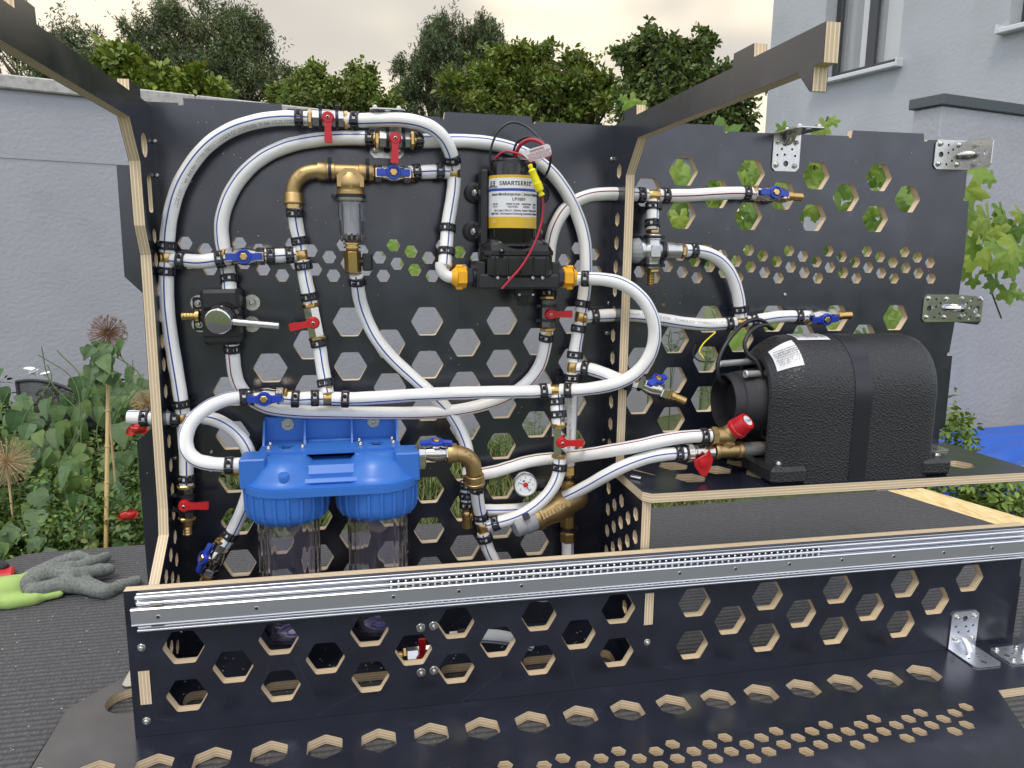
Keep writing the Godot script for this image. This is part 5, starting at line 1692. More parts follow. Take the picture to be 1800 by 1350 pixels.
	var keyhole := func(x: float) -> PackedVector2Array:
		var k := PackedVector2Array()
		for e in [[-12, -4], [-8, -5], [-6, -13], [6, -13], [8, -5], [12, -4], [12, 4], [8, 5], [5, 9], [-5, 9], [-8, 5], [-12, 4]]:
			k.append(Vector2(x + e[0], 48 - e[1]) * 0.001)
		return k
	plate(g, g, poly([481, 4, 685, 4, 687, 70, 683, 77, 660, 79, 610, 84, 556, 84, 505, 79, 484, 77, 479, 70]), [keyhole.call(517.0), keyhole.call(651.0)], 0.0045, Transform3D(lie, V(0, 111, 0)))
	bbox(g, 545, 112, 18, 621, 118, 24, 2)
	p = part("top_plate", [g, M.blue_housing], root)
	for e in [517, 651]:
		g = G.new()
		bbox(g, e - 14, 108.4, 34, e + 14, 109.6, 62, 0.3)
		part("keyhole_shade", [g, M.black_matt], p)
	for e in [[492, 36], [492, 60], [543, 32], [541, 58], [625, 32], [627, 56], [676, 30], [677, 54]]:
		g = G.new()
		bolt(g, V(e[0], 115.6, e[1]), U, 4.2, 2.8)
		part("screw", [g, M.stainless], p)
	g = G.new()
	# rim: two discs joined
	var rim := func(r: float) -> PackedVector2Array:
		var k := PackedVector2Array()
		for i in 25:
			var a := PI / 2 + PI * i / 24
			k.append(Vector2(cxs[0] * 0.001 + cos(a) * r, cz * 0.001 + sin(a) * r))
		for i in 25:
			var a := -PI / 2 + PI * i / 24
			k.append(Vector2(cxs[1] * 0.001 + cos(a) * r, cz * 0.001 + sin(a) * r))
		return k
	prism(g, rim.call(0.0620), 0.010, Transform3D(lie, V(0, 66, 0)))
	prism(g, rim.call(0.0605), 0.0022, Transform3D(lie, V(0, 76, 0)))
	for e in cxs:
		ring(g, V(e, 78, cz), U, [58, 0, 54, 1.5, 49, 8, 42, 20, 33, 29, 24, 33.5, 0, 34], 40)
		for q in [[-26, -22], [24, -22], [-26, 8], [24, 4]]:
			rod(g, V(e + q[0], 84, cz + q[1] - 8), V(e + q[0], 111, cz + q[1] - 8), 0.0065, 0.006)
	cbox(g, Transform3D(Basis(), V(584, 88, cz - 2)), Vector3(0.13, 0.026, 0.068), 0.010)
	cbox(g, Transform3D(Basis(), V(584, 81, cz + 14)), Vector3(0.13, 0.010, 0.060), 0.005)
	for s in [-1, 1]:
		cbox(g, Transform3D(Basis(), V(584.5 + s * 110, 93, cz + 4)), Vector3(0.036, 0.044, 0.048), 0.002)
		ring(g, V(584.5 + s * 110, 95, cz + 4), R * float(s), [0, 0, 15, 0, 15, 19, 13, 20, 0, 20])
	part("head", [g, M.blue_housing], root)
	g = G.new()
	ring(g, V(519, 84, cz + 40), Vector3(0, 0.55, 0.83), [0, -4, 12, -4, 12, 1, 10.5, 2, 9.5, 2, 9.5, -1, 0, -1])
	p = part("vent_seat", [g, M.blue_housing], root)
	g = G.new()
	rod(g, V(519, 82, cz + 42), V(519, 97, cz + 47), 0.0078, 0.0072, 14, true)
	part("vent_button", [g, M.blue_housing], p)
	for e in cxs:
		g = G.new()
		ring(g, V(e, 20, cz), U, [46, 0, 52, 1.5, 56.5, 8, 58.6, 18, 59.4, 45, 50, 45.5], 56)
		for k in 20:
			var a := TAU * (k + 0.3) / 20
			var c := Vector3(sin(a), 0, cos(a))
			for y in [[0, 0.0530, 0.0572], [1, 0.0572, 0.0590], [2, 0.0590, 0.0597]]:
				var y0: float = [23.0, 30.0, 38.0][y[0]]
				var y1: float = [30.0, 38.0, 64.0][y[0]]
				rod(g, V(e, y0, cz) + c * float(y[1]), V(e, y1, cz) + c * float(y[2]), 0.0028, 0.0028, 6, false, 0.0001)
		p = part("screw_cap", [g, M.blue_housing], root)
		g = G.new()
		ring(g, V(e, -178, cz), U, [0, 0, 12, 0, 16, 2, 30, 6, 39, 13, 43.6, 26, 44.4, 45, 45, 199, 40.4, 199], 72)
		ring(g, V(e, -178, cz), U, [40.4, 50, 39.6, 30, 35.5, 19, 28, 12, 14, 8, 0, 7], 72)
		wavy(g, V(e, 0, cz))
		part("bowl", [g, M.clear], root)
		g = G.new()
		ring(g, V(e, -140, cz), U, [33, 0, 33, 155], 48)
		part("inner_sleeve", [g, M.veil], root)
		g = G.new()
		ring(g, V(e, -176, cz), U, [0, 0.5, 26, 6.5, 26, 8.5, 20, 8.8, 20, 6.4, 10, 4.8, 8, 7.2, 0, 7.2], 30)
		part("bowl_bottom", [g, M.clear_violet], root)
	g = G.new()
	ring(g, V(447, 94, 90), R, [0, 0, 8.5, 0, 8.5, 8, 0, 8])
	part("inlet_nipple", [g, M.brass], root)
	g = G.new()
	hexnut(g, V(712, 97.5, 90), V(723, 97.5, 90), 0.0150)
	part("outlet_nut", [g, M.nickel], root)
	# ---- brass elbow on the outlet
	root = thing("brass_elbow", "matt brass elbow right of the blue filter's outlet valve", "pipe elbow", V(806, 68, 80))
	g = G.new()
	tube(g, smooth_path([V(763.5, 103.9, 86), V(776, 102.1, 85), V(787.7, 96.5, 83), V(796.1, 85.5, 81), V(800.1, 67.9, 78)], 6), 0.0128, 22)
	var ea := V(756.4, 104.4, 87)
	ring(g, ea, R, [9, 0, 14.4, 0, 15, 1, 15, 14, 14.2, 15, 9, 15])
	var eb := V(801.5, 51.2, 75)
	ring(g, eb, V(800.1, 69.7, 78) - eb, [9, -3, 15.4, -3, 16, -2, 16, 1.5, 15, 2.5, 14.8, 14, 13.6, 15, 9, 15])
	p = part("body", [g, M.cast_brass], root)
	g = G.new()
	lettering(g, "1/2", 0.0085, Transform3D(Basis(F, -0.75), V(786.9, 101.7, 95)), false, 0.0008)
	part("raised_lettering", [g, M.cast_brass], p)
	root = thing("hose_barb", "ribbed brass barb hanging below the three ringed clips", "pipe fitting", V(794.7, -35.2, 34))
	g = G.new()
	var ba := V(794.7, -6.8, 34)
	var bb := V(794.7, -40.1, 34)
	ring(g, ba, bb - ba, [0, 0, 7, 0, 7, 9, 5.6, 10, 6.8, 14, 5.6, 15, 6.8, 19, 5.6, 20, 6.8, 24, 5.6, 25, 6.4, 29, 4.4, 30, 4.4, 20, 0, 20])
	part("barb", [g, M.brass], root)
	g = G.new()
	rod(g, V(794.7, 51.2, 34), V(794.7, 36.8, 34), 0.0066)
	part("stub", [g, M.brass], root)
	# ---- pressure gauge and reducer
	root = thing("pressure_reducer", "brass pressure reducer with a grey knob in the corner by the middle divider", "pressure reducer", V(955, -60, 30))
	g = G.new()
	for e in [[818, 834], [908, 926], [934, 952]]:
		hexnut(g, V(965.8, 59, 30) if e[0] == 818 else (V(967, -30.7, 30) if e[0] == 908 else V(967.7, -58.1, 30)), V(966.2, 43.2, 30) if e[0] == 818 else (V(967.5, -49, 30) if e[0] == 908 else V(968.1, -75.5, 30)), 0.0130)
	rod(g, V(967.2, 45.2, 30), V(967.8, -63.2, 30), 0.0095)
	hexnut(g, V(966.5, 31.3, 30), V(966.8, 19.4, 30), 0.0130)
	part("pipe", [g, M.brass], root)
	for y in [V(966.4, 37.3, 30), V(967.6, -53, 30)]:
		cable_tie_at(root, y, U, 0.0112, R)
	g = G.new()
	var ra := V(970.5, 1.2, 36)
	var rk := V(907.3, -19.1, 52)
	var rd := rk - ra
	blob(g, [[ra - rd * 0.12, ra + rd * 0.45, 0.0215, 0.0235], [ra + rd * 0.45, rk, 0.0235, 0.0215], [V(965.5, 10.2, 32), V(967.1, -34.8, 30), 0.012, 0.011]], 0.0022, 0.006)
	ring(g, rk, rd, [0, -6, 23, -6, 24, -5, 24, -1, 23, 0, 0, 0])
	p = part("body", [g, M.cast_brass], root)
	g = G.new()
	var rf := face_frame(V(930.3, 0.3, 69.5), Vector3(0.05, 0.42, 1))
	lettering(g, "CALEFFI", 0.0085, rf * Transform3D(Basis(F, 0.42 + PI), Vector3(0, -0.004, 0.0008)), true, 0.0008)
	lettering(g, "BUNG", 0.0075, rf * Transform3D(Basis(F, 0.42 + PI / 2 + 1.2), Vector3(0.016, 0.004, 0.0008)), false, 0.0008)
	part("raised_lettering", [g, M.cast_brass], p)
	g = G.new()
	ring(g, rk + rd.normalized() * 0.0005, rd, [0, 0, 20, 0, 20.8, 1, 20.2, 24, 19.6, 25, 18.2, 26, 17.6, 40, 15.5, 43, 0, 44], 12)
	part("knob", [g, M.grey_plastic], root)
	g = G.new()
	cbox(g, Transform3D(face_frame(V(0, 0, 0), Vector3(-0.1, 0.35, 1)).basis * Basis(F, 0.4), V(884.3, -8.6, 77)), Vector3(0.011, 0.010, 0.003), 0.0008)
	part("scale_window", [g, M.ink], root)
	root = thing("pressure_gauge", "round white pressure gauge with a red hub and chrome rim", "gauge", V(887.7, 16.6, 56))
	var gc := V(886.9, 38.4, 58)
	var gd := Vector3(-0.10, 0.10, 1).normalized()
	g = G.new()
	ring(g, gc - gd * 0.016, gd, [0, 0, 17, 0, 19.4, 1.5, 19.8, 3, 19.8, 15.5, 19.0, 17.2, 17.6, 17.2, 17.4, 15.2, 0, 15.2], 40)
	part("case", [g, M.chrome], root)
	g = G.new()
	ring(g, gc - gd * 0.0006, gd, [17.4, 0, 17.4, 0.3, 0, 0.3], 40)
	p = part("dial", [g, M.label_white], root)
	var df := face_frame(gc - gd * 0.0002, gd)
	g = G.new(); h = G.new()
	for k in 7:
		var a := deg_to_rad(225.0 - 45.0 * k)
		lettering(g, str([0, 1, 2, 3, 4, 5, 6][k]), 0.0034, df * Transform3D(Basis(), Vector3(cos(a) * 0.0115, sin(a) * 0.0115, 0.0002)), false, 0.0001)
	for k in 31:
		var a := deg_to_rad(225.0 - 9.0 * k)
		cbox(g, df * Transform3D(Basis(F, a), Vector3(cos(a), sin(a), 0) * 0.0152 + Vector3(0, 0, 0.0002)), Vector3(0.0024 if k % 5 == 0 else 0.0013, 0.0003, 0.0002), 0.00005)
	lettering(g, "bar", 0.0026, df * Transform3D(Basis(), Vector3(0.006, 0.004, 0.0002)), false, 0.0001)
	cbox(g, df * Transform3D(Basis(), Vector3(-0.003, 0.006, 0.0002)), Vector3(0.0036, 0.0024, 0.0002), 0.00005)
	part("scale", [g, M.ink], p)
	g = G.new()
	for e in [[-1.02, 0.0125, 0.0005], [2.83, 0.013, 0.0004]]:
		var a: float = e[0]
		cbox(g, df * Transform3D(Basis(F, a), Vector3(cos(a), sin(a), 0) * float(e[1]) * 0.5 + Vector3(0, 0, 0.0006)), Vector3(e[1], float(e[2]) * 2.0, 0.0004), 0.0001)
	part("needle", [g, M.ink], root)
	g = G.new()
	ring(g, gc, gd, [0, 0.6, 4.0, 0.6, 4.0, 1.6, 3.4, 2.2, 0, 2.2], 24)
	part("hub", [g, M.red_handle], root)
	g = G.new()
	rod(g, gc + Vector3(0.018, -0.001, -0.010), gc + Vector3(0.036, -0.002, -0.014), 0.007)
	cbox(g, Transform3D(Basis(), gc + Vector3(0.030, -0.002, -0.012)), Vector3(0.009, 0.013, 0.013), 0.001)
	part("stem", [g, M.black_matt], root)
	# ---- thermostatic mixing valve
	root = thing("mixing_valve", "chrome mixing valve with a pale grey knob right of the middle divider", "valve", V(1095, 387, 40))
	g = G.new()
	ring(g, V(1095, 385, 40), U, [0, 0, 12.6, 0, 13.2, 0.8, 13.2, 6, 12.4, 7, 11, 8, 11, 12, 13.4, 17, 14.2, 27, 13.4, 37, 11.4, 42, 11.4, 45, 13.2, 46, 13.2, 53, 12.4, 54, 0, 54], 30)
	ring(g, V(1072, 413.5, 40), R, [0, 0, 14.5, 0, 15.2, 1, 15.2, 6, 12, 8, 12, 12, 14, 16, 14.2, 28, 12.8, 34, 11.4, 37, 11.4, 44, 12.8, 45, 12.8, 60, 11.6, 62, 11.4, 70, 0, 71], 30)
	cbox(g, Transform3D(Basis(), V(1095, 412, 53)), Vector3(0.017, 0.019, 0.006), 0.0015)
	p = part("body", [g, M.satin_chrome], root)
	g = G.new()
	lettering(g, "G", 0.011, Transform3D(Basis(), V(1095, 412, 56.2)), true, 0.0008)
	part("raised_emblem", [g, M.satin_chrome], p)
	g = G.new()
	rod(g, V(1051, 413, 40), V(1071.5, 413, 40), 0.0178, 0.0205, 18, true, 0.002)
	part("knob", [g, M.grey_plastic], root)
	g = G.new()
	hexnut(g, V(1093.6, 441, 40), V(1093.4, 447, 40), 0.0118)
	part("nut", [g, M.brass], root)
	g = G.new()
	hexnut(g, V(1143.5, 413, 40), V(1149, 413, 40), 0.0124)
	part("nut", [g, M.brass], root)
	g = G.new()
	hexnut(g, V(1095.5, 379, 40), V(1095.2, 384.6, 40), 0.0124)
	var mp := mm([0, 0, 5.4, 0])
	for k in 5:
		mp.append_array(mm([5.4, k * 4.0, 6.4, k * 4.0 + 2.4, 5.4, k * 4.0 + 3.2]))
	mp.append_array(mm([6.6, 22, 0, 22]))
	lathe(g, mp, along(V(1093.5, 358, 40), U), 18)
	part("hose_barb", [g, M.brass], root)
	for e in [[V(1093.8, 435, 40), U, 0.0138, R], [V(1096, 390, 40), U, 0.0138, R], [V(1112, 413, 40), R, 0.0142, -U]]:
		cable_tie_at(root, e[0], e[1], e[2], e[3])
	# ---- shower mixer
	root = thing("shower_mixer", "black shower mixer with a polished chrome knob and lever, brass barb at its side", "mixer tap", V(432, 270, 25))
	g = G.new()
	cbox(g, Transform3D(Basis(F, 0.02), V(433, 337, 28)), Vector3(0.054, 0.030, 0.046), 0.005)
	cbox(g, Transform3D(Basis(F, 0.02), V(432, 311, 24)), Vector3(0.052, 0.060, 0.044), 0.004)
	cbox(g, Transform3D(Basis(F, 0.02), V(432, 281, 25)), Vector3(0.054, 0.022, 0.036), 0.006)
	part("body", [g, M.black_satin], root)
	for e in [V(395.6, 329.2, 2), V(471.1, 329.8, 2), V(395.4, 297.7, 2), V(469.5, 297, 2)]:
		g = G.new()
		var ex: float = e.x * 1000
		var ey: float = (e.y - 1.0) * 1000
		bbox(g, ex - 8, ey - 9, 2.2, 432, ey + 9, 8, 1.5)
		p = part("lug", [g, M.black_satin], root)
		g = G.new()
		ring(g, e - Vector3(0, 0, 0.0018), F, [0, 0, 11.5, 0, 12, 0.5, 12, 1.9, 0, 1.9], 26)
		bolt(g, e + Vector3(0, 0, 0.0062), F, 5.4, 3.4)
		part("bolt", [g, M.stainless], p)
	var kd := (V(433.6, 308.1, 78) - V(440.2, 315.5, 44)).normalized()
	var ka := V(440.2, 315.5, 44)
	var kl := 36.0
	g = G.new()
	ring(g, ka, kd, [0, 0, 19.5, 0, 20, 1, 20, kl - 15, 19, kl - 14, 0, kl - 14], 36)
	part("knob_base", [g, M.black_gloss], root)
	g = G.new()
	ring(g, ka + kd * 0.0225, kd, [17, 0, 18.6, 0, 19.0, 0.6, 19.0, 11, 18.2, 12.4, 16.8, 12.9, 0, 13.2], 40)
	p = part("knob", [g, M.chrome], root)
	g = G.new()
	rod(g, V(446.9, 308, 70), V(516.4, 301.2, 74), 0.0048)
	part("lever", [g, M.satin_chrome], p)
	g = G.new()
	var sp := mm([0, 0, 4.2, 0, 6.2, 0])
	for k in 4:
		sp.append_array(mm([6.0, k * 4.5, 6.7, k * 4.5 + 3, 6.0, k * 4.5 + 3.6]))
	sp.append_array(mm([6.2, 19, 9.8, 19.4, 9.8, 24, 0, 24.4]))
	lathe(g, sp, along(V(376.5, 312.3, 30), R), 18)
	part("hose_barb", [g, M.brass], root)
	boiler()
	# ---- boiler's safety group
	root = thing("safety_valve", "brass safety valve with a red cap on the boiler's pipe", "valve", V(1200, 92, 130))
	g = G.new()
	rod(g, V(1178, 126, 130), V(1203, 126, 130), 0.0135)
	hexnut(g, V(1170, 126, 130), V(1179, 126, 130), 0.0150)
	blob(g, [[V(1196, 128, 130), V(1209, 138, 136), 0.0125, 0.0135], [V(1200, 126, 130), V(1197, 103, 130), 0.0115, 0.0100]], 0.002, 0.005)
	hexnut(g, V(1199, 117, 130), V(1198.7, 112, 130), 0.0135)
	part("body", [g, M.cast_brass], root)
	g = G.new()
	var sa := V(1207.5, 136, 136)
	var sd := Vector3(0.34, 0.56, 0.50).normalized()
	ring(g, sa, sd, [0, 0, 16, 0, 17.2, 1, 17.4, 7, 16.2, 8, 14.6, 24, 13.4, 26.5, 11.6, 27, 0, 27], 16)
	p = part("cap", [g, M.red_handle], root)
	g = G.new()
	ring(g, sa + sd * 0.0271, sd, [8.6, 0, 8.6, 0.4, 0, 0.4], 24)
	h = G.new()
	lettering(h, "3 bar", 0.005, face_frame(sa + sd * 0.0277, sd), true, 0.0002)
	part("sticker", [g, M.label_white, h, M.ink_grey], p)
	g = G.new()
	rod(g, V(1177, 101.5, 130), V(1224, 101.5, 130), 0.0115)
	for e in [[1176, 1184], [1216, 1224]]:
		ring(g, V(e[0], 101.5, 130), R, [0, 0, 13.2, 0, 13.6, 0.6, 13.6, 7.4, 13.2, 8, 0, 8])
	part("tee_body", [g, M.cast_brass], root)
	g = G.new()
	rod(g, V(1224, 101.5, 129), V(1275, 101.5, 127), 0.0112)
	part("boiler_pipe", [g, M.grey_pipe], root)
	root = thing("butterfly_valve", "chrome ball valve with a drooping red butterfly handle before the boiler", "valve", V(1153, 76, 130))
	g = G.new()
	ring(g, V(1130, 100, 130), R, [0, 0, 13.4, 0, 14, 0.6, 14, 9, 13, 10, 10.5, 10.5, 10.5, 13, 12.6, 14, 12.8, 30, 11.4, 32, 11.4, 44, 0, 45])
	for k in 16:
		var a := TAU * k / 16
		cbox(g, Transform3D(Basis(R, a), V(1134.6, 100, 130) + Basis(R, a) * Vector3(0, 0, 0.0142)), Vector3(0.008, 0.0022, 0.0016), 0.0004)
	part("body", [g, M.nickel], root)
	g = G.new()
	var bf := Transform3D(Basis(F, 0.25) * Basis(U, -0.2), V(1150, 87, 146))
	prism(g, PackedVector2Array([Vector2(-0.006, 0.010), Vector2(0.006, 0.014), Vector2(0.014, 0.020), Vector2(0.016, 0.004), Vector2(0.010, -0.008), Vector2(0.001, -0.020), Vector2(-0.006, -0.018), Vector2(-0.013, -0.002), Vector2(-0.013, 0.008)]), 0.006, bf)
	ring(g, bf * Vector3(0, 0.003, 0.006), bf.basis.z, [0, 0, 7, 0, 6.4, 3, 3, 3.6, 0, 3.6], 18)
	part("handle", [g, M.red_handle], root)

func m_make(called: String, r: float, gr: float, b: float, rough: float) -> void:
	mat(called, r, gr, b, rough)

func cable_tie_at(o: Node3D, at: Vector3, d: Vector3, r: float, head: Vector3) -> void:
	cable_tie(o, at - o.position, d, r, head)

func wire(label: String, ctrl: Array, r: float, m: Material) -> void:
	var g := G.new()
	tube(g, smooth_path(ctrl, 6), r, 8)
	lone("wire", [g, m], label, "wire", "thin wires")

# one ring of the boiler's outline at x (mm), drawn in by inset (mm): flat sides, round top
var boiler_bevel := [[1250.0, 33.0], [1252.0, 29.5], [1260.0, 21.5], [1270.0, 13.5], [1279.0, 7.5], [1287.0, 3.6], [1295.0, 1.2], [1303.0, 0.2]]

func boiler_ring(x: float, inset: float) -> PackedVector3Array:
	var o := PackedVector3Array()
	var w := 85.0 - inset
	var top := 282.0 - inset
	var shoulder := 186.0
	o.append(V(x, 60.4, 105 + w))
	for k in 5:
		o.append(V(x, lerpf(75.0, shoulder - 8, k / 4.0), 105 + w))
	for k in 33:
		var a := PI * k / 32
		var c := cos(a)
		var s := sin(a)
		var cc := signf(c) * pow(absf(c), 0.92)
		var ss := pow(s, 0.92)
		o.append(V(x, shoulder + ss * (top - shoulder), 105 + cc * w))
	for k in 5:
		o.append(V(x, lerpf(shoulder - 8, 75.0, k / 4.0), 105 - w))
	o.append(V(x, 60.4, 105 - w))
	return o

func loft(g: G, rings: Array, flat_ends := true) -> void:
	var m: int = rings[0].size()
	for i in rings.size() - 1:
		for j in m - 1:
			var a: Vector3 = rings[i][j]
			var b: Vector3 = rings[i][j + 1]
			var c: Vector3 = rings[i + 1][j + 1]
			var d: Vector3 = rings[i + 1][j]
			var mid := V((a.x * 1000), 130, 105)
			var q := []
			for e in [[i, j], [i, j + 1], [i + 1, j + 1], [i + 1, j]]:
				var r: PackedVector3Array = rings[e[0]]
				var tj: Vector3 = r[mini(e[1] + 1, m - 1)] - r[maxi(e[1] - 1, 0)]
				var ti: Vector3 = rings[i + 1][e[1]] - rings[i][e[1]]
				var nn := tj.cross(ti).normalized()
				if nn.dot(r[e[1]] - Vector3(r[e[1]].x, mid.y, mid.z)) < 0.0:
					nn = -nn
				q.append(nn)
			g.tri(a, b, c, q[0], q[1], q[2])
			g.tri(a, c, d, q[0], q[2], q[3])

# a rippled sleeve inside a clear bowl: the moulding's vertical flow lines
func wavy(g: G, at: Vector3) -> void:
	var m := 120
	for i in 8:
		for j in m:
			var q := []
			var nn := []
			for e in [[i, j], [i, j + 1], [i + 1, j + 1], [i + 1, j]]:
				var a: float = TAU * e[1] / m
				var y: float = -0.128 + 0.146 * e[0] / 8.0
				var f := func(t: float) -> float: return 0.0404 + 0.00045 * pow(absf(cos(t)), 2.5) * sin(9.0 * t + 0.4 * e[0]) + (0.00005 + 0.0004 * pow(absf(cos(t)), 3.0)) * sin(23.0 * t + 1.0 + 0.2 * e[0])
				var r: float = f.call(a)
				var dr: float = (f.call(a + 0.01) - f.call(a - 0.01)) / 0.02
				q.append(at + Vector3(cos(a) * r, y, sin(a) * r))
				nn.append(-Vector3(cos(a) + sin(a) * dr / r, 0, sin(a) - cos(a) * dr / r).normalized())
			g.tri(q[0], q[1], q[2], nn[0], nn[1], nn[2])
			g.tri(q[0], q[2], q[3], nn[0], nn[2], nn[3])

func boiler() -> void:
	var root := thing("boiler", "black foam jacketed water boiler with a rounded top on the plywood shelf", "boiler", V(1405, 60, 105))
	var g := G.new()
	var st := boiler_bevel + [[1312.0, 0.0], [1340.0, 0.0], [1376.0, 0.0], [1406.0, 0.0], [1460.0, 0.0], [1502.0, 0.0], [1514.0, 0.9], [1522.0, 3.2], [1528.0, 7.5], [1531.0, 13.0]]
	st.push_front([1251.0, 37.0])
	st.push_front([1268.0, 39.0])
	var rings := []
	for e in st:
		rings.append(boiler_ring(e[0], e[1]))
	loft(g, rings)
	for e in [0, rings.size() - 1]:
		var r: PackedVector3Array = rings[e]
		var c := V(r[0].x * 1000, 150, 105)
		var nn := Vector3(-1 if e == 0 else 1, 0, 0)
		for j in r.size() - 1:
			g.tri(c, r[j], r[j + 1], nn, nn, nn)
	part("jacket", [g, M.foam], root)
	for e in [[1241, 1304, 96, 196], [1508, 1563, 96, 193], [1241, 1300, 14, 60]]:
		g = G.new()
		cbox(g, Transform3D(Basis(), V((e[0] + e[1]) / 2.0, 74.2, (e[2] + e[3]) / 2.0)), Vector3((e[1] - e[0]) * 0.001, 0.0276, (e[3] - e[2]) * 0.001), 0.006)
		var ft := part("foot", [g, M.foam], root)
		g = G.new()
		bolt(g, V((e[0] + e[1]) / 2.0 + (-9 if e[0] < 1300 else 13), 88.1, e[3] - 22 if e[3] > 100 else 40), Vector3(0, 1, 0), 6.0, 4.2)
		part("bolt", [g, M.stainless], ft)
	g = G.new()
	loft(g, [boiler_ring(1376, 0.2), boiler_ring(1376.2, -0.7), boiler_ring(1405.8, -0.7), boiler_ring(1406, 0.2)])
	m_make("tape", 0.013, 0.014, 0.02, 0.30)
	part("strap", [g, M.tape], root)
	mat("aluminium", 0.62, 0.62, 0.62, 0.42, 0.55)
	# recessed face plate, duct, pipes
	g = G.new()
	lathe(g, mm([0, 0, 50, 0, 52, 2, 52, 4, 0, 4]), along(V(1267.5, 166, 98), Vector3(-1, 0, 0)), 36)
	part("face_plate", [g, M.black_satin], root)
	g = G.new()
	lathe(g, mm([55, -1, 54, 6, 51, 20, 50, 24, 49, 40, 46, 42, 46, 58, 45, 59, 43, 59, 43, 30, 0, 29]), along(V(1264, 173, 94), Vector3(-1, 0, 0)), 44)
	part("exhaust_duct", [g, M.rubber], root)
	for e in [[V(1190, 236, 98), V(1269, 236, 78)], [V(1224, 223, 124), V(1269, 223, 120)]]:
		g = G.new()
		var d: Vector3 = e[1] - e[0]
		lathe(g, mm([0, 6, 3.4, 6, 3.4, 0, 5.6, 0, 6.2, 1, 6.2, 3, 5.2, 4.5, 5.2, d.length() * 1000, 0, d.length() * 1000]), along(e[0], d), 18)
		part("overflow_pipe", [g, M.aluminium], root)
	for q in [V(1269, 183, 150), V(1264, 232, 128), V(1259, 130, 140)]:
		g = G.new()
		lathe(g, mm([7, 0, 10, 0, 10, 2, 7, 2]), along(q, Vector3(-1, 0, 0.35)), 18)
		part("plug_ring", [g, M.black_satin], root)
	# stickers
	var on_bevel := func(x: float, ang: float, lift: float) -> Vector3:
		var inset := 0.0
		for i in boiler_bevel.size() - 1:
			if x >= boiler_bevel[i][0] and x <= boiler_bevel[i + 1][0]:
				inset = lerpf(boiler_bevel[i][1], boiler_bevel[i + 1][1], (x - boiler_bevel[i][0]) / (boiler_bevel[i + 1][0] - boiler_bevel[i][0]))
		var w := 85.0 - inset + lift
		return V(x - lift * 0.4, 186.0 + pow(sin(ang), 0.92) * (96.0 - inset + lift), 105 + pow(cos(ang), 0.92) * w)
	g = G.new()
	for i in 6:
		for j in 6:
			var q := []
			for e in [[i, j], [i + 1, j], [i + 1, j + 1], [i, j + 1]]:
				q.append(on_bevel.call(1260.0 + e[0] * 5.8, 0.62 + e[1] * 0.105, 1.0))
			g.flat(q[0], q[1], q[2], Vector3(-0.3, 0.7, 0.6))
			g.flat(q[0], q[2], q[3], Vector3(-0.3, 0.7, 0.6))
	var s0: Vector3 = on_bevel.call(1262.0, 0.87, 1.0)
	var s1: Vector3 = on_bevel.call(1293.6, 0.87, 1.0)
	var s2: Vector3 = on_bevel.call(1277.0, 1.07, 1.0)
	var s3: Vector3 = on_bevel.call(1277.0, 0.62, 1.0)
	var n1 := (s1 - s0).cross(s2 - s3).normalized()
	if n1.y < 0.0:
		n1 = -n1
	var x1 := (s1 - s0).normalized()
	var f1 := Transform3D(Basis(x1, n1.cross(x1), n1), on_bevel.call(1277.0, 0.88, 2.0))
	var h := G.new()
	for k in 7:
		lettering(h, ["ACHTUNG ATTENTION", "nur gefüllt einschalten", "ne pas chauffer à vide", "fill before heating up", "Wasserdruck max. 3 bar", "230 V ~ 660 W / 12 V", "IP 24  50 Hz  Tank 6 l"][k], 0.0026, f1 * Transform3D(Basis(), Vector3(0, 0.0125 - k * 0.0041, 0.0007)), k < 3, 0.0002)
	part("warning_sticker", [g, M.label_white, h, M.ink], root)
	g = G.new()
	var a0 := 282.6
	var pts := []
	for k in 9:
		var u := k / 8.0
		var z := lerpf(100.5, 136.0, u)
		var c := (z - 105.0) / 85.0
		var ang := acos(pow(absf(c), 1.0 / 0.92))
		pts.append([z, 186.0 + pow(sin(ang), 0.92) * 96.0])
	for k in 8:
		var p0 = pts[k]
		var p1 = pts[k + 1]
		var nn := Vector3(0, p1[0] - p0[0], -(p1[1] - p0[1])).normalized()
		var up := nn * 0.0006
		g.quad(V(1305, p0[1], p0[0]) + up, V(1362, p0[1], p0[0]) + up, V(1362, p1[1], p1[0]) + up, V(1305, p1[1], p1[0]) + up, nn)
	h = G.new()
	for k in 3:
		for j in 9:
			lettering(h, ["Typ 310.21", "P 660 W", "U 230 V"][k], 0.004, Transform3D(Basis(Vector3(1, 0, 0), -PI / 2 + 0.06), V(1318 + k * 16, 283.6 - 0.25 * j, 106 + j * 3.0)), false, 0.0002)
	part("type_sticker", [g, M.label_white, h, M.ink_grey], root)
	# cables
	wire("black boiler cable looping over to the boiler's end face", [V(1300, 288, 60), V(1285, 300, 66), V(1262, 304, 72), V(1238, 296, 80), V(1215, 279, 90), V(1197, 258, 98), V(1187, 236, 104), V(1190, 215, 104), V(1203, 203, 98), V(1225, 203, 85)], 0.0034, M.black_satin)
	wire("second black boiler cable running down past the duct", [V(1298, 288, 70), V(1278, 296, 84), V(1254, 294, 96), V(1236, 282, 104), V(1228, 268, 110), V(1232, 254, 114), V(1244, 243, 120), V(1252, 228, 124), V(1254, 205, 124), V(1252, 180, 118), V(1250, 150, 112)], 0.0034, M.black_satin)
	wire("thin green and yellow earth wire end behind the boiler cables", [V(1184, 240, 60), V(1178, 250, 55), V(1186, 262, 50), V(1200, 272, 44), V(1212, 280, 40)], 0.0012, M.yellow)
	wire("thin black wire end beside the boiler's pipes", [V(1196, 236, 70), V(1176, 236, 62), V(1166, 246, 58), V(1170, 262, 56)], 0.0013, M.black_satin)

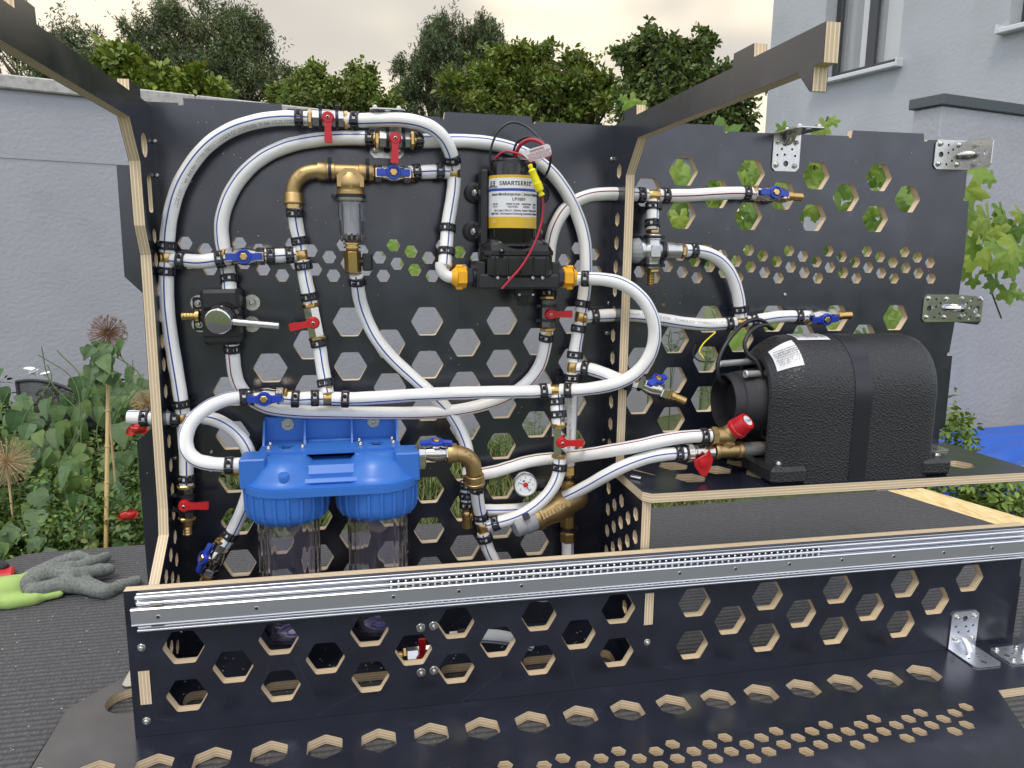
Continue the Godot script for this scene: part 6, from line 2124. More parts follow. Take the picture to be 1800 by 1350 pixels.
# ---------------------------------------------------------------- small things on the platform
func make_small_things() -> void:
	# work glove
	var root := thing("work_glove", "worn work glove with grey coated fingers and bright green cuff lying on the mat", "glove", V(-20, -250, -330))
	var g := G.new()
	var wr := V(-8.9, -226, -293)
	var pm := V(18.5, -224, -345.7)
	var kn := [V(27.9, -226, -398.7), V(50.9, -224, -361.8), V(65, -226, -331.2), V(70.2, -232, -301.8)]
	var bones := [[wr, pm, 0.018, 0.022], [V(-10.6, -228, -341.2), V(20.2, -228, -399), 0.017, 0.017], [V(16.2, -232, -281.6), V(64.1, -232, -308), 0.016, 0.016], [pm, kn[1], 0.020, 0.015], [pm, kn[2], 0.020, 0.016]]
	for c in [
		[kn[0], V(38.9, -222, -404.8), V(52.5, -220, -409.4), V(66.7, -224, -407.5), 0.0135, 0.0125],
		[kn[1], V(70.8, -226, -374), V(84.7, -230, -406.7), V(93, -236, -443.4), 0.0130, 0.0112],
		[kn[2], V(85.7, -228, -342.7), V(107.2, -230, -357.1), V(121.7, -232, -364.7), 0.0135, 0.0125],
		[kn[3], V(93.1, -236, -301.3), V(121.8, -237, -283.1), V(139, -238, -272.2), 0.0145, 0.0130],
		[V(90, -240, -326.1), V(145.2, -241, -277.5), V(161.2, -241, -299.9), V(185.1, -241, -319.1), 0.0125, 0.0110]]:
		bones.append([c[0], c[1], c[4] * 1.08, c[4]])
		bones.append([c[1], c[2], c[4], lerpf(c[4], c[5], 0.5)])
		bones.append([c[2], c[3], lerpf(c[4], c[5], 0.5), c[5]])
	blob(g, bones, 0.0034, 0.006)
	var m := mat("glove_coat", 0.10, 0.11, 0.105, 0.8)
	m.albedo_color = Color.WHITE
	m.albedo_texture = noise_tex(0.03, 5, [[0.0, lin(0.045, 0.052, 0.045)], [0.42, lin(0.135, 0.148, 0.14)], [0.6, lin(0.20, 0.215, 0.205)], [1.0, lin(0.17, 0.22, 0.13)]], 512, false, 4, FastNoiseLite.TYPE_SIMPLEX_SMOOTH, 90)
	m.normal_enabled = true
	m.normal_texture = noise_tex(0.25, 3, [], 256, true, 5.0)
	m.normal_scale = 0.7
	tri_map(m, 11.0)
	part("coated_hand", [g, M.glove_coat], root)
	g = G.new()
	var c0 := V(-70.7, -232, -282.8)
	var c1 := V(-25.6, -228, -290.4)
	blob(g, [[c0, c1, 0.033, 0.024], [c1, V(-5.4, -229, -319.1), 0.024, 0.0205], [V(-33.5, -240, -259.7), V(20.2, -240, -268.8), 0.012, 0.0115], [V(-14.1, -241, -258.3), V(58, -242, -285.5), 0.009, 0.007]], 0.004, 0.01)
	m = mat("glove_knit", 0.40, 0.57, 0.17, 0.9)
	m.normal_enabled = true
	m.normal_texture = noise_tex(0.3, 2, [], 256, true, 6.0)
	tri_map(m, 14.0)
	part("cuff", [g, M.glove_knit], root)
	# clamp
	root = thing("hand_clamp", "black and red plastic hand clamp at the platform's edge by the glove", "clamp", V(-150, -250, -400))
	g = G.new()
	var k0 := V(-172.8, -190, -436)
	var k1 := V(-94.5, -238, -425.6)
	blob(g, [[k0, k1, 0.013, 0.012]], 0.004, 0.004)
	part("grip", [g, M.black_satin], root)
	g = G.new()
	cbox(g, frame(V(-122.6, -243, -397.5), V(-95.7, -243, -411.9) - V(-151.7, -243, -394.7), Vector3(0, 1, 0)), Vector3(0.11, 0.045, 0.012), 0.004)
	part("jaw", [g, M.red_handle], root)
	# wood dust and chips
	var rng := RandomNumberGenerator.new()
	rng.seed = 5
	var mesh := G.new()
	cbox(mesh, Transform3D(), Vector3(1.5, 0.5, 1.0) * 0.001, 0.0002)
	mat("chip", 0.62, 0.54, 0.42, 0.8)
	var mmesh := MultiMesh.new()
	mmesh.transform_format = MultiMesh.TRANSFORM_3D
	mmesh.mesh = mesh_of([mesh, M.chip], Vector3.ZERO)
	var xf: Array[Transform3D] = []
	var clusters := [[610, 560], [560, 430], [600, 450], [760, 250], [860, 190], [560, 330], [720, 90], [900, 130], [330, 120], [1150, 330], [420, 560]]
	for k in 170:
		var c = clusters[rng.randi() % clusters.size()]
		var p := V(c[0] + rng.randfn(0.0, 45.0), c[1] + rng.randfn(0.0, 40.0), 0.35)
		if rng.randf() < 0.3:
			p = V(rng.randf_range(350, 1690), rng.randf_range(80, 600), 0.35)
		xf.append(Transform3D(Basis(Vector3(0, 0, 1), rng.randf() * TAU) * Basis(Vector3(1, 0, 0), PI / 2) * Basis.from_scale(Vector3.ONE * rng.randf_range(0.35, 1.1)), p))
	for k in 260:
		xf.append(Transform3D(Basis(Vector3(0, 1, 0), rng.randf() * TAU) * Basis.from_scale(Vector3.ONE * rng.randf_range(0.4, 1.8)), V(rng.randf_range(330, 1000), -234.6, rng.randf_range(20, 195))))
	for k in 240:
		xf.append(Transform3D(Basis(Vector3(0, 1, 0), rng.randf() * TAU) * Basis.from_scale(Vector3.ONE * rng.randf_range(0.4, 1.9)), V(rng.randf_range(-250, 330), -249.0, rng.randf_range(-450, 420))))
	mmesh.instance_count = xf.size()
	for i in xf.size():
		mmesh.set_instance_transform(i, xf[i])
	var o := MultiMeshInstance3D.new()
	o.name = "wood_chips"
	o.multimesh = mmesh
	o.set_meta("kind", "stuff")
	o.set_meta("label", "fine pale wood chips and dust scattered over panels and mat")
	o.set_meta("category", "wood chips")
	add_child(o, true)

# ---------------------------------------------------------------- garden
func leaf_mat(called: String, r: float, g: float, b: float, glow := 0.5) -> StandardMaterial3D:
	var m := mat(called, r, g, b, 0.55)
	m.backlight_enabled = true
	m.backlight = lin(r * 1.3 * glow, g * 1.3 * glow, b * 0.7 * glow)
	m.vertex_color_use_as_albedo = true
	m.cull_mode = BaseMaterial3D.CULL_DISABLED
	return m

# a leaf from half an outline (x out, y along), folded along the midrib and drooping; unit length
func leaf(g: G, half: Array, xf: Transform3D, fold := 0.25, droop := 0.3, wave := 0.0) -> void:
	var lift := func(p: Vector2) -> Vector3:
		return xf * Vector3(p.x, p.y, absf(p.x) * fold - p.y * p.y * droop + wave * sin(p.y * 9.0 + p.x * 7.0) * absf(p.x))
	for s in [-1.0, 1.0]:
		for i in half.size() - 1:
			var a := Vector2(0, half[i].y)
			var b := Vector2(half[i].x * s, half[i].y)
			var c := Vector2(half[i + 1].x * s, half[i + 1].y)
			var d := Vector2(0, half[i + 1].y)
			var pa: Vector3 = lift.call(a)
			var pb: Vector3 = lift.call(b)
			var pc: Vector3 = lift.call(c)
			var pd: Vector3 = lift.call(d)
			g.flat(pa, pb, pc, xf.basis.z)
			g.flat(pa, pc, pd, xf.basis.z)

# lobed leaf as a fan about a raised centre
func lobed(g: G, outline: Array, xf: Transform3D, cup: float, rng: RandomNumberGenerator) -> void:
	var c := Vector2(0, 0.30)
	var hgt := func(p: Vector2) -> Vector3:
		var q := p - c
		return xf * Vector3(p.x, p.y, -cup * q.length_squared() + 0.06 * sin(q.angle() * 5.0 + 0.6) * q.length())
	var m := outline.size()
	for i in m:
		var a: Vector2 = outline[i]
		var b: Vector2 = outline[(i + 1) % m]
		var am := c.lerp(a, 0.5)
		var bm := c.lerp(b, 0.5)
		g.flat(hgt.call(c), hgt.call(am), hgt.call(bm), xf.basis.z)
		g.flat(hgt.call(am), hgt.call(a), hgt.call(b), xf.basis.z)
		g.flat(hgt.call(am), hgt.call(b), hgt.call(bm), xf.basis.z)

func grape_outline(rng: RandomNumberGenerator) -> Array:
	var o := []
	for k in 60:
		var t := TAU * k / 60.0
		var lob: float = 0.40 + 0.10 * cos(5.0 * (t - PI / 2)) + 0.028 * (1 if k % 3 == 0 else -0.4)
		if absf(wrapf(t + PI / 2, -PI, PI)) < 0.30:
			lob *= 0.42
		lob *= rng.randf_range(0.94, 1.05)
		o.append(Vector2(0, 0.36) + Vector2(cos(t), sin(t)) * lob)
	return o

func scatter(called: String, parent: Node3D, m: Mesh, xf: Array[Transform3D], tint: PackedColorArray) -> MultiMeshInstance3D:
	var mmesh := MultiMesh.new()
	mmesh.transform_format = MultiMesh.TRANSFORM_3D
	mmesh.use_colors = true
	mmesh.mesh = m
	mmesh.instance_count = xf.size()
	for i in xf.size():
		mmesh.set_instance_transform(i, xf[i])
		mmesh.set_instance_color(i, tint[i])
	var o := MultiMeshInstance3D.new()
	o.name = called
	o.multimesh = mmesh
	if parent == null:
		add_child(o, true)
	else:
		parent.add_child(o, true)
	return o

# a tree: lobes are [centre, radius]; twigs end in clumps of leaves, denser towards the outside
func tree(called: String, label: String, lobes: Array, clumps: int, size: float, m: Material, style: int, sd: int, spikes := 0.0) -> void:
	var rng := RandomNumberGenerator.new()
	rng.seed = sd
	var grown := []
	for l in lobes:
		grown.append([l[0], l[1] * 0.84])
		for q in 6:
			var d := Vector3(rng.randfn(), rng.randfn() + 0.35, rng.randfn()).normalized()
			grown.append([l[0] + d * l[1] * rng.randf_range(0.65, 0.95), l[1] * rng.randf_range(0.20, 0.42)])
	lobes = grown
	var mid := Vector3.ZERO
	var tot := 0.0
	var low := 1e9
	for l in lobes:
		mid += l[0] * l[1]
		tot += l[1]
		low = minf(low, l[0].y - l[1])
	mid /= tot
	var base := Vector3(mid.x, 0, mid.z)
	var root := thing(called, label, "tree", base, "trees behind the garden wall")
	var g := G.new()
	tube(g, smooth_path([base, base + Vector3(0.05, low * 0.5 + 0.2, 0.04), Vector3(mid.x + 0.05, maxf(low, 0.8) + 0.15, mid.z)], 4), 0.07, 8)
	for l in lobes:
		var b0 := Vector3(mid.x + 0.03, maxf(low, 0.8) * rng.randf_range(0.75, 1.0), mid.z)
		for q in 2 if l[1] < 0.25 else 5:
			var tip: Vector3 = l[0] + Vector3(rng.randfn(), rng.randfn() * 0.8 + 0.35, rng.randfn()).normalized() * l[1] * rng.randf_range(0.5, 1.05)
			tube(g, smooth_path([b0, b0.lerp(tip, 0.5) + Vector3(rng.randfn(), rng.randfn(), rng.randfn()) * 0.06, tip], 3), PackedFloat32Array([0.028, 0.024, 0.02, 0.015, 0.010, 0.006, 0.003]), 5, 0.0, false)
	part("trunk", [g, M.bark], root)
	# clump meshes
	var meshes := []
	for v in 3:
		var c := G.new()
		var nl := 7 if style != 2 else 9
		for k in nl:
			var d := Vector3(rng.randfn(), rng.randfn() + (0.25 if style != 2 else 1.3), rng.randfn()).normalized()
			var at := d * rng.randf_range(0.1, 0.7) if style != 2 else Vector3(rng.randfn() * 0.12, k * 0.22 - 0.9, rng.randfn() * 0.12)
			var up := Vector3(rng.randfn(), rng.randfn() + 0.7, rng.randfn() + 0.35).normalized()
			var f := frame(at, d, up)
			var s := rng.randf_range(0.75, 1.15)
			var half := [Vector2(0, 0), Vector2(0.20, 0.22), Vector2(0.29, 0.48), Vector2(0.20, 0.78), Vector2(0, 1.0)] if style == 0 else [Vector2(0, 0), Vector2(0.13, 0.3), Vector2(0.11, 0.65), Vector2(0, 1.0)]
			leaf(c, half, Transform3D(Basis(f.basis.y, f.basis.x, f.basis.z) * s, at), 0.25, 0.25)
		if style == 2:
			rod(c, Vector3(0, -1.1, 0), Vector3(0, 1.2, 0), 0.02, 0.01, 4)
		meshes.append(mesh_of([c, m], Vector3.ZERO))
	var crown := Node3D.new()
	crown.name = "crown"
	root.add_child(crown, true)
	var lists := [[], [], []]
	var wsum := 0.0
	for l in lobes:
		wsum += l[1] * l[1]
	for l in lobes:
		var cnt := int(clumps * l[1] * l[1] / wsum)
		for k in cnt:
			var d := Vector3(rng.randfn(), rng.randfn(), rng.randfn()).normalized()
			var dir_noise := 0.80 + 0.30 * sin(d.x * 7.0 + sd) * sin(d.y * 6.0 + sd * 2.0) + 0.20 * sin(d.z * 11.0 + d.x * 9.0 + d.y * 5.0)
			var r := pow(rng.randf(), 0.42) * dir_noise
			if spikes > 0.0 and d.y > 0.1 and rng.randf() < 0.16:
				r *= 1.0 + rng.randf() * spikes
				d = (d + Vector3(0, 0.5, 0)).normalized()
			lists[rng.randi() % 3].append([l[0] + d * l[1] * r, d, r])
	for v in 3:
		var xf: Array[Transform3D] = []
		var tint := PackedColorArray()
		for e in lists[v]:
			var b := Basis.from_euler(Vector3(rng.randfn() * 0.4, rng.randf() * TAU, rng.randfn() * 0.4)) * (size * rng.randf_range(0.7, 1.25))
			xf.append(Transform3D(b, e[0] - base))
			var q := rng.randf_range(0.55, 1.25)
			var w := rng.randf_range(-0.12, 0.22)
			tint.append(Color(q * (1.0 + w), q, q * (1.0 - w * 0.8)))
		scatter("leaves", crown, meshes[v], xf, tint).set_meta("kind", "stuff")

func make_garden() -> void:
	var rng := RandomNumberGenerator.new()
	rng.seed = 1234
	mat("bark", 0.075, 0.06, 0.045, 0.9)
	leaf_mat("leaf_olive", 0.105, 0.14, 0.055, 1.7)
	leaf_mat("leaf_grey", 0.112, 0.152, 0.068, 1.7)
	leaf_mat("leaf_hazel", 0.165, 0.22, 0.042, 1.7)
	leaf_mat("leaf_dark", 0.115, 0.165, 0.045, 1.7)
	leaf_mat("leaf_bright", 0.17, 0.235, 0.03, 0.8)
	leaf_mat("leaf_vine", 0.16, 0.235, 0.030, 0.75)
	leaf_mat("leaf_bed", 0.075, 0.135, 0.030)
	leaf_mat("blade", 0.12, 0.17, 0.04)
	var L := func(p: Vector3, rpx: float, dist: float) -> Array:
		return [p, rpx * dist / 1331.0 * 0.001]
	tree("hawthorn_tree", "dark wispy olive green tree, highest of those left of the panels", [L.call(V(-1535.9, 2547.5, -8543), 75, 8600), L.call(V(-1159.4, 2829.3, -8724.6), 62, 8800), L.call(V(-765.8, 3028.6, -8680.3), 40, 8800), L.call(V(-1415.2, 2956.7, -8800.3), 34, 8800), L.call(V(-1783.5, 2767.4, -8633.8), 32, 8600), L.call(V(-454.1, 2781.4, -8364), 36, 8600), L.call(V(-678.1, 2683.7, -8392), 80, 8600), L.call(V(-548.2, 2250.1, -8182.6), 80, 8500), L.call(V(-1195.1, 2265, -8421.6), 80, 8600), L.call(V(-226.8, 2169.6, -7998.4), 50, 8400)], 6400, 0.046, M.leaf_olive, 1, 11, 0.8)
	tree("olive_bush", "grey green bush above the wall behind the left overhead arm", [L.call(V(-2682.5, 2392.5, -7920.1), 65, 7800), L.call(V(-2221.7, 2455, -7837.1), 60, 7800), L.call(V(-1903.4, 2152.5, -7509.2), 55, 7600), L.call(V(-2323.7, 2120, -7589.4), 60, 7600)], 2600, 0.042, M.leaf_grey, 1, 12, 0.5)
	tree("privet_bush", "lighter green low tree with one tall shoot above the panel's left half", [L.call(V(298.9, 1883.6, -7008.9), 55, 7600), L.call(V(634.2, 1870.2, -6937.7), 50, 7600), L.call(V(695.1, 2067.5, -6961.2), 28, 7600), L.call(V(71.9, 1752, -7031.4), 55, 7600), L.call(V(854.4, 1732.1, -6867.4), 45, 7600)], 2600, 0.044, M.leaf_hazel, 0, 13, 0.9)
	tree("poplar_tree", "tall grey green tree with upright shoots behind the panel's middle", [L.call(V(1924.2, 2905.6, -8936.2), 70, 9600), L.call(V(2311.1, 2838.7, -8844.7), 55, 9600), L.call(V(1599.9, 2653.8, -8956.7), 60, 9600), L.call(V(1336.1, 2276.7, -8838.3), 50, 9500), L.call(V(1895.5, 2282.6, -8724.7), 80, 9500)], 5600, 0.047, M.leaf_grey, 2, 14, 0.6)
	tree("hazel_tree", "broad yellow green leafy tree right of the tall grey green tree", [L.call(V(1888.9, 1927.2, -6483.6), 70, 7400), L.call(V(2300.2, 2040.9, -6420.1), 66, 7400), L.call(V(2086.2, 2191.8, -6491.4), 30, 7400), L.call(V(2415, 2271.9, -6438.7), 26, 7400), L.call(V(2793.5, 2166.5, -6341.9), 26, 7400), L.call(V(3001.6, 1972.6, -6160.2), 26, 7300), L.call(V(2651.5, 1935.2, -6328.8), 68, 7400), L.call(V(2862.5, 1782.3, -6153.9), 55, 7300), L.call(V(2135.7, 1720.7, -6291.6), 70, 7300), L.call(V(2564.2, 1671.2, -6194.8), 70, 7300)], 4200, 0.054, M.leaf_hazel, 0, 15, 0.75)
	tree("maple_tree", "dark green leafy tree between the middle divider's arm and the house", [L.call(V(3135.3, 1879.6, -5182.5), 62, 6400), L.call(V(3441.5, 1882.9, -5120.4), 50, 6400), L.call(V(2903.9, 2042.8, -5259.7), 22, 6400), L.call(V(3541.1, 2096.8, -5139), 26, 6400), L.call(V(3281.4, 2070.4, -5187.4), 24, 6400), L.call(V(3554.8, 1678.7, -4852.5), 60, 6200), L.call(V(2986.7, 1594.2, -5160.9), 60, 6400), L.call(V(3319, 1509.8, -4973.7), 75, 6300), L.call(V(3636.6, 1434.2, -4687.4), 52, 6100)], 4200, 0.050, M.leaf_dark, 0, 16, 0.8)
	tree("ivy_bush", "bright yellow green leafy bush on top of the wall beside the left arm", [L.call(V(-990.7, 1677, -5161.5), 36, 5600), L.call(V(-807.8, 1575.4, -5105.5), 40, 5600), L.call(V(-582.1, 1536.4, -5052.2), 36, 5600), L.call(V(-395, 1516.5, -5113.9), 30, 5700), L.call(V(-1112.2, 1758.5, -5201.3), 24, 5600)], 1300, 0.055, M.leaf_bright, 0, 17, 0.2)
	grapevine(rng)
	flower_bed(rng)
	blue_bin()

func grapevine(rng: RandomNumberGenerator) -> void:
	var meshes := []
	for k in 6:
		var g := G.new()
		lobed(g, grape_outline(rng), Transform3D(), 0.25 + 0.2 * (k % 3), rng)
		meshes.append(mesh_of([g, M.leaf_vine], Vector3.ZERO))
	var tints := []
	for e in [[1.0, 1.0, 1.0], [0.72, 0.85, 0.8], [1.15, 1.08, 0.9], [0.5, 0.66, 0.62], [0.85, 0.95, 0.8]]:
		var m: StandardMaterial3D = M.leaf_vine.duplicate()
		m.albedo_color = lin(0.16 * e[0], 0.235 * e[1], 0.030 * e[2])
		m.backlight = lin(0.16 * e[0], 0.23 * e[1], 0.02)
		tints.append(m)
	var base := V(2924.1, 447, -1179.5)
	base.y = 0.0
	var root := thing("grapevine", "climbing grapevine with big bright lobed leaves behind the panel's right half", "vine", base)
	var put := func(p: Vector3, s: float, face: Vector3, down: float, v: int, parent: Node3D) -> void:
		var o := MeshInstance3D.new()
		o.name = "leaf"
		o.mesh = meshes[v % 6]
		parent.add_child(o, true)
		var z := face.normalized()
		var y := (Vector3(sin(down), -cos(down), 0) - z * Vector3(sin(down), -cos(down), 0).dot(z)).normalized()
		o.transform = Transform3D(Basis(y.cross(z), y, z) * s, p - y * s * 0.36 - base)
		o.set_surface_override_material(0, tints[v % 5])
	for e in [[V(2709, 525, -1082.3), 0.085], [V(2693.2, 421.3, -1025.1), 0.155], [V(2817.9, 494.3, -1095.8), 0.11], [V(2792.8, 411, -1002.8), 0.165], [V(2865.3, 426.7, -1032.3), 0.13], [V(2842.4, 539.5, -1099.1), 0.085], [V(2837.7, 563.3, -1114.7), 0.075], [V(2914.2, 548.8, -1106.8), 0.08], [V(2721.8, 376, -1104.3), 0.08], [V(2820.2, 366.4, -1113.5), 0.085], [V(2885.9, 359.8, -1078.1), 0.09], [V(2789.1, 317.3, -1048.7), 0.09], [V(2834.5, 281, -1032.8), 0.085], [V(2874.8, 273.7, -1023.2), 0.05], [V(2751.7, 319.1, -1098.2), 0.06], [V(2703.4, 346.7, -1092.4), 0.06], [V(2926.1, 496.3, -1115.5), 0.12], [V(2807.7, 495.1, -1139.6), 0.09], [V(2724, 464.2, -1120), 0.08],
			[V(1455.2, 855.2, -1088.4), 0.065], [V(1489.1, 847.1, -1090.3), 0.055], [V(1444.1, 874.4, -1125.3), 0.035], [V(1960.8, 797.7, -1078), 0.05], [V(2028.9, 786.4, -958.3), 0.065], [V(2066.1, 808.8, -965.1), 0.045], [V(2027.1, 775.8, -977.4), 0.05], [V(1984.6, 787.8, -1050.6), 0.04]]:
		put.call(e[0], e[1], Vector3(rng.randfn() * 0.28 - 0.15, 0.25 + rng.randfn() * 0.25, 1.0), rng.randfn() * 0.45, rng.randi() % 30, root)
	for k in 150:
		var u := rng.randf()
		var p: Vector3 = V(1640.9, 604.6, -1160.1).lerp(V(2548.7, 496.4, -954.4), u) + Vector3(rng.randfn() * 0.03, clampf(rng.randfn() * 0.15, -0.36 if u > 0.25 else -0.12, 0.14), rng.randf_range(-0.3, 0.28))
		put.call(p, rng.randf_range(0.065, 0.135), Vector3(rng.randfn() * 0.45, 0.3 + rng.randfn() * 0.35, 1.0), rng.randfn() * 0.6, rng.randi() % 30, root)
	for e in [V(736.7, 422.5, -1156.7), V(791.8, 394.2, -1140.2), V(799.1, 345, -1129.8), V(922.9, 421.1, -1118.3), V(935.8, 397.4, -1111.3), V(1868.6, 205, -885), V(2047.6, 189.8, -845.6), V(1948.5, 154.8, -859.5), V(2134.8, 156.8, -821.7), V(2227.5, 208.7, -812.2), V(1762.5, 161.3, -898.8), V(2027.1, 249.1, -860.6), V(1847.8, 187.7, -886.1), V(1580.4, 652.5, -1025.7), V(1622, 627.4, -1012.6), V(1593.6, 508.1, -996.7), V(1802.2, 522.2, -956.5), V(1809.8, 500, -1002.8), V(1841.9, 537.6, -982.3), V(1816.9, 634.5, -974), V(1817.3, 659.9, -1030.4), V(1846.6, 660.7, -993.4), V(1876.6, 612.3, -1061.4), V(1879, 495.8, -998.2), V(1807.9, 592.4, -1051.1), V(1821.3, 404.8, -962.3)]:
		put.call(e, rng.randf_range(0.075, 0.11), Vector3(rng.randfn() * 0.3, 0.3, 1.0), rng.randfn() * 0.5, rng.randi() % 30, root)
	# canes
	for c in [[V(2745.5, 534.8, -1180.3), V(2817, 539.1, -1156.1), V(2904.2, 526.5, -1146.2), V(3011.7, 548.3, -1148.9)], [V(1712.8, 625.9, -1304.9), V(1904.1, 653.3, -1229.2), V(2153, 630.6, -1215.5), V(2454.7, 608.2, -1201.4), V(2764.6, 505, -1170.9)], [V(2820.7, 365.9, -1134.1), V(2839.7, 267, -1101.7), V(2875.7, 186.9, -1090.1)], [V(1448.3, 841.7, -1108.1), V(1437, 800.3, -1113.2), V(1426.9, 741.3, -1114.9), V(1421.5, 604.4, -1111.7)], [V(2047.7, 820.6, -971), V(2035.5, 770.7, -974.8), V(2054.6, 667.4, -1035)], [V(1969.7, 799.5, -1076.5), V(1985.8, 737.6, -1061.9), V(2057.5, 621.9, -1129.8)], [V(2242, 642.3, -1095.7), V(2310.3, 604.7, -1054.1), V(2425.5, 625.8, -1055.1)]]:
		var g := G.new()
		tube(g, smooth_path(c, 5), 0.0028, 6)
		part("cane", [g, M.bark], root)

# a point on the patch between four corners
func patch(a: Vector3, b: Vector3, c: Vector3, d: Vector3, u: float, v: float) -> Vector3:
	return a.lerp(b, u).lerp(d.lerp(c, u), v)

func flower_bed(rng: RandomNumberGenerator) -> void:
	# grass and low weeds
	var g := G.new()
	for k in 7:
		var a := rng.randf() * TAU
		var lean := rng.randf_range(0.1, 0.55)
		var d := Vector3(cos(a), 0, sin(a))
		var w := Vector3(-d.z, 0, d.x) * 0.012
		var r := d * rng.randf() * 0.08
		var p0 := r
		var p1 := r + d * lean * 0.35 + Vector3(0, 0.55, 0)
		var p2 := r + d * lean + Vector3(0, rng.randf_range(0.75, 1.0), 0)
		g.flat(p0 - w, p0 + w, p1 + w, d)
		g.flat(p0 - w, p1 + w, p1 - w, d)
		g.flat(p1 - w, p1 + w, p2, d)
	var tuft := mesh_of([g, M.blade], Vector3.ZERO)
	var xf: Array[Transform3D] = []
	var tint := PackedColorArray()
	for k in 9000:
		var x := rng.randf_range(-2600, 2600)
		var z := rng.randf_range(-3600 - 0.22 * x, -720)
		var h := rng.randf_range(0.08, 0.20)
		xf.append(Transform3D(Basis(Vector3.UP, rng.randf() * TAU) * Basis.from_scale(Vector3(0.30, h, 0.30)), V(x, -1000, z)))
		var q := rng.randf_range(0.5, 1.25)
		tint.append(Color(q * rng.randf_range(0.85, 1.35), q, q * 0.9))
	var gr := scatter("grass", null, tuft, xf, tint)
	gr.set_meta("kind", "stuff")
	gr.set_meta("label", "uncut green grass in front of the garden wall")
	gr.set_meta("category", "grass")
	# undergrowth of the bed
	g = G.new()
	for k in 9:
		var d := Vector3(rng.randfn(), rng.randfn() * 0.6 + 0.4, rng.randfn()).normalized()
		var f := frame(d * rng.randf_range(0.1, 0.8), d, Vector3(rng.randfn() * 0.5, 1, 0.5 + rng.randfn() * 0.5).normalized())
		leaf(g, [Vector2(0, 0), Vector2(0.2, 0.15), Vector2(0.28, 0.4), Vector2(0.18, 0.75), Vector2(0, 1)], Transform3D(Basis(f.basis.y, f.basis.x, f.basis.z) * rng.randf_range(0.6, 1.0), f.origin), 0.2, 0.35)
	var bush := mesh_of([g, M.leaf_bed], Vector3.ZERO)
	xf = []
	tint = PackedColorArray()
	for k in 4600:
		var u := rng.randf()
		var p := patch(V(-520.4, -391.8, -902.8), V(111.2, -385.1, -774.6), V(-86, -143.8, -1688.6), V(-976.7, -153.1, -1869.4), u, rng.randf()) if k % 4 else patch(V(53.8, -406.1, -834.4), V(421.8, -402.2, -759.7), V(331.8, -495.6, -1746.2), V(-211.1, -501.3, -1856.4), u, rng.randf())
		p += Vector3(rng.randfn() * 0.03, rng.randfn() * 0.05 - rng.randf() * 0.16, rng.randfn() * 0.09)
		if p.y < 0.05 or p.z > -0.56:
			continue
		xf.append(Transform3D(Basis.from_euler(Vector3(rng.randfn() * 0.5, rng.randf() * TAU, rng.randfn() * 0.5)) * rng.randf_range(0.025, 0.05), p))
		var q := rng.randf_range(0.45, 1.2)
		tint.append(Color(q * rng.randf_range(0.8, 1.5), q, q * rng.randf_range(0.6, 1.1)))
	for k in 1500:
		var p := patch(V(-303.3, -330.1, -807.3), V(141.9, -325.4, -717), V(56.2, -200.1, -1130.7), V(-473.8, -205.7, -1238.3), rng.randf(), rng.randf()) + Vector3(rng.randfn() * 0.02, rng.randfn() * 0.03, rng.randfn() * 0.05)
		if p.z > -0.56:
			continue
		xf.append(Transform3D(Basis.from_euler(Vector3(rng.randfn() * 0.6, rng.randf() * TAU, rng.randfn() * 0.6)) * rng.randf_range(0.010, 0.024), p))
		var q := rng.randf_range(0.6, 1.6)
		tint.append(Color(q * rng.randf_range(0.8, 1.35), q, q * rng.randf_range(0.5, 1.0)))
	var ug := scatter("undergrowth", null, bush, xf, tint)
	ug.set_meta("kind", "stuff")
	ug.set_meta("label", "tangle of small green weeds filling the flower bed by the wall")
	ug.set_meta("category", "weeds")
	# bindweed with heart shaped leaves
	var heart := [Vector2(0, 0.06), Vector2(0.16, -0.10), Vector2(0.33, -0.05), Vector2(0.40, 0.12), Vector2(0.34, 0.36), Vector2(0.19, 0.66), Vector2(0.0, 1.0)]
	var arrow := [Vector2(0, 0.05), Vector2(0.20, -0.16), Vector2(0.26, 0.05), Vector2(0.22, 0.35), Vector2(0.12, 0.7), Vector2(0, 1.0)]
	var meshes := []
	var mats := []
	for e in [[1.0, 1.0, 1.0], [0.8, 0.9, 1.0], [1.25, 1.1, 0.8], [0.65, 0.75, 0.8], [1.05, 0.95, 1.3]]:
		var m: StandardMaterial3D = M.leaf_bed.duplicate()
		m.albedo_color = lin(0.072 * e[0], 0.135 * e[1], 0.036 * e[2])
		m.backlight = lin(0.05 * e[0], 0.10 * e[1], 0.02)
		mats.append(m)
	for k in 6:
		g = G.new()
		leaf(g, heart if k < 4 else arrow, Transform3D(), 0.12 + 0.10 * (k % 3), 0.15 + 0.15 * (k % 2), 0.06)
		meshes.append(mesh_of([g, M.leaf_bed], Vector3.ZERO))
	var base := V(-238.8, -189.7, -1141.2)
	base.y = 0.0
	var root := thing("bindweed", "rampant bindweed with heart shaped leaves and white flowers in the flower bed", "climbing plant", base)
	var put := func(p: Vector3, s: float, parent: Node3D, off: Vector3) -> void:
		var o := MeshInstance3D.new()
		o.name = "leaf"
		o.mesh = meshes[rng.randi() % 6]
		parent.add_child(o, true)
		var z := Vector3(rng.randfn() * 0.5 - 0.1, 0.55 + rng.randfn() * 0.3, 1.0).normalized()
		var dn := Vector3(rng.randfn() * 0.6, -1, 0.3)
		var y := (dn - z * dn.dot(z)).normalized()
		o.transform = Transform3D(Basis(y.cross(z), y, z) * s, p - off)
		o.set_surface_override_material(0, mats[rng.randi() % 5])
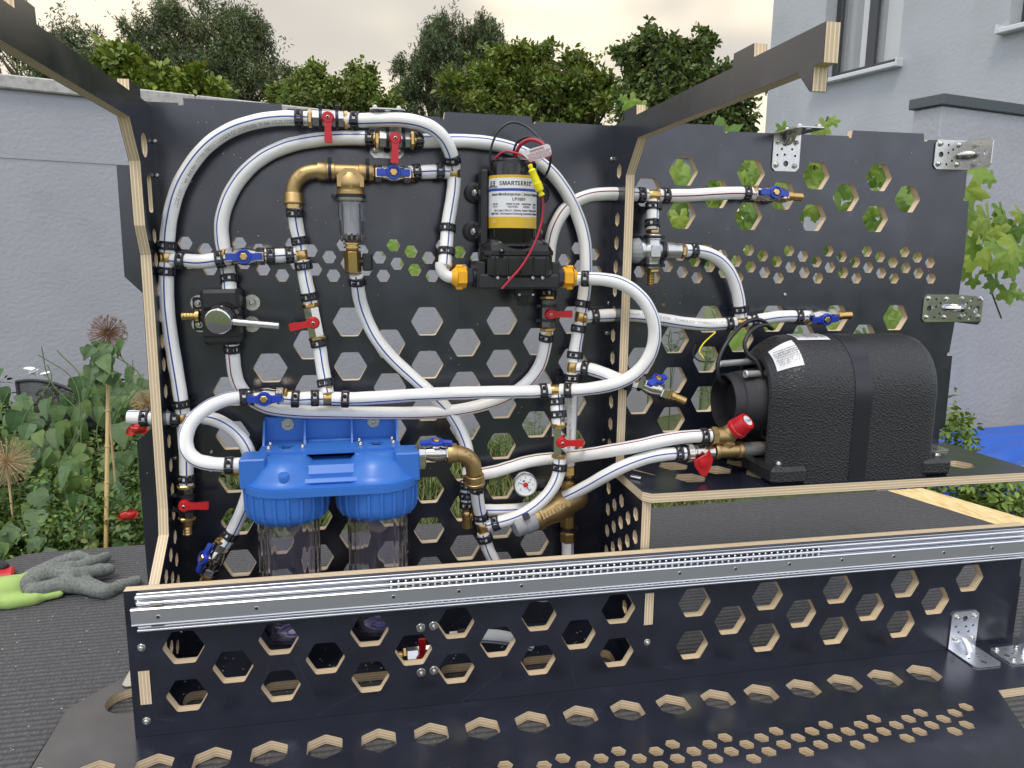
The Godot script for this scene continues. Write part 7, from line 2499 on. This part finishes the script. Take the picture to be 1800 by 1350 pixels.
	for k in 300:
		var u := rng.randf()
		var w := rng.randf()
		if w > 0.80 and u > 0.10 and u < 0.55 or absf(u - 0.72) < 0.055 and w < 0.72 or w < 0.30 and rng.randf() < 0.45:
			continue
		var p := patch(V(-272.8, -312.6, -814.6), V(100.7, -308.7, -738.8), V(-51.5, 17.5, -1451.7), V(-542.8, 12.4, -1551.5), u, w) + Vector3(0, 0, 0.03 + rng.randfn() * 0.06)
		if p.z > -0.57:
			continue
		put.call(p, rng.randf_range(0.030, 0.076), root, base)
	for k in 40:
		put.call(patch(V(-244, -139.7, -1410.6), V(-42.1, -137.6, -1369.6), V(-57.4, -4.3, -1469.7), V(-265.1, -6.5, -1511.9), rng.randf(), rng.randf()), rng.randf_range(0.035, 0.06), root, base)
	for k in 7:
		var p0 := V(-394.4, -225.5, -1114.7).lerp(V(17.1, -221.2, -1031.2), rng.randf())
		g = G.new()
		tube(g, smooth_path([p0, p0 + Vector3(rng.randfn() * 0.03, 0.13, -0.05), p0 + Vector3(rng.randfn() * 0.035, 0.25, -0.10), p0 + Vector3(rng.randfn() * 0.045, rng.randf_range(0.28, 0.37), -0.12)], 5), 0.0016, 5)
		part("stem", [g, M.stem_green if M.has("stem_green") else mat("stem_green", 0.09, 0.14, 0.045, 0.7)], root)
	mat("petal_white", 0.78, 0.79, 0.82, 0.6)
	mat("petal_red", 0.55, 0.035, 0.03, 0.55)
	for q in [V(-387.5, 6.3, -1394.1), V(-359.6, -0.4, -1387.1), V(-335.8, -8.9, -1391.1)]:
		g = G.new()
		lathe(g, mm([1, 0, 3, 8, 7, 16, 13, 22, 16, 23.5, 15, 24, 12, 22.5, 6, 16.5, 2, 8]), along(q, Vector3(-0.35, 0.9, 0.1).rotated(Vector3(0, 0, 1), rng.randfn() * 0.5)), 20)
		part("flower", [g, M.petal_white], root)
	for e in [[V(56.2, -72.7, -879.1), "red poppy flower under the white hose end beside the wooden divider"], [V(61.8, -256.7, -730.4), "red poppy flower low in the bed at the platform's back edge"]]:
		var pr := thing("poppy", e[1], "flower", e[0] - Vector3(0, 0.4, 0), "red poppies")
		for k in 4:
			g = G.new()
			var tilt := Vector3(0.1 + rng.randfn() * 0.25, 0.9, 0.1 + rng.randfn() * 0.2)
			var w := 1.0 + 0.15 * rng.randfn()
			lathe(g, mm([1, 0, 9 * w, 2, 16 * w, 6, 20 * w, 12, 21 * w, 18, 18 * w, 21]), along(e[0], tilt), 9, false, 0.0, TAU * k / 4.0 - 0.25, TAU * (k + 1) / 4.0 + 0.25)
			part("petal", [g, M.petal_red], pr)
		g = G.new()
		rod(g, e[0], e[0] + Vector3(0, 0.010, 0.004), 0.005)
		part("seed_head", [g, M.stem_green], pr)
		g = G.new()
		tube(g, smooth_path([e[0], e[0] - Vector3(0.01, 0.2, 0.0), e[0] - Vector3(0.0, 0.4, 0.0)], 4), 0.0016, 5)
		part("stem", [g, M.stem_green], pr)
	# stake and dried alliums
	mat("bamboo", 0.50, 0.37, 0.16, 0.6)
	mat("dry_straw", 0.50, 0.37, 0.20, 0.8)
	mat("dry_brown", 0.22, 0.115, 0.06, 0.8)
	var s0 := V(-4.1, -302.8, -761.4)
	var s1 := V(-15.2, 105.5, -926.3)
	g = G.new()
	rod(g, s0 + (s0 - s1) * 0.5, s1, 0.0058, 0.0050, 12)
	for k in 5:
		var q := s0.lerp(s1, 0.08 + 0.21 * k)
		rod(g, q, q + (s1 - s0).normalized() * 0.006, 0.0066, 0.0066, 12)
	lone("bamboo_stake", [g, M.bamboo], "tan bamboo stake standing upright in the flower bed, wrapped by bindweed", "stake")
	for k in 34:
		var t := rng.randf()
		put.call(s1.lerp(V(-12.6, 20.5, -894.7), t) + Vector3(rng.randfn() * 0.02, 0.06, 0.02 + rng.randfn() * 0.02), rng.randf_range(0.03, 0.055), root, base)
	for e in [[V(-19.5, 184.5, -957.1), 0.044, V(-19.1, 16.5, -916), "round dried allium seed head on top of the bindweed covered stake", M.dry_brown], [V(-267.2, -139.7, -896.9), 0.060, V(-256, -266.5, -871.5), "large straw coloured dried allium head low at the edge of the bed", M.dry_straw], [V(-6.7, -57.9, -1221.4), 0.040, V(-10.7, -214.4, -1193.6), "small dried allium head half hidden behind the wooden divider", M.dry_straw]]:
		var ar := thing("dried_allium", e[3], "dried flower", e[2] - Vector3(0, 0.3, 0), "dried allium heads")
		g = G.new()
		tube(g, smooth_path([e[0], e[0].lerp(e[2], 0.5), e[2], e[2] - Vector3(0, 0.3, 0)], 4), 0.003, 6)
		part("stem", [g, M.dry_straw], ar)
		g = G.new()
		for k in 230:
			var y := 1.0 - 2.0 * (k + 0.5) / 230.0
			var r := sqrt(1.0 - y * y)
			var d := (Vector3(cos(k * 2.39996) * r, y, sin(k * 2.39996) * r) + Vector3(rng.randfn(), rng.randfn(), rng.randfn()) * 0.05).normalized()
			var l: float = e[1] * rng.randf_range(0.82, 1.05)
			var tip: Vector3 = e[0] + d * l
			tube(g, PackedVector3Array([e[0] + d * 0.006, tip]), PackedFloat32Array([0.0006, 0.0004]), 3, 0.0, false)
			for q in 3:
				var w := (d + Vector3(rng.randfn(), rng.randfn(), rng.randfn()) * 0.5).normalized()
				tube(g, PackedVector3Array([tip, tip + w * 0.007]), PackedFloat32Array([0.0008, 0.0002]), 3, 0.0, false)
		part("seed_head", [g, e[4]], ar)
	# thistle like weed and thin flower stalks in front of the wall
	var stalk_labels := ["thin wild stalk before the wall, above the blue filter", "tall thin stalk before the wall, by the strainer's sloping hose", "short thin stalk behind the holes above the gauge", "leafy thin stalk behind the holes left of the mirror bodied valve", "thin stalk behind the holes just right of the sagging hose", "thin stalk behind the holes beside the middle divider's hose", "feathery stalk behind the holes below the looping hose", "feathery stalk behind the holes left of the boiler's pipes", "low feathery stalk behind the divider's barbed valve", "low thin stalk behind the hole beside the boiler's duct"]
	for e in [[V(346.9, -501.5, -1690.1), V(340.1, -168.4, -1804.2)], [V(638, -342.8, -1555.8), V(658.7, -177, -1581.8)], [V(1057.8, -414.6, -1664), V(1077.4, -336.8, -1674.2)], [V(1157.7, -391.4, -1647.8), V(1225.7, -324.1, -1646.1)], [V(1303.5, -301.1, -1634.4), V(1293.9, -245.8, -1646.4)], [V(1408.5, -297.4, -1509.8), V(1437.9, -147, -1531.2)], [V(1799.8, -14.6, -1481.2), V(1824.2, 103.6, -1497.8)], [V(1872.7, 1.4, -1365.5), V(1905.2, 63.8, -1370.3)], [V(1675.9, -42.1, -1397.9), V(1709.4, 61.8, -1410)], [V(1899.5, -163.9, -1329.9), V(1926.3, -80.8, -1339.5)]]:
		var wr := thing("wild_stalk", stalk_labels.pop_front(), "weed", e[0] - Vector3(0, 0.5, 0), "thin wild stalks behind the panel")
		g = G.new()
		for b in 5:
			var tip: Vector3 = e[1] + Vector3(rng.randfn() * 0.06, rng.randfn() * 0.05, rng.randfn() * 0.03)
			tube(g, smooth_path([e[0] - Vector3(0, 0.5, 0), e[0].lerp(tip, 0.3), tip], 4), 0.0011, 4)
			for k in 5:
				var f := frame(e[0].lerp(tip, 0.35 + 0.15 * k), Vector3(rng.randfn(), 0.4, rng.randfn() * 0.5), Vector3(0, 0.5, 1))
				leaf(g, [Vector2(0, 0), Vector2(0.07, 0.4), Vector2(0, 1)], Transform3D(Basis(f.basis.y, f.basis.x, f.basis.z) * 0.045, f.origin), 0.1, 0.3)
		part("stalk", [g, M.stem_green], wr)
	# leafy weed beside the bin
	var sb := thing("green_shrub", "small leafy green shrub between the wooden edge board and the blue bin", "shrub", V(2150, -1000, -900))
	xf = []
	tint = PackedColorArray()
	for k in 230:
		var p: Vector3 = V(2590, -357.9, -790) + Vector3(rng.randfn() * 0.075, rng.randfn() * 0.04, rng.randfn() * 0.07)
		if k > 165:
			p = V(2537.4, -182.5, -884.7) + Vector3(rng.randfn() * 0.026, rng.randfn() * 0.04, rng.randfn() * 0.05)
		xf.append(Transform3D(Basis.from_euler(Vector3(rng.randfn() * 0.5, rng.randf() * TAU, rng.randfn() * 0.5)) * rng.randf_range(0.018, 0.034), p - sb.position))
		var q := rng.randf_range(1.0, 2.2)
		tint.append(Color(q * 1.2, q, q * 0.7))
	scatter("leaves", sb, bush, xf, tint).set_meta("kind", "stuff")
	g = G.new()
	for q in [V(2530.2, -177, -887.1), V(2590.1, -354.3, -790.7), V(2545, -354.8, -799.8)]:
		tube(g, smooth_path([V(2150, -1000, -900), q - Vector3(0, 0.15, 0), q], 4), 0.003, 5)
	part("stem", [g, M.stem_green], sb)
	# garden chair with a wire mesh back
	var cr := thing("garden_chair", "black wire mesh garden chair back overgrown by bindweed before the wall", "chair", V(-354.3, -170.4, -1479.5) - Vector3(0, 0.75, 0))
	var ca := V(-506.2, -45.8, -1595.6)
	var cb := V(-213.7, -111.2, -1440.7)
	var top := smooth_path([ca, V(-424.3, -30.7, -1519.3), V(-348.3, -33.9, -1472.1), V(-281.6, -56.8, -1443.8), cb], 6)
	var bot := smooth_path([V(-487.1, -185.6, -1566.1), V(-409.6, -176.6, -1489.7), V(-342.7, -172.6, -1445.6), V(-275.5, -173.2, -1421.4), V(-219.1, -182.8, -1428.8)], 6)
	g = G.new()
	tube(g, top, 0.006, 8)
	var midp := PackedVector3Array()
	for i in top.size():
		midp.append(top[i].lerp(bot[i], 0.52))
	tube(g, midp, 0.0035, 6)
	tube(g, PackedVector3Array([top[0], bot[0], bot[0] - Vector3(0, 0.6, 0)]), 0.007, 8)
	tube(g, PackedVector3Array([top[top.size() - 1], bot[bot.size() - 1], bot[bot.size() - 1] - Vector3(0, 0.6, 0)]), 0.007, 8)
	part("frame", [g, M.black_satin], cr)
	g = G.new()
	var surf := func(u: float, w: float) -> Vector3:
		var i := mini(int(u * (top.size() - 1)), top.size() - 2)
		var f := u * (top.size() - 1) - i
		return top[i].lerp(top[i + 1], f).lerp(bot[i].lerp(bot[i + 1], f), w)
	for k in range(-14, 44):
		for s in 2:
			var pts := PackedVector3Array()
			for j in 13:
				var u := k / 44.0 + j / 12.0 * 0.32
				if s == 1:
					u = k / 44.0 + (1.0 - j / 12.0) * 0.32
				if u >= 0.0 and u <= 1.0:
					pts.append(surf.call(u, j / 12.0))
			if pts.size() > 1:
				tube(g, pts, 0.0011, 4, 0.0, false)
	part("wire_mesh", [g, M.black_satin], cr)
	# terracotta pot
	mat("terracotta", 0.16, 0.075, 0.055, 0.85)
	g = G.new()
	var tp := V(-130.7, -89.2, -1552.2)
	lathe(g, mm([0, -160, 70, -160, 95, 0, 108, 2, 110, 26, 96, 28, 90, 0, 0, -2]), Transform3D(Basis(), tp), 30)
	lone("plant_pot", [g, M.terracotta], "brown terracotta plant pot among the leaves next to the wooden divider", "plant pot")

func blue_bin() -> void:
	mat("bin_blue", 0.022, 0.10, 0.46, 0.42)
	var m: StandardMaterial3D = M.bin_blue
	m.normal_enabled = true
	m.normal_texture = noise_tex(0.02, 3, [], 256, true, 2.0)
	m.normal_scale = 0.3
	tri_map(m, 4.0)
	var q := V(2919.7, -278.1, -944.4)
	var at := Vector3(q.x + 0.19, -0.05, q.z - 0.12)
	var root := thing("rubbish_bin", "blue plastic bin with a ribbed lid behind the wooden edge board", "bin", at)
	var rot := Transform3D(Basis(Vector3.UP, 0.12), at)
	var g := G.new()
	for e in [[0.0, 0.62, 0.30, 0.25]]:
		var n := 4
		var r0 := [Vector2(-0.27, -0.23), Vector2(0.27, -0.23), Vector2(0.27, 0.23), Vector2(-0.27, 0.23)]
		for i in n:
			var a: Vector2 = r0[i]
			var b: Vector2 = r0[(i + 1) % n]
			var pa := rot * Vector3(a.x, 0.02, a.y)
			var pb := rot * Vector3(b.x, 0.02, b.y)
			var pc := rot * Vector3(b.x * 1.22, 0.52, b.y * 1.22)
			var pd := rot * Vector3(a.x * 1.22, 0.52, a.y * 1.22)
			g.flat(pa, pb, pc, rot.basis * Vector3(a.x + b.x, 0, a.y + b.y))
			g.flat(pa, pc, pd, rot.basis * Vector3(a.x + b.x, 0, a.y + b.y))
	part("body", [g, M.bin_blue], root)
	g = G.new()
	cbox(g, rot * Transform3D(Basis(), Vector3(0, 0.535, 0)), Vector3(0.72, 0.03, 0.62), 0.008)
	cbox(g, rot * Transform3D(Basis(), Vector3(0, 0.505, 0)), Vector3(0.69, 0.03, 0.59), 0.006)
	part("rim", [g, M.bin_blue], root)
	g = G.new()
	var secs := []
	var nx := 17
	for i in nx:
		var u := i / float(nx - 1)
		var x := lerpf(-0.40, 0.40, u)
		var row := []
		for j in 41:
			var v := j / 40.0
			var z := lerpf(-0.36, 0.36, v)
			var edge := minf(minf(u, 1 - u) * 0.80, minf(v, 1 - v) * 0.72)
			var y := 0.60 + 0.215 * (1.0 - exp(-edge / 0.055)) - 0.055 * v + 0.006 * smoothstep(0.06, 0.12, edge) * sin(z * 62.0)
			row.append(rot * Vector3(x, y, z))
		secs.append(row)
	for i in nx - 1:
		for j in 40:
			var q4 := [secs[i][j], secs[i + 1][j], secs[i + 1][j + 1], secs[i][j + 1]]
			var nn := []
			for e in [[i, j], [i + 1, j], [i + 1, j + 1], [i, j + 1]]:
				var dx: Vector3 = secs[mini(e[0] + 1, nx - 1)][e[1]] - secs[maxi(e[0] - 1, 0)][e[1]]
				var dz: Vector3 = secs[e[0]][mini(e[1] + 1, 40)] - secs[e[0]][maxi(e[1] - 1, 0)]
				nn.append(dz.cross(dx).normalized())
			g.tri(q4[0], q4[1], q4[2], nn[0], nn[1], nn[2])
			g.tri(q4[0], q4[2], q4[3], nn[0], nn[2], nn[3])
	for s in 4:
		var b := rot * Vector3(0, 0, 0)
		for e in [[Vector3(-0.40, 0.59, -0.36), Vector3(0.40, 0.59, -0.36)], [Vector3(0.40, 0.59, -0.36), Vector3(0.40, 0.535, 0.36)], [Vector3(0.40, 0.535, 0.36), Vector3(-0.40, 0.535, 0.36)], [Vector3(-0.40, 0.535, 0.36), Vector3(-0.40, 0.59, -0.36)]].slice(s, s + 1):
			var p0: Vector3 = rot * e[0]
			var p1: Vector3 = rot * e[1]
			g.flat(p0, p1, p1 + Vector3(0, 0.012, 0), (p0 + p1) / 2 - b)
			g.flat(p0, p1 + Vector3(0, 0.012, 0), p0 + Vector3(0, 0.012, 0), (p0 + p1) / 2 - b)
	part("lid", [g, M.bin_blue], root)
